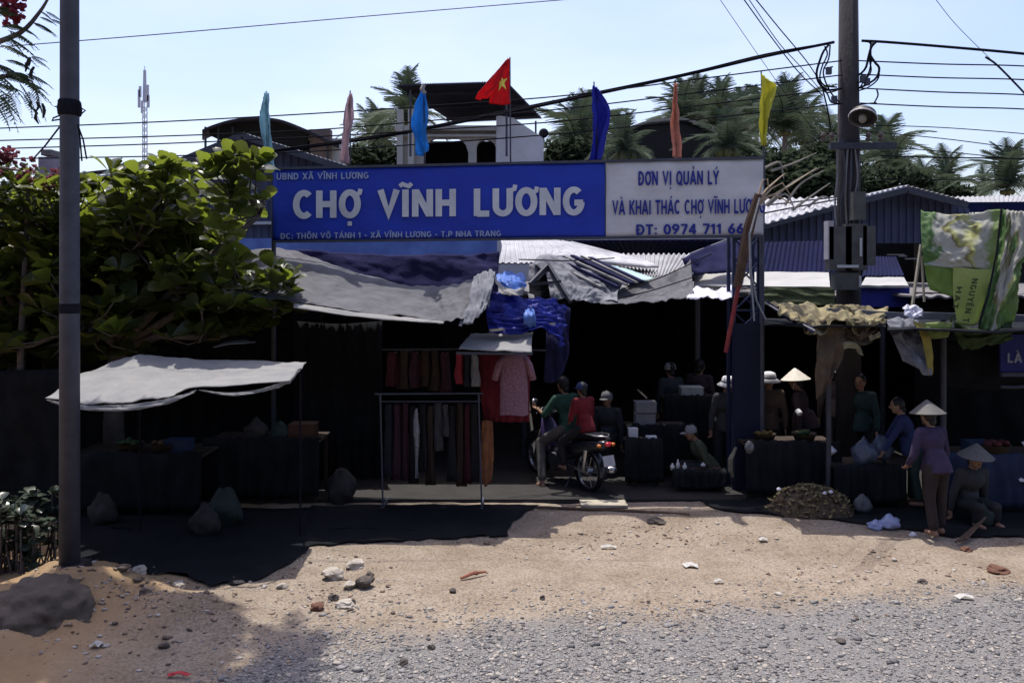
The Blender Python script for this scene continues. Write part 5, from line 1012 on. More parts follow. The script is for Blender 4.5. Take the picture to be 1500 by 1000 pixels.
def loft(s, secs, n=14):
    b_ = len(s.v); vs = []
    for (y, z, wd, hh) in secs: vs += [(wd * math.copysign(abs(math.cos(2 * math.pi * k / n)) ** .7, math.cos(2 * math.pi * k / n)), y, z + hh * math.copysign(abs(math.sin(2 * math.pi * k / n)) ** .7, math.sin(2 * math.pi * k / n))) for k in range(n)]
    fs = [(i * n + k, i * n + (k + 1) % n, (i + 1) * n + (k + 1) % n, (i + 1) * n + k) for i in range(len(secs) - 1) for k in range(n)]
    fs += [tuple(range(n - 1, -1, -1)), tuple((len(secs) - 1) * n + k for k in range(n))]; s.add(vs, fs); return s
loft(s, [(-.42, .74, .03, .025), (-.36, .72, .08, .06), (-.15, .68, .12, .09), (.15, .60, .13, .11), (.4, .50, .12, .12), (.62, .42, .10, .09), (.8, .45, .08, .06)]); mbx.part('side_fairing', s, paint, smooth=True)
s = MB(); loft(s, [(-.30, .80, .07, .03), (-.2, .81, .12, .045), (.05, .79, .13, .05), (.3, .76, .12, .045), (.52, .72, .08, .04), (.58, .70, .04, .02)]); mbx.part('seat', s, black_rub, smooth=True)
s = MB(); loft(s, [(.78, .42, .05, .10), (.84, .55, .17, .10), (.93, .72, .16, .10), (1.0, .86, .10, .07), (1.02, .93, .05, .03)]); mbx.part('leg_shield', s, purp, smooth=True)
s = MB(); loft(s, [(.84, .96, .05, .04), (.92, 1.0, .10, .08), (1.0, 1.0, .09, .07), (1.06, .99, .06, .05)]); hd = mbx.part('head_cowl', s, paint, smooth=True)
s = MB(); s.ell((0, 1.07, .99), (.065, .03, .055), 12, 8); mbx.part('headlight', s, M('lamp_glass', (.6, .6, .62), (.5, .5, .5), 5, .15), hd, smooth=True)
s = MB()
for sg in (-1, 1): s.tube([(sg * .06, .98, .86), (sg * .065, 1.10, .6), (sg * .06, 1.22, .30)], .022, 8)
mbx.part('front_fork', s, chrome, smooth=True)
s = MB(); s.tube([(0, 1.22 + .32 * math.cos(R(a)), .30 + .32 * math.sin(R(a))) for a in range(10, 150, 14)], .06, 8, flat=.3); mbx.part('front_fender', s, paint, smooth=True)
s = MB(); s.tube([(0, .33 * math.cos(R(a)), .30 + .33 * math.sin(R(a))) for a in range(50, 200, 14)], .075, 8, flat=.25); mbx.part('rear_fender', s, paint, smooth=True)
s = MB(); s.tube([(-.34, .78, 1.02), (-.2, .88, 1.0), (0, .93, .98), (.2, .88, 1.0), (.34, .78, 1.02)], .012, 8); hb = mbx.part('handlebar', s, chrome, smooth=True)
for sg in (-1, 1):
    s = MB(); s.tube([(sg * .34, .78, 1.02), (sg * .24, .855, 1.005)], .019, 8); mbx.part('grip', s, black_rub, hb)
    s = MB(); s.tube([(sg * .24, .86, 1.0), (sg * .29, .86, 1.12), (sg * .32, .84, 1.17)], .006, 5); s.ell((sg * .33, .83, 1.19), (.055, .015, .035), 12, 8); mbx.part('mirror', s, chrome, hb, smooth=True)
s = MB(); s.tube([(.12, .55, .32), (.15, .3, .24), (.16, 0, .28), (.17, -.35, .36)], [.02, .025, .045, .05], 10); mbx.part('exhaust', s, chrome, smooth=True)
s = MB(); s.box((0, .55, .34), (.2, .32, .2)); s.lathe((0, .68, .36), [(.0, -.14), (.09, -.14), (.1, .14), (0, .14)], 12, Matrix.Rotation(R(90), 3, 'Y')); mbx.part('engine', s, galv)
for sg in (-1, 1): s = MB(); s.tube([(sg * .10, 0, .30), (sg * .11, -.08, .62)], [.018, .03], 8); s.bar((sg * .08, 0, .3), (sg * .08, .45, .34), .03, .04); mbx.part('shock_absorber', s, chrome)
s = MB(); s.tube([(-.11, .0, .83), (-.12, -.3, .84), (0, -.42, .84), (.12, -.3, .84), (.11, 0, .83)], .012, 8); mbx.part('grab_rail', s, chrome, smooth=True)
s = MB(); s.ell((0, -.43, .74), (.055, .03, .035), 12, 8); mbx.part('tail_light', s, M('red_lens', (.75, .03, .06), (.6, .02, .04), 4, .15, spec=.7), smooth=True)
for sg in (-1, 1): s = MB(); s.ell((sg * .12, -.38, .72), (.035, .03, .025), 10, 6); mbx.part('turn_signal', s, M('orange_lens', (.6, .2, .05), (.5, .15, .04), 4, .2), smooth=True)
s = MB(); s.box((0, -.44, .52), (.19, .008, .14), Matrix.Rotation(R(-18), 3, 'X')); mbx.part('number_plate', s, M('plate_grey', (.42, .42, .43), (.34, .34, .35), 8, .6))
s = MB(); s.tube([(.0, .35, .22), (-.18, .30, .02)], .012, 6); mbx.part('side_stand', s, steel_dark)
s = MB(); s.tube([(-.2, .52, .24), (.2, .52, .24)], .012, 6); mbx.part('footrest', s, black_rub)
mbx.o.location = (bx0, by0, .01); mbx.o.rotation_euler = (0, 0, HEAD)

# ================================================================ PEOPLE
def fuse(s, vox, sm=4, name='body'):
    me = bpy.data.meshes.new('tmp'); me.from_pydata([tuple(x) for x in s.v], [], s.f)
    o = bpy.data.objects.new('tmp', me); COL.objects.link(o)
    m = o.modifiers.new('r', 'REMESH'); m.mode = 'VOXEL'; m.voxel_size = vox; m.use_smooth_shade = True
    if sm: q = o.modifiers.new('s', 'SMOOTH'); q.iterations = sm; q.factor = .5
    bpy.context.view_layer.update(); dg = bpy.context.evaluated_depsgraph_get()
    r = bpy.data.meshes.new_from_object(o.evaluated_get(dg)); r.name = name
    bpy.data.objects.remove(o); bpy.data.meshes.remove(me)
    r.polygons.foreach_set('use_smooth', [True] * len(r.polygons)); return r
def cap(s, a, b, ra, rb, n=10):
    s.tube([a, Vector(a).lerp(Vector(b), .5), b], [ra, (ra + rb) / 2, rb], n); s.ell(a, (ra, ra, ra), n, 6); s.ell(b, (rb, rb, rb), n, 6)
skinm = M('brown_skin', (.26, .15, .10), (.22, .12, .08), 6, .6); hairm = M('black_hair', (.012, .011, .011), (.008, .008, .008), 30, .5)
def person(label, loc, face, sit=None, lean=0, wr=None, legs=None, sc_=1.0, shirt=None, pants=None, hat=None, hatm=None, long_sleeve=True, headturn=0, lower=None, backpack=None):
    """facing +Y locally; sit = seat height; wr = wrist targets; legs = [(knee, ankle)] overrides"""
    t = Thing('person', label, 'person', (0, 0, 0)); s = MB(); V = Vector
    hip = .84 if sit is None else sit / sc_ + .07
    Rl = Matrix.Rotation(-lean, 3, 'X')
    U = lambda x, y, z: V((0, 0, hip)) + Rl @ V((x, y, z - .84))
    pel, waist, chest, neck = U(0, 0, .87), U(0, .0, 1.0), U(0, .01, 1.18), U(0, 0, 1.32)
    Rh = Matrix.Rotation(headturn, 3, 'Z') @ Matrix.Rotation(-lean * .4, 3, 'X'); head = neck + Matrix.Rotation(-lean * .6, 3, 'X') @ V((0, .02, .15))
    bod = MB(); sh = MB(); pa = MB()
    sho = [U(sg * .165, 0, 1.28) for sg in (-1, 1)]
    for m_, e in ((bod, 0), (sh, .016)):
        for c, r_, a in ((pel, (.15, .105, .12), 0), (waist, (.125, .09, .12), 0), (chest, (.165, .105, .15), 0), (U(0, 0, 1.27), (.15, .075, .06), 0)):
            m_.ell(c, tuple(q + e for q in r_), 16, 10, Rl)
    cap(bod, U(0, 0, 1.27), neck + V((0, 0, .05)), .055, .05)
    bod.ell(head, (.075, .093, .112), 16, 12, Rh); bod.ell(head + Rh @ V((0, .03, -.065)), (.052, .055, .05), 12, 8, Rh)
    bod.ell(head + Rh @ V((0, .10, -.012)), (.014, .022, .026), 8, 6, Rh)
    for sg in (-1, 1): bod.ell(head + Rh @ V((sg * .078, -.005, -.005)), (.012, .022, .032), 8, 6, Rh)
    cap(sh, sho[0], sho[1], .065, .065)
    sh.tube([U(0, 0, .77), U(0, 0, .86), U(0, 0, 1.02)], [.205, .195, .15], 18, flat=.76)
    fing = MB()
    for i, sg in enumerate((-1, 1)):
        w_ = V(wr[i]) if wr else U(sg * .23, .06, .80)
        el = (sho[i] + w_) / 2; d = (w_ - sho[i]); Lg = .50; need = max(0.0, Lg * Lg / 4 - d.length ** 2 / 4) ** .5
        if d.length > Lg: w_ = sho[i] + d.normalized() * Lg; el = (sho[i] + w_) / 2
        el = el + (V((sg * .5, -.35, -.8)).normalized()) * need
        for m_, e in ((bod, 0), (sh, .016)):
            cap(m_, sho[i], el, .048 + e, .037 + e)
            if m_ is bod: cap(m_, el, w_, .036, .025)
            elif long_sleeve: cap(m_, el, w_, .036 + e, .030 + e * .6)
        hd_ = (w_ - el).normalized(); side = hd_.cross(V((0, 0, 1))).normalized() if abs(hd_.z) < .95 else V((0, 1, 0)); pal = w_ + hd_ * .055
        M3 = Matrix((side, hd_.cross(side), hd_)).transposed(); bod.ell(pal, (.036, .017, .052), 10, 8, M3)
        for k in range(4):
            o_ = pal + side * (k - 1.5) * .017 + hd_ * .035; l_ = (.062, .072, .068, .052)[k]; cu = hd_.cross(side) * sg
            fing.tube([o_ - hd_ * .02, o_ + hd_ * l_ * .45, o_ + hd_ * l_ * .75 + cu * .018, o_ + hd_ * l_ * .8 + cu * .038], [.0085, .008, .0075, .006], 6)
        o_ = pal + side * (-sg) * .026 - hd_ * .02; fing.tube([o_, o_ + side * (-sg) * .022 + hd_ * .022, o_ + side * (-sg) * .026 + hd_ * .05], [.010, .009, .007], 6)
        hj = V((sg * .085, 0, hip))
        if legs and legs[i]: kn, an = V(legs[i][0]), V(legs[i][1])
        elif sit is not None: kn = V((sg * .12, .40, hip + .03)); an = V((sg * .13, .38, max(.08, hip - .38)))
        else: kn = V((sg * .09, .02, .46)); an = V((sg * .09, -.01 + sg * .04, .085))
        fd = V((0, 1, 0)); ft = an + fd * .12 + V((0, 0, -.05))
        for m_, e in ((bod, 0), (pa, .018)):
            cap(m_, hj, kn, .078 + e, .052 + e)
            if m_ is bod: cap(m_, kn, an, .05, .034); cap(m_, an + V((0, -.03, -.045)), ft, .036, .03)
            else: cap(m_, kn, an + (kn - an) * .12, .05 + e, .045 + e)
    pa.ell(U(0, 0, .84), (.155, .115, .10), 14, 8)
    bm_ = fuse(bod, .014); bm_.materials.append(skinm)
    # fingers, eyes and mouth join the body mesh
    bb = bmesh.new(); bb.from_mesh(bm_); tm = fing.mesh('f', None)
    e = MB()
    for sg in (-1, 1): e.ell(head + Rh @ V((sg * .03, .083, .012)), (.012, .008, .006), 8, 5, Rh)
    e.ell(head + Rh @ V((0, .083, -.052)), (.022, .007, .005), 8, 5, Rh)
    em = e.mesh('e', None); n0 = len(bb.faces); bb.from_mesh(tm); bb.faces.ensure_lookup_table(); n1 = len(bb.faces); bb.from_mesh(em); bb.faces.ensure_lookup_table()
    for f_ in bb.faces[n1:]: f_.material_index = 1
    bb.to_mesh(bm_); bb.free(); bm_.materials.append(M('dark_features', (.03, .015, .015), (.02, .01, .01), 10, .5))
    t.part('body', bm_, None); m1 = fuse(sh, .016, 3, 'shirt'); m1.materials.append(shirt); t.part('shirt', m1, None)
    m2 = fuse(pa, .016, 3, 'trousers'); m2.materials.append(pants); t.part('trousers', m2, None)
    hr = MB(); hr.ell(head + Rh @ V((0, -.018, .022)), (.086, .095, .108), 16, 10, Rh)
    if hat != 'helmet': hr.ell(head + Rh @ V((0, -.07, -.06)), (.05, .04, .06), 12, 8, Rh)
    hr2 = MB(); hr2.v = [v for v in hr.v]; hr2.f = hr.f
    # keep the face clear: pull hair vertices back behind the hairline
    vv = []
    for v in hr2.v:
        l_ = Rh.inverted() @ (V(v) - head)
        if l_.y > .045 and l_.z < .06: l_.y = .045 - (l_.y - .045) * .2
        vv.append(head + Rh @ l_)
    hr2.v = vv; t.part('hair', hr2, hairm, smooth=True)
    if hat == 'cone':
        q = MB(); q.lathe(head + Rh @ V((0, 0, .035)), [(.215, 0), (.14, .062), (.07, .12), (.012, .165), (0, .168)], 28, Rh); q.lathe(head + Rh @ V((0, 0, .028)), [(.215, .007), (.21, 0), (.07, .112), (0, .155)], 28, Rh); t.part('conical_hat', q, hatm, smooth=True)
        q = MB(); q.tube([head + Rh @ V((-.085, 0, .03)), head + Rh @ V((-.05, .04, -.11)), head + Rh @ V((0, .05, -.125)), head + Rh @ V((.05, .04, -.11)), head + Rh @ V((.085, 0, .03))], .005, 5); t.part('hat_strap', q, hatm)
    if hat == 'bucket':
        q = MB(); q.lathe(head + Rh @ V((0, 0, .03)), [(.165, -.045), (.168, -.04), (.105, .005), (.10, .05), (.085, .085), (.04, .10), (0, .102)], 24, Rh); q.lathe(head + Rh @ V((0, 0, .026)), [(.165, -.042), (.10, .0), (.09, .07), (0, .09)], 24, Rh); t.part('sun_hat', q, hatm, smooth=True)
        q = MB(); q.lathe(head + Rh @ V((0, 0, .03)), [(.108, .006), (.11, .012), (.107, .03), (.103, .034)], 24, Rh); t.part('hat_band', q, M('grey_band', (.16, .17, .2), (.1, .1, .12), 6, .8))
    if hat in ('cap', 'helmet'):
        q = MB(); k = 1.12 if hat == 'helmet' else 1
        q.lathe(head + Rh @ V((0, -.01, .02)), [(.095 * k, -.02), (.098 * k, .0), (.09 * k, .05), (.06 * k, .09), (0, .105 * k)], 20, Rh); q.ell(head + Rh @ V((0, .115 * k, .015)), (.07, .06, .008), 12, 6, Rh); t.part(hat, q, hatm, smooth=True)
    if hat == 'cap': 
        pass
    t.o.location = loc; t.o.rotation_euler = (0, 0, face); t.o.scale = (sc_,) * 3
    return t
fab = lambda n, c, c2=None: M(n, c, c2 or tuple(v * .65 for v in c), 12, .85, .2, 40)
def bpos(y, x=0): return (bx0 - math.sin(HEAD) * y + math.cos(HEAD) * x, by0 + math.cos(HEAD) * y + math.sin(HEAD) * x, .0)
black_pants = fab('black_trousers', (.022, .022, .026)); jeans = fab('dusty_jeans', (.10, .095, .09), (.06, .055, .055))
person('bareheaded rider in a green shirt astride the motorbike with one foot on the ground', bpos(.42), HEAD, sit=.76, lean=R(16), wr=[(-.27, .42, 1.07), (.27, .42, 1.07)], legs=[((-.28, .34, .62), (-.40, .12, .09)), ((.22, .38, .62), (.17, .16, .30))], shirt=fab('green_shirt', (.022, .07, .05)), pants=jeans, long_sleeve=False, sc_=1.0)
person('passenger in a red shirt and dark blue cap behind the rider on the motorbike', bpos(.07), HEAD, sit=.84, lean=R(8), wr=[(-.14, .26, 1.12), (.14, .26, 1.12)], legs=[((-.24, .36, .80), (-.22, .30, .42)), ((.24, .36, .80), (.22, .30, .42))], shirt=fab('red_shirt', (.16, .012, .02)), pants=black_pants, hat='cap', hatm=fab('navy_cap', (.03, .045, .14)), long_sleeve=False, sc_=.84)
def onp(px, Y_): return (P(px, 0, Y_).x, Y_, .04)
hatw = M('white_hat_cloth', (.66, .66, .68), (.55, .55, .58), 8, .8); hatc = M('palm_leaf_hat', (.60, .57, .50), (.48, .45, .38), 20, .6)
dkp = fab('dark_plum_shirt', (.05, .03, .035)); dkg = fab('dark_grey_shirt', (.04, .042, .048)); brn = fab('brown_blouse', (.10, .07, .055))
person('seated person in dark clothes and a grey cap right of the motorbike', onp(893, 12.6), R(150), sit=.42, lean=R(10), shirt=dkg, pants=black_pants, hat='cap', hatm=fab('grey_cap', (.14, .14, .15)), sc_=.98)
person('standing person in dark clothes and white sun hat left of the sign support', onp(1058, 12.05), R(200), lean=R(14), shirt=dkg, pants=black_pants, hat='bucket', hatm=hatw, sc_=.96)
person('standing woman in a brown blouse and white bucket hat just right of the sign support', onp(1126, 11.95), R(165), lean=R(4), shirt=brn, pants=black_pants, hat='bucket', hatm=hatw, sc_=.99)
person('standing person under a bright conical hat beside the woman in the bucket hat', onp(1180, 11.9), R(60), lean=R(12), shirt=dkp, pants=black_pants, hat='cone', hatm=hatc, sc_=.98)
person('crouching person in an olive shirt and pale cap low behind the goods', onp(1040, 11.75), R(95), sit=.16, lean=R(30), shirt=fab('olive_shirt', (.06, .07, .045)), pants=black_pants, hat='cap', hatm=fab('pale_cap', (.22, .22, .24)), sc_=.92)
person('woman in purple blouse and grey conical hat with her back to the road', (G(1372, 786).x, G(1372, 786).y, .02), R(18), lean=R(12), wr=[(-.22, .22, .86), (.22, .25, .9)], shirt=fab('purple_blouse', (.045, .03, .072), (.03, .02, .045)), pants=fab('brown_trousers', (.03, .022, .022)), hat='cone', hatm=M('weathered_hat', (.12, .115, .11), (.085, .082, .08), 20, .7), sc_=.93)
person('seated vendor in dark clothes under a conical hat behind the purple bloused woman', (P(1413, 0, 10.1).x, 10.1, .02), R(190), sit=.14, lean=R(18), shirt=dkg, pants=black_pants, hat='cone', hatm=M('weathered_hat', ()), sc_=.95)
person('person in a dark blue shirt bending over the bags left of the purple bloused woman', (P(1340, 0, 10.7).x, 10.7, .02), R(70), lean=R(22), wr=[(-.2, .42, .8), (.2, .42, .8)], shirt=fab('navy_shirt', (.02, .03, .10)), pants=fab('dark_green_trousers', (.02, .04, .035)), sc_=.90)

person('shopper in a dark grey shirt and white cap deep inside left of the sign support', onp(985, 13.4), R(20), lean=R(6), shirt=dkg, pants=black_pants, hat='cap', hatm=fab('dull_white_cap', (.30, .30, .31)), sc_=.98)
person('bareheaded shopper in a plum shirt deep inside, between the two white hats', onp(1024, 13.6), R(-30), lean=R(4), shirt=dkp, pants=black_pants, sc_=1.0)
person('shopper in a brown blouse far inside right of the conical hat', onp(1222, 12.9), R(10), lean=R(8), shirt=brn, pants=black_pants, hat='cone', hatm=M('weathered_hat', ()), sc_=.97)
person('shopper in a dim teal shirt standing behind the draped table left of the bags', onp(1262, 11.9), R(140), lean=R(6), shirt=fab('dim_teal_shirt', (.03, .06, .06)), pants=black_pants, sc_=.98)
# ================================================================ STALL GOODS
darkwood = M('dark_table_wood', (.05, .035, .025), (.03, .02, .016), 8, .8, .3)
def table(px, Y_, wd, dp, hh, label, cloth=None, rot=0, off=0):
    X_ = P(px, 0, Y_).x; t = Thing('stall_table', label, 'table', (X_, Y_, 0))
    s = MB(); s.box((X_, Y_, hh), (wd, dp, .03)); t.part('table_top', s, darkwood)
    for a in (-1, 1):
        for c in (-1, 1): s = MB(); s.box((X_ + a * (wd / 2 - .05), Y_ + c * (dp / 2 - .05), hh / 2), (.045, .045, hh - .03)); t.part('leg', s, darkwood)
    if cloth:
        x0, x1, y_ = X_ - wd / 2 - .02, X_ + wd / 2 + .02, Y_ - dp / 2 - .03
        s = sheet([[Vector((x0, y_ + .1, hh + .03)), Vector((X_, y_ + .1, hh + .03)), Vector((x1, y_ + .1, hh + .03))], [Vector((x0, y_, hh)), Vector((X_, y_, hh)), Vector((x1, y_, hh))], [Vector((x0, y_ - .04, .12)), Vector((X_, y_, .08)), Vector((x1, y_ - .04, .12))]], 40, 14, .012, 6, 2, folds=.03, nf=9, seed=px); t.part('skirt_cloth', s, cloth, smooth=True)
    return t
table(940, 11.75, .5, .32, .66, 'small dark draped table right behind the motorbike tail', blackt)
table(960, 12.35, .9, .5, .76, 'dark draped stall table holding the grey boxes behind the motorbike', blackt)
table(1012, 13.0, .9, .6, 1.08, 'tall dark draped table with a pale crate on top far inside', blackt)
table(1150, 11.25, 1.25, .6, .74, 'black draped stall table in front of the two people in white hats', blackt)
table(1258, 10.9, .9, .6, .52, 'dark draped table left of the people bending over bags', blackt)
table(1455, 10.7, 1.6, .7, .70, 'navy draped stall table at the right edge under the shop sign', M('navy_cloth', (.02, .03, .07), (.012, .018, .04), 5, .9))
table(1020, 11.5, .7, .4, .30, 'low dark table with small white cups left of the sign support', blackt)
def crate(px, py, Y_, wd, hh, dp, mat, label, name='box', catg='box', lidm=None):
    q = P(px, py, Y_); t = Thing(name, label, catg, (q.x, Y_, q.z - hh / 2)); s = MB(); s.box(q, (wd, dp, hh * .86), taper=1.0); t.part('body', s, mat)
    s = MB(); s.box(q + Vector((0, 0, hh * .46)), (wd * 1.04, dp * 1.04, hh * .14)); t.part('lid', s, lidm or mat); return t
gb = M('grey_carton', (.20, .20, .21), (.15, .15, .16), 6, .8); wb = M('white_foam', (.62, .62, .63), (.5, .5, .52), 6, .7)
crate(945, 596, 12.3, .30, .16, .25, gb, 'upper of the two grey boxes stacked on the table behind the motorbike')
crate(944, 613, 12.3, .29, .17, .25, gb, 'lower of the two grey boxes stacked on the table behind the motorbike')
crate(1012, 572, 13.0, .34, .13, .25, M('pale_crate', (.40, .42, .40), (.3, .31, .3), 6, .8), 'pale flat crate on the tall table far inside', 'crate', 'crate')
crate(927, 633, 11.8, .13, .12, .12, wb, 'small white box beside the motorbike tail')
crate(954, 641, 11.7, .14, .05, .12, wb, 'flat white tray right of the small white box', 'tray', 'tray')
def bottle(px, py, Y_, hh, r, mat, label, name='bottle', catg='bottle', rot=None):
    q = P(px, py, Y_); s = MB(); s.lathe((q.x, Y_, q.z - hh / 2), [(0, 0), (r, 0), (r, hh * .6), (r * .4, hh * .8), (r * .4, hh), (0, hh)], 12, rot); single(name, s, mat, label, catg, smooth=True)
bottle(985, 683, 11.4, .09, .03, wb, 'small white bottle, highest of the three low ones'); bottle(993, 680, 11.4, .14, .025, wb, 'tall white bottle, middle of the three low ones'); bottle(1003, 683, 11.4, .10, .03, wb, 'white bottle, lowest of the three on the right')
bottle(1030, 680, 11.5, .05, .035, wb, 'small white cup right of the three white bottles', 'cup', 'cup')
def bag(px, py, Y_, r, mat, label, sq=1.1, seed=0):
    q = P(px, py, Y_); bm = bmesh.new(); bmesh.ops.create_icosphere(bm, subdivisions=3, radius=1)
    for v in bm.verts:
        c = v.co; k = 1 + .35 * noise.noise(c * 1.8 + Vector((seed, 0, 0))) + .12 * noise.noise(c * 6); top = max(0, c.z - .45)
        v.co = Vector((c.x * k * (1 - top * .9), c.y * k * (1 - top * .9) * .8, c.z * k * sq + top * .5)) * r
    me = bpy.data.meshes.new('bag'); bm.to_mesh(me); bm.free(); me.materials.append(mat); me.polygons.foreach_set('use_smooth', [True] * len(me.polygons))
    o = bpy.data.objects.new('plastic_bag', me); o.location = q; COL.objects.link(o); setp(o, label, 'bag')
pb = M('bluish_plastic', (.13, .16, .23), (.08, .10, .15), 6, .35, .5, 30, transl=.3, spec=.6); pw = M('blue_white_plastic', (.36, .42, .66), (.25, .3, .5), 6, .35, .5, 30, transl=.2)
bag(1266, 664, 10.75, .16, pb, 'large translucent bluish plastic bag beside the dark table at right', 1.0, 1); bag(1291, 657, 10.85, .14, pb, 'smaller translucent bag above and right of the large bluish one', 1.1, 2)
bag(1282, 770, 9.75, .10, pw, 'pale white blue plastic bag on the ground, left of the pair', .5, 3); bag(1303, 766, 9.75, .12, pw, 'blue plastic bag on the ground by the shade edge, right of the pair', .6, 4)
bag(1098, 655, 10.7, .06, M('grey_plastic', (.12, .12, .13), (.08, .08, .09), 6, .5), 'small grey bag hanging on the sign support', 1.2, 5)
bag(1263, 740, 10.35, .10, M('grey_plastic', ()), 'grey crumpled bag low beneath the bluish plastic bags', 1.2, 7)
bag(1218, 660, 10.9, .06, M('white_plastic', ()), 'tiny white bag on the dark table left of the bluish bags', .8, 8)
bag(1338, 783, 9.55, .05, M('white_plastic', ()), 'tiny white bag at the shade edge left of the purple bloused woman', .5, 9)
single('bundle_of_sticks', (lambda s: ([s.tube([G(1400 + k * 4, 800 - k, .05), G(1432 + k * 3, 782, .12 + .02 * k)], .012, 5) for k in range(5)], s)[1])(MB()), wood, 'small bundle of sticks on the ground right of the purple bloused woman', 'sticks')
s = MB(); s.tube([P(1078, 655, 11.2), P(1070, 672, 11.1), P(1070, 690, 11.1), P(1074, 698, 11.1)], [.02, .04, .04, .015], 8, flat=.5); single('hanging_rag', s, M('khaki_rag', (.20, .18, .13), (.12, .11, .08), 8, .9), 'narrow khaki rag hanging at the foot of the sign support', 'cloth')
# refuse heap
g = G(1200, 762); s = MB(); bm = bmesh.new(); bmesh.ops.create_grid(bm, x_segments=44, y_segments=30, size=1)
for v in bm.verts:
    x, y = v.co.x, v.co.y; k = max(0, 1 - x * x - y * y); v.co = Vector((x * .55, y * .4, .34 * k ** .6 + .07 * noise.noise(Vector((x * 5, y * 5, 1))) * k + .05 * noise.noise(Vector((x * 13, y * 13, 2))) * k - .02))
s.v = [tuple(v.co + Vector((g.x, g.y + .3, 0))) for v in bm.verts]; bm.verts.ensure_lookup_table(); s.f = [tuple(v.index for v in f.verts) for f in bm.faces]; bm.free()
o = single('refuse_heap', s, M('heap_matter', (.12, .09, .06), (.05, .035, .025), 18, .95, .9, 60), 'low brown heap of market refuse at the shade edge under the right stalls', 'heap')
lf = MB()
for k in range(420):
    a, r_ = rnd(0, 6.28), rnd(0, 1) ** .5; x, y = math.cos(a) * r_, math.sin(a) * r_; z = .34 * max(0, 1 - r_ * r_) ** .6 + .02; q = Vector((g.x + x * .55, g.y + .3 + y * .4, z)); d = Vector((rnd(-1, 1), rnd(-1, 1), rnd(-.3, .6))).normalized() * rnd(.02, .06); e = d.cross(Vector((rnd(-1, 1), rnd(-1, 1), 1))).normalized() * rnd(.01, .025)
    lf.add([q - d, q + e, q + d, q - e], [(0, 1, 2, 3)])
c = bpy.data.objects.new('dry_leaves', lf.mesh('dry_leaves', M('dry_leaf_mix', (.22, .17, .09), (.07, .06, .03), 30, .9), origin=o.location)); COL.objects.link(c); c.parent = o; c['kind'] = 'stuff'
for k, (px, py) in enumerate(((1208, 722), (1217, 720), (1141, 716))):
    bag(px, py, 10.1, .028, M('white_plastic', ()), ['tiny white scrap at the top of the refuse heap, left of two', 'tiny white scrap at the top of the refuse heap, right of two', 'small white scrap at the left end of the refuse heap'][k], .6, 12 + k)

# left side under the tree: draped stall, cart, baskets
table(215, 10.6, 1.7, .8, .75, 'dark draped stall table under the pale grey canopy', blackt)
table(395, 11.2, 1.5, .7, .80, 'black draped table between the canopy and the clothes rack', blackt)
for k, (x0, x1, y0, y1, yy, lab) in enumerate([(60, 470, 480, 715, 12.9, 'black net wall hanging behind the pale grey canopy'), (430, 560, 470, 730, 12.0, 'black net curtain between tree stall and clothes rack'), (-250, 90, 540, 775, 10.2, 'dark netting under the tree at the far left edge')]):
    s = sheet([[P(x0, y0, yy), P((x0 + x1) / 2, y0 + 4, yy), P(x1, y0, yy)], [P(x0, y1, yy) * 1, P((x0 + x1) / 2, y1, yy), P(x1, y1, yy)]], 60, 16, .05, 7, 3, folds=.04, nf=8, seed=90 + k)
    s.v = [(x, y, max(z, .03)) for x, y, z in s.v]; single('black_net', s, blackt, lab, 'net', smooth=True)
def basket(px, Y_, z, r, mat, label):
    X_ = P(px, 0, Y_).x; t = Thing('basket', label, 'basket', (X_, Y_, z)); s = MB(); s.lathe((X_, Y_, z), [(0, .01), (r * .75, .01), (r, r * .7), (r * 1.05, r * .72), (r * .97, r * .7), (r * .7, .04)], 20); t.part('bowl', s, M('dark_wicker', (.06, .045, .03), (.03, .022, .016), 30, .9, .6, 60), smooth=True)
    s = MB()
    for k in range(16): a, q = rnd(0, 6.28), rnd(0, .75) * r; s.ell((X_ + q * math.cos(a), Y_ + q * math.sin(a), z + r * .66 + rnd(0, .03)), (r * .22, r * .2, r * .18), 8, 6)
    t.part('produce', s, mat, kind='stuff', smooth=True)
for a in [(190, 10.4, .77, .17, 'dim_green', (.03, .06, .02), 'basket of dim green produce on the draped table, left one'), (240, 10.4, .77, .17, 'dim_brown', (.07, .045, .025), 'basket of brown produce on the draped table, right one'), (1120, 11.15, .76, .15, 'dim_yellow', (.12, .08, .02), 'basket of yellowish produce before the woman in the bucket hat'), (1178, 11.15, .76, .16, 'dim_green', (.03, .06, .02), 'basket of greens before the person in the conical hat'), (1455, 10.5, .72, .2, 'dim_red', (.09, .02, .02), 'basket of dark red produce below the shop sign')]:
    basket(a[0], a[1], a[2], a[3], M(a[4], a[5], None, 10, .8), a[6])
s = MB(); s.tube([P(1168, 601, 11.6), P(1172, 606, 11.55)], .04, 8); single('white_red_packet', s, wb, 'small white packet held up below the conical hat', 'packet')
for k, (px, py, yy, sz) in [(3, (1496, 647, 10.55, .1)), (4, (1490, 700, 10.33, .09)), (7, (470, 727, 11.2, .06))]:
    q = P(px, py, yy); s = sheet([[q, q + Vector((sz, 0, .01))], [q + Vector((0, -.05, -.03)), q + Vector((sz, -.04, -.04))]], 6, 4, .012, 3, 3, seed=k)
    single('packet', s, wb, ['pale packet strip beside the brown hanging cloth', 'pale flat packet right of the conical hat person', 'tiny round pale packet under the brown cloth', 'white packet at the right edge of the frame', 'pale packet at the right edge, below the other one', 'pale packet strip at the foot of the brown hanging cloth', 'tiny pale packet left of the clothes rack, upper of the low pair', 'tiny pale packet left of the clothes rack, lowest one', 'tiny pale packet halfway up left of the clothes rack', 'tiny pale clip on the dark net left of the blouses'][k], 'packet')

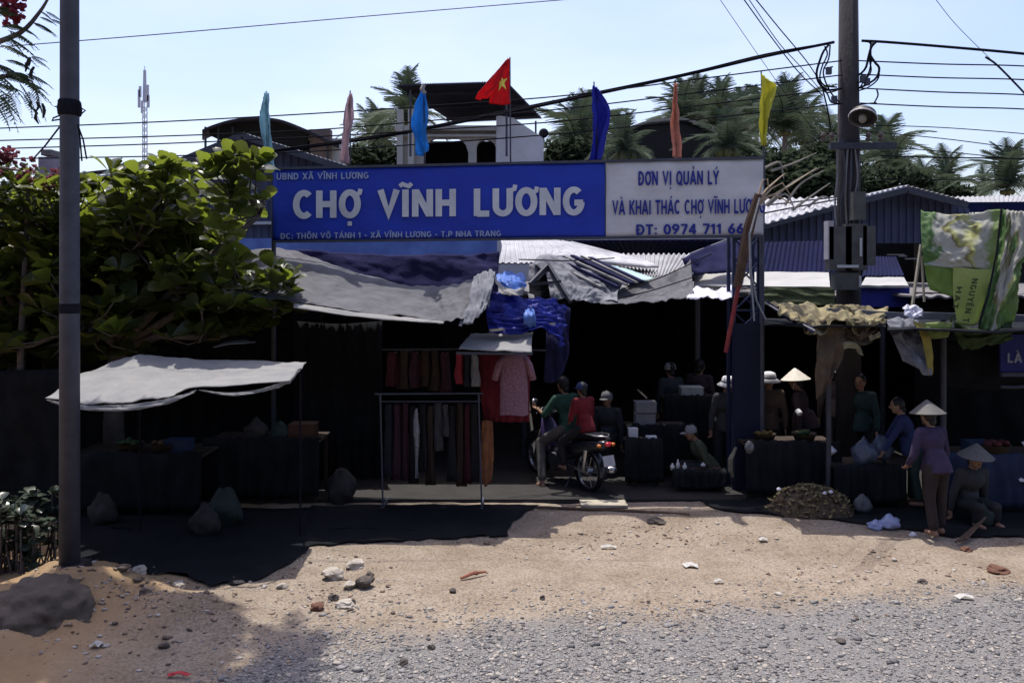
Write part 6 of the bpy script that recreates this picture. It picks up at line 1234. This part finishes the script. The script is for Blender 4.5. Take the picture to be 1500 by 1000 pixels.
# ================================================================ TREES
leafm = M('almond_leaf', (.042, .056, .015), (.02, .028, .010), 5, .36, .1, 12, spec=.6, transl=.30, tcol=(.30, .38, .04))
leafd = M('almond_leaf_old', (.035, .045, .014), (.02, .03, .010), 3, .36, .1, 12, spec=.6, transl=.2, tcol=(.16, .2, .03))
bark = M('grey_bark', (.13, .11, .10), (.07, .06, .055), 8, .95, .8, 30)
LV = []; LF = []
prof = [(0, .02, 0), (.15, .10, .012), (.38, .24, .02), (.66, .36, .014), (.88, .30, -.03), (1.0, .10, -.08)]      # along, half width, droop
for (a, wd, z) in prof: LV += [(-wd, a, z + .06 * wd / .26), (0, a, z), (wd, a, z + .06 * wd / .26)]
for i in range(len(prof) - 1):
    b_ = i * 3; LF += [(b_, b_ + 1, b_ + 4, b_ + 3), (b_ + 1, b_ + 2, b_ + 5, b_ + 4)]
LVn = np.array(LV)
def leafmats(l): 
    me = bpy.data.meshes.new('leaf'); me.from_pydata([tuple(v) for v in LVn], [], LF); me.materials.append(l); me.polygons.foreach_set('use_smooth', [True] * len(me.polygons)); return me
lm1, lm2 = leafmats(leafm), leafmats(leafd)
rg = np.random.default_rng(11)
leaves = []; tips = []
def frame_of(d, up=Vector((0, 0, 1))):
    d = d.normalized(); x = d.cross(up); x = x.normalized() if x.length > 1e-3 else Vector((1, 0, 0)); z = x.cross(d).normalized()
    return Matrix((x, d, z)).transposed()
def rosette(c, k=9, size=.22, tilt=.35):
    base = rnd(0, 6.28)
    for i in range(k):
        a = base + i * 2.4; el = rnd(-.25, .75) + tilt * .4; d = Vector((math.cos(a) * math.cos(el), math.sin(a) * math.cos(el), math.sin(el)))
        m3 = frame_of(d) @ Matrix.Rotation(rnd(-.9, .9), 3, 'Y'); sz = size * rnd(.62, 1.25)
        leaves.append((c + d * .03, m3, sz, random.random()))
def inpoly(x, y, poly):
    r_ = False; j = len(poly) - 1
    for i in range(len(poly)):
        if (poly[i][1] > y) != (poly[j][1] > y) and x < (poly[j][0] - poly[i][0]) * (y - poly[i][1]) / (poly[j][1] - poly[i][1]) + poly[i][0]: r_ = not r_
        j = i
    return r_
sil = [(-260, 250), (0, 262), (40, 252), (85, 262), (118, 268), (158, 250), (172, 258), (205, 252), (232, 238), (262, 250), (288, 236), (320, 228), (345, 238), (368, 226), (384, 234), (380, 262), (374, 300), (352, 318), (348, 345), (355, 372), (400, 376), (418, 392), (432, 410), (428, 440), (414, 462), (400, 490), (360, 500), (320, 478), (250, 505), (120, 525), (-260, 560)]
nfront = 0
while nfront < 290:
    px, py = rnd(-250, 432), rnd(222, 545)
    if not inpoly(px, py, sil): continue
    Y_ = rnd(10.0, 11.0); c = P(px, py + 8, Y_); tips.append(c); rosette(c, random.choice((6, 7, 8)), .27); nfront += 1
for px, py in ((162, 245), (172, 262), (236, 236), (246, 246), (262, 248), (205, 250), (295, 238), (315, 236), (330, 228), (348, 236), (370, 228), (376, 240), (374, 258), (375, 285), (350, 300), (300, 255), (225, 270), (50, 262), (20, 262), (0, 275), (110, 262), (412, 395), (420, 405), (424, 425), (400, 386), (345, 386), (232, 390), (262, 382), (378, 236), (318, 250)):
    c = P(px, py + 9, 10.2); tips.append(c); rosette(c, 7, .235, .9)
nback = 0
while nback < 520:
    px, py = rnd(-250, 415), rnd(255, 520)
    if not (inpoly(px, py - 18, sil) and inpoly(px + 14, py, sil)): continue
    c = P(px, py + 6, rnd(11.0, 13.2)); rosette(c, 9, .3); nback += 1
# the higher, hidden back of the crown keeps light off the stalls
for _ in range(150):
    c = Vector((rnd(-8.6, -3.3), rnd(10.2, 13.3), rnd(2.2, 3.8))); q = (750 + c.x / c.y * F, HY - (c.z - H) / c.y * F)
    if inpoly(q[0] + 20, q[1] - 20, sil) and inpoly(q[0], q[1] + 10, sil): rosette(c, 9, .24)
tree = Thing('broadleaf_tree', 'bushy broad leaved tree with big glossy round leaves left of the sign', 'tree', (-5.5, 11.2, 0))
s = MB(); s.tube([(-5.5, 11.4, 0), (-5.45, 11.2, 1.0), (-5.3, 11, 2.0)], [.16, .13, .11], 12); s.tube([(-6.9, 11.2, 0), (-6.8, 11.1, 1.2), (-6.5, 10.9, 2.4)], [.14, .11, .09], 10); tree.part('trunk', s, bark, smooth=True)
forks = [Vector((-5.3, 11, 2.0)), Vector((-6.5, 10.9, 2.4)), Vector((-5.45, 11.2, 1.2))]
hubs = [Vector((a_, b_ + 1.0, c_)) for a_, b_, c_ in [(-4.2, 9.9, 3.0), (-4.9, 9.6, 3.4), (-3.6, 9.8, 2.8), (-6, 9.7, 3.6), (-6.8, 9.6, 3.0), (-4.0, 9.7, 2.2), (-5.4, 9.4, 2.4), (-3.3, 9.7, 3.8), (-7.4, 9.6, 2.6)]]
pass
s = MB()
for hb_ in hubs:
    f_ = min(forks, key=lambda q: (q - hb_).length); s.tube([f_, f_.lerp(hb_, .5) + Vector((0, 0, .12)), hb_], [.07, .05, .035], 8)
tree.part('limb', s, bark, smooth=True)
s = MB()
for c in tips:
    hb_ = min(hubs, key=lambda q: (q - c).length); m_ = hb_.lerp(c, .55) + Vector((rnd(-.1, .1), 0, -.08)); s.tube([hb_, m_, c], [.018, .012, .007], 5)
tree.part('twigs', s, bark, kind='stuff', smooth=True)
vis = [i for i, (c, m3, sz, q) in enumerate(leaves) if -.62 < c.x / c.y and c.y < 11.2]
vis.sort(key=lambda i: leaves[i][0].y / leaves[i][2] + random.random() * 8); near = set(vis[:300])
for i in near:
    c, m3, sz, q = leaves[i]; o = bpy.data.objects.new('leaf', lm1 if q < .75 else lm2); o.matrix_local = Matrix.Translation(c - tree.loc) @ m3.to_4x4() @ Matrix.Scale(sz, 4); o.parent = tree.o; COL.objects.link(o)
def leafstuff(idx, mat, nm):
    s = MB(); base = 0; vs = []; fs = []
    for i in idx:
        c, m3, sz, q = leaves[i]; A_ = np.array(m3); v = (LVn * sz) @ A_.T + np.array(c); vs.append(v); fs += [tuple(k + base for k in f_) for f_ in LF]; base += len(LVn)
    s.v = [tuple(v) for v in np.concatenate(vs)]; s.f = fs; tree.part(nm, s, mat, kind='stuff', smooth=True)
rest = [i for i in range(len(leaves)) if i not in near]
leafstuff([i for i in rest if leaves[i][3] < .75], leafm, 'crown'); leafstuff([i for i in rest if leaves[i][3] >= .75], leafd, 'old_leaves')

# flame tree overhead at the left: feathery leaves, pink red blossoms
def pinnate(s, base, d, ln, droop=.35):
    d = d.normalized(); side = d.cross(Vector((0, 0, 1))).normalized(); pts = [base + d * ln * t - Vector((0, 0, droop * ln * t * t)) for t in [k / 12 for k in range(13)]]
    s.tube(pts[::3] , .003, 4)
    for k in range(1, 13):
        wd = ln * .26 * math.sin(math.pi * min(1, k / 12 + .12)) + .01
        for sg in (-1, 1):
            a = pts[k]; tip = a + side * sg * wd + d * ln * .05 - Vector((0, 0, wd * .5)); w2 = d * ln * .034
            s.add([a - w2, a + w2, tip + w2 * .5, tip - w2 * .5], [(0, 1, 2, 3)])
fl_ = Thing('flame_tree', 'feathery leaved tree with pink red blossoms reaching in at the top left corner', 'tree', (-7.4, 8.6, 0))
s = MB(); s.tube([(-7.4, 8.6, 0), (-7.2, 8.5, 2.5), (-6.6, 8.4, 5), (-5.8, 8.3, 6.8)], [.2, .17, .13, .09], 12); fl_.part('trunk', s, bark, smooth=True)
br = [[(-6.6, 8.4, 5), (-5.9, 8.2, 4.9), P(-20, 70, 8.1), P(30, 48, 8), P(58, 18, 8), P(74, -8, 8)], [(-7.0, 8.4, 3.6), P(-120, 150, 8.2), P(-40, 125, 8.1), P(20, 110, 8.0), P(48, 120, 8)], [(-6.6, 8.4, 5), (-5.6, 8.2, 6.4), (-4.2, 8.0, 7.0), (-3.0, 7.9, 7.2)], [(-7.2, 8.5, 2.5), P(-80, 250, 8.9), P(-10, 246, 8.9), P(30, 250, 8.9)], [(-5.8, 8.3, 6.8), (-4.6, 9, 7.4), (-3.6, 9.2, 7.5)], [(-5.8, 8.3, 6.8), (-5.0, 7.2, 7.3), (-4.3, 6.6, 7.4)]]
s = MB()
for b_ in br: q = [Vector(v) for v in b_]; s.tube([cat(q, k / 20) for k in range(21)], [.04 - .03 * k / 20 for k in range(21)], 6)
fl_.part('limb', s, bark, smooth=True)
s = MB()
for (px, py, ax, az, ln) in [(0, 60, 1, -.1, .35), (20, 46, 1, .0, .3), (48, 36, 1, -.2, .2), (60, 22, 1, -.3, .16), (66, 30, 1, .2, .15), (10, 40, .6, .1, .3), (-10, 20, 1, .5, .3), (0, 120, 1, .2, .3), (20, 112, 1, -.1, .34), (30, 118, .9, -.5, .3), (5, 130, .8, -.7, .3), (40, 114, .7, -.2, .25), (45, 122, .2, -1, .2), (10, 104, -.5, .2, .3), (-10, 90, 1, -.1, .32), (-5, 145, .7, -.8, .26), (12, 100, .9, .4, .28), (28, 128, .6, -.9, .22), (48, 135, .4, -1, .18), (-12, 105, .9, -.4, .3), (15, 85, .8, 0, .2), (5, 55, .8, -.6, .2), (-15, 115, 1, -.2, .4), (-15, 130, 1, -.4, .36), (40, 90, .5, .1, .15)]:
    for _ in range(2): pinnate(s, P(px + rnd(-8, 8), py + rnd(-8, 8), rnd(7.8, 8.2)), Vector((ax, rnd(-.5, .5), az + rnd(-.2, .2))), ln * rnd(.8, 1.1), .5)
fl_.part('foliage', s, M('feathery_leaf', (.06, .09, .05), (.04, .06, .04), 5, .6, transl=.35, tcol=(.12, .18, .08)), kind='stuff')
s = MB()
for _ in range(2300):
    a = rnd(0, 6.28); r_ = rnd(0, 1) ** .5; x = -4.4 + 2.1 * r_ * math.cos(a); y = 8.35 + .95 * r_ * math.sin(a); z = rnd(6.5, 7.6)
    if HY - (z - H) / y * F < -25 and noise.noise(Vector((x * 1.6, y * 1.6, 3))) > -.12: pinnate(s, Vector((x, y, z)), Vector((rnd(-1, 1), rnd(-1, 1), rnd(-.2, .4))), rnd(.25, .42), .3)
fl_.part('crown', s, M('feathery_leaf', ()), kind='stuff')
def blossoms(spots, thing, mat, r_=.035, nm='blossom'):
    for px, py, Y_ in spots:
        s = MB(); c = P(px, py, Y_)
        for _ in range(9):
            d = Vector((rnd(-1, 1), rnd(-1, 1), rnd(-1, 1))).normalized(); e = d.orthogonal().normalized(); f_ = d.cross(e); q = c + d * r_ * .5
            s.add([q, q + (d + e * .6) * r_, q + d * r_ * 1.5, q + (d - e * .6) * r_], [(0, 1, 2, 3)]); s.add([q, q + (d + f_ * .6) * r_, q + d * r_ * 1.4, q + (d - f_ * .6) * r_], [(0, 1, 2, 3)])
        thing.part(nm, s, mat)
pinkm = M('pink_red_petal', (.42, .07, .12), (.30, .05, .08), 20, .6, transl=.4)
blossoms([(8, 8, 8), (14, 16, 8.05), (20, 10, 7.95), (18, 24, 8), (24, 20, 8), (10, 20, 8.1), (28, 4, 8), (14, 30, 8), (12, 2, 8), (30, 18, 8), (24, 8, 8), (16, 6, 8)], fl_, pinkm, .045)
# small pods
s = MB()
for px, py in ((42, 86), (38, 92), (50, 98), (46, 104), (44, 84), (62, 152), (54, 150), (50, 160), (66, 160), (46, 148), (52, 168)):
    c = P(px, py, 8); s.tube([c, c + Vector((rnd(-.03, .03), 0, -.04)), c + Vector((rnd(-.04, .04), 0, -.09))], [.012, .016, .006], 5)
fl_.part('seed_pods', s, M('dark_pod', (.03, .025, .03), (.02, .018, .02), 8, .7), kind='stuff')
bo_ = Thing('bougainvillea', 'red and pink flowering bush behind the broad leaves at the far left', 'bush', (P(30, 0, 10.3).x, 10.3, 0))
s = MB(); s.tube([(bo_.loc.x, 10.3, 0), (bo_.loc.x, 10.3, 2), (bo_.loc.x + .1, 10.3, 4.2)], [.05, .04, .02], 8); bo_.part('stem', s, bark)
s = MB()
for _ in range(900):
    px = rnd(-160, 92); py = rnd(238, 300) + (px > 40) * 8; c = P(px, py, rnd(10, 10.7)); d = Vector((rnd(-1, 1), rnd(-1, 1), rnd(-.5, 1))).normalized() * .035; e = d.orthogonal().normalized() * .022; s.add([c - d, c + e, c + d, c - e], [(0, 1, 2, 3)])
bo_.part('foliage', s, leafd, kind='stuff')
blossoms([(6, 226, 10.2), (14, 232, 10.2), (10, 240, 10.2), (2, 235, 10.2), (18, 226, 10.2), (-6, 238, 10.2), (42, 240, 10.2), (8, 222, 10.2), (84, 256, 10), (78, 262, 10), (30, 252, 10.1), (0, 252, 10.1), (-10, 250, 10), (72, 270, 10), (48, 258, 10.1)], bo_, M('bougainvillea_petal', (.24, .07, .09), (.14, .04, .05), 20, .6, transl=.4), .055)
# low bush at the lower left edge
lb_ = Thing('low_bush', 'low bush with pale glossy leaves at the left edge behind the boulder', 'bush', (P(18, 0, 8.3).x, 8.3, .1))
s = MB(); s2 = MB()
for _ in range(110):
    c = Vector((lb_.loc.x + rnd(-1.0, .38), 8.3 + rnd(-.4, .4), rnd(.15, .75))); s2.tube([Vector((c.x + rnd(-.1, .1), c.y, .0)), c * .5 + Vector((c.x, c.y, 0)) * .5, c], [.012, .008, .005], 4)
    for _k in range(7):
        d = Vector((rnd(-1, 1), rnd(-1, 1), rnd(-.3, .8))).normalized(); m3 = frame_of(d); v = (LVn * rnd(.10, .16)) @ np.array(m3).T + np.array(c); s.add([tuple(q) for q in v], LF)
lb_.part('foliage', s, M('pale_bush_leaf', (.05, .065, .045), (.03, .04, .03), 4, .3, spec=.7, transl=.15), kind='stuff', smooth=True); lb_.part('stems', s2, bark, kind='stuff')

# palms ----------------------------------------------------------
frondm = M('palm_frond', (.09, .12, .075), (.05, .07, .05), 3, .75, transl=.25, spec=.15); trunkm = M('palm_trunk', (.17, .14, .12), (.1, .085, .07), 5, .9, .5)
def frond_mesh(drp, seed):
    random.seed(seed); s = MB(); n_ = 16; pts = [Vector((0, k / n_, .30 * math.sin(k / n_ * 1.9) - drp * (k / n_) ** 2.2)) for k in range(n_ + 1)]
    s.tube(pts[::2], [.016 - .0018 * k for k in range(len(pts[::2]))], 4)
    for k in range(2, n_ * 2 + 1):
        t_ = k / (n_ * 2); p = cat(pts, t_); ln = .34 * math.sin(math.pi * (t_ * .8 + .16)) + .04
        for sg in (-1, 1):
            tip = p + Vector((sg * ln * .72, ln * .45, -ln * rnd(.30, .62))); a = Vector((0, .016, 0)); s.add([p - a, p + a, tip + a * .2, tip - a * .2], [(0, 1, 2, 3)])
    return s.mesh('frond', frondm)
FM = [frond_mesh(.25, 1), frond_mesh(.55, 2), frond_mesh(.95, 3), frond_mesh(1.3, 4)]; random.seed(21)
def palm(px, py, Y_, L_, label, nf=20, lean=0, upb=0):
    c = P(px, py, Y_); t = Thing('coconut_palm', label, 'palm', (c.x - lean, Y_, 0), 'coconut palms behind the buildings')
    s = MB(); s.tube([(c.x - lean, Y_, 0), (c.x - lean * .6, Y_, c.z * .5), (c.x - lean * .1, Y_, c.z * .9), (c.x, Y_, c.z)], [.22, .17, .14, .12], 8); t.part('trunk', s, trunkm, smooth=True)
    s = MB()
    for k in range(7): a = k * .9; s.ell((c.x + .25 * math.cos(a), Y_ + .25 * math.sin(a), c.z - .2), (.13, .13, .15), 8, 6)
    t.part('coconuts', s, M('green_coconut', (.10, .10, .03), (.06, .06, .02), 4, .6), kind='stuff', smooth=True)
    for k in range(nf):
        u = k / nf; el = 1.25 - 1.75 * u + rnd(-.12, .12) + upb; az = k * 2.4 + rnd(-.2, .2); me = FM[min(3, int(u * 4))]
        m3 = Matrix.Rotation(az, 3, 'Z') @ Matrix.Rotation(el, 3, 'X'); o = bpy.data.objects.new('frond', me); o.matrix_local = Matrix.Translation(c - t.loc) @ m3.to_4x4() @ Matrix.Scale(L_ * 1.18 * rnd(.85, 1.1), 4); o.parent = t.o; COL.objects.link(o)
for a in [(915, 222, 24, .95, 'lower palm in front of the left end of the dark humped roof', 18, .2, .15), (1066, 216, 24, 1.05, 'lower palm in front of the right end of the dark humped roof', 20, -.2, .2), (598, 178, 36, 2.0, 'palm crown rising behind the left corner of the arched house roof', 18, .3, .25), (560, 212, 40, 1.9, 'palm with drooping fronds between the pink flag and the arched house', 16, -.4, 0), (545, 200, 44, 1.6, 'small palm crown just right of the dusty pink flag', 12, .4, 0),
          (846, 212, 45, 2.6, 'palm left of the royal blue flag beside the arched house', 22, .5, .1), (862, 200, 52, 2.6, 'palm directly behind the royal blue flag', 20, -.5, .1), (905, 218, 50, 2.0, 'palm just right of the royal blue flag', 16, .3, 0),
          (1000, 182, 50, 2.4, 'palm behind the salmon flag', 20, .4, .1), (1022, 176, 56, 2.6, 'palm right of the salmon flag above the dark humped roof', 20, -.6, .2), (1055, 182, 48, 2.3, 'palm between salmon and yellow flags', 20, .5, .2), (1085, 190, 54, 2.6, 'palm left of the yellow flag', 20, .2, .1), (1108, 186, 52, 2.2, 'palm directly behind the yellow flag', 18, -.3, .1),
          (1150, 190, 46, 2.7, 'tall palm right of the yellow flag', 24, .4, .25), (1178, 205, 50, 2.3, 'palm between the yellow flag and the utility pole', 20, -.4, .1), (1216, 214, 48, 1.9, 'palm half hidden behind the utility pole', 16, .2, 0), (1292, 234, 46, 2.3, 'palm right of the utility pole below the street light', 22, -.3, .1), (1310, 250, 42, 1.8, 'lower palm right of the utility pole above the blue gable', 18, .2, 0),
          (1385, 272, 60, 2.4, 'small distant palm above the long low shed', 18, .4, .1), (1476, 276, 44, 2.2, 'palm at the right edge above the long shed, larger one', 20, .3, .3), (1352, 266, 70, 1.8, 'tiny distant palm right of the blue gable', 14, -.2, 0), (1440, 280, 70, 1.8, 'faint low palm between the two right palms', 12, .2, .1)]: palm(*a)
# dark foliage behind the sheds
def bush(cx_, Y_, z, rx, ry, rz, n_, sz, mat, label, name='dark_bush'):
    t = Thing(name, label, 'tree', (cx_, Y_, 0)); s = MB(); s.tube([(cx_, Y_, 0), (cx_ + .1, Y_, z)], [.12, .05], 8); t.part('trunk', s, bark); s = MB()
    for _ in range(n_):
        while True:
            x, y, w_ = rnd(-1, 1), rnd(-1, 1), rnd(-1, 1)
            if x * x + y * y + w_ * w_ < 1: break
        k = 1 + .35 * noise.noise(Vector((x * 1.7 + cx_, y * 1.7, w_ * 1.7))); c = Vector((cx_ + x * rx * k, Y_ + y * ry * k, z + w_ * rz * k)); d = Vector((rnd(-1, 1), rnd(-1, 1), rnd(-.6, .4))).normalized() * sz; e = d.orthogonal().normalized() * sz * .35
        s.add([c - d, c + e, c + d, c - e], [(0, 1, 2, 3)])
    t.part('crown', s, mat, kind='stuff')
dgm = M('dark_foliage', (.035, .048, .024), (.016, .022, .014), 2, .95, transl=.12, spec=.05)
for a in [(P(1160, 0, 24).x, 24, P(0, 268, 24).z, 1.5, 1.2, .9, 2600, .20, 'dark tangled foliage between the sign end and the utility pole'), (P(1205, 0, 26).x, 26, P(0, 255, 26).z, 1.3, 1.2, 1.1, 2000, .20, 'dark bushy tree right behind the utility pole'), (P(1070, 0, 30).x, 30, P(0, 232, 30).z, 1.6, 1.2, .8, 1300, .22, 'dark bushy tree behind the white half of the sign'), (P(960, 0, 32).x, 32, P(0, 225, 32).z, 2.2, 1.2, .8, 1800, .22, 'dark bush left of the salmon flag low behind the sign'), (P(835, 0, 30).x, 30, P(0, 235, 30).z, 1.2, 1, .8, 1500, .2, 'green bush beside the arched house behind the sign'), (P(545, 0, 30).x, 30, P(0, 240, 30).z, 1.2, 1, .7, 1500, .2, 'dark bush behind the sign below the dusty pink flag'),
          (P(1300, 0, 34).x, 34, P(0, 272, 34).z, 2, 1.2, .9, 1800, .22, 'dark tree mass behind the blue gable shed'), (P(1370, 0, 50).x, 50, P(0, 284, 50).z, 2.4, 1.5, .8, 1200, .3, 'distant dark bush right of the blue gable')]: bush(*a[:7], a[7], dgm, a[8])
s = MB(); random.seed(5)
t = Thing('dry_palm_fronds', 'pale dry arching fronds over the white sloping roof left of the utility pole', 'dry fronds', (P(1170, 0, 16).x, 17.5, 0))
s = MB(); s.tube([(t.loc.x, 18.6, 0), (t.loc.x, 18.6, P(0, 300, 18.6).z)], .08, 8); t.part('trunk', s, trunkm)
for x0, y0, x1, y1, x2, y2 in [(1122, 300, 1160, 268, 1200, 246), (1124, 302, 1150, 284, 1165, 308), (1150, 300, 1172, 270, 1206, 250), (1160, 308, 1190, 286, 1216, 268), (1130, 250, 1160, 240, 1196, 224), (1120, 246, 1142, 238, 1148, 262), (1175, 310, 1205, 288, 1222, 300)]:
    s = MB(); pts = [P(x0, y0, 18), P(x1, y1, 18), P(x2, y2, 18)]; s.tube([cat(pts, k / 8) for k in range(9)], [.035 - .003 * k for k in range(9)], 5); t.part('frond', s, M('grey_dry_frond', (.20, .18, .15), (.12, .11, .1), 5, .8))

sackm = M('dark_sack', (.045, .042, .04), (.025, .023, .022), 6, .9, .4, 40); sackg = M('green_grey_sack', (.03, .045, .04), (.018, .028, .025), 6, .9, .4, 40)
for px, py, Y_, r_, m_, lab in [(150, 672, 9.9, .17, sackm, 'dark full sack standing left of the draped table under the canopy'), (330, 700, 9.9, .20, sackg, 'green grey sack slumped between the two draped tables on the left'), (300, 726, 9.5, .16, sackm, 'dark low sack in front of the green grey one'), (376, 632, 11.0, .14, sackm, 'dark sack lying on the black draped table, left one'), (410, 633, 11.0, .12, sackg, 'small green grey sack lying on the black draped table, right one'), (500, 700, 10.9, .19, sackm, 'dark sack standing left of the clothes rack'), (1440, 735, 9.8, .13, sackg, 'green grey sack in front of the navy draped table')]:
    q = P(px, py, Y_); z_ = r_ * .95 if Y_ < 10.95 else .80 + r_ * .9; py2 = HY + (H - z_) * F / Y_; bag(px, py2, Y_, r_, m_, lab, 1.1, px)
for px, Y_, wd, hh, c_, lab in [(262, 10.45, .30, .16, 'dim_blue', 'dim blue plastic crate on the draped table under the canopy'), (445, 11.1, .34, .2, 'dim_rust', 'dim rust coloured box on the right end of the black draped table'), (1432, 10.6, .3, .16, 'dim_blue', 'dim blue plastic crate on the navy draped table')]:
    z_ = {262: .765, 445: .815, 1432: .715}[px] + hh / 2; crate(px, HY + (H - z_) * F / Y_, Y_, wd, hh, .25, M(c_, (.02, .035, .08) if 'blue' in c_ else (.07, .03, .02), None, 6, .7), lab, 'crate', 'crate')
# ================================================================ UNSEEN HOUSES ADDED ACROSS THE ROAD TO CUT SKY LIGHT (behind the viewpoint)
hx = -34
for k, (wd, ht, col_, lab) in enumerate([(11, 8.5, (.22, .17, .12), 'tan plastered shophouse added unseen across the road to cut sky light, leftmost of its row'), (9, 10.5, (.14, .18, .17), 'green grey shophouse added unseen across the road to cut sky light, tallest of its row on the left'), (10, 8.8, (.24, .20, .16), 'sand coloured shophouse added unseen across the road to cut sky light, beside the green grey one'), (8.5, 11, (.16, .16, .19), 'slate painted three storey shophouse added unseen directly across the road to cut sky light'), (10, 9.2, (.23, .16, .12), 'brick red brown shophouse added unseen across the road to cut sky light, right of the slate one'), (9, 10.2, (.20, .19, .15), 'olive beige shophouse added unseen across the road to cut sky light, near the right end'), (12, 8.4, (.17, .14, .12), 'brown shophouse added unseen across the road to cut sky light, rightmost of its row')]):
    yf = -9.0 - .4 * (k % 3); xm = hx + wd / 2; t = Thing('blocker_house', lab, 'house', (xm, yf, 0))
    s = MB(); s.box((xm, yf - 5, ht / 2), (wd - .1, 10, ht)); t.part('wall', s, M(f'blocker_paint_{k}', col_, tuple(v * .75 for v in col_), 1.2, .9, .2))
    s = MB(); s.box((xm, yf - 4.7, ht + .15), (wd + .3, 11, .3)); t.part('roof', s, concrete)
    for fl_n in range(1, int(ht / 3.2)):
        for c in (-.3, 0, .3):
            s = MB(); s.box((xm + c * wd, yf + .03, fl_n * 3.4 + 1.6), (1.3, .1, 1.5)); wf = t.part('window', s, darkwood); s = MB(); s.box((xm + c * wd, yf + .085, fl_n * 3.4 + 1.6), (1.1, .03, 1.3)); t.part('pane', s, M('dark_glass', (.03, .035, .04), (.02, .025, .03), 2, .2), wf)
    s = MB(); s.box((xm, yf + .06, 1.5), (wd * .7, .1, 2.8)); t.part('shutter_door', s, steel_dark)
    s = MB(); s.box((xm, yf + .9, 3.25), (wd * .9, 1.8, .08)); t.part('awning', s, darkroof); hx += wd
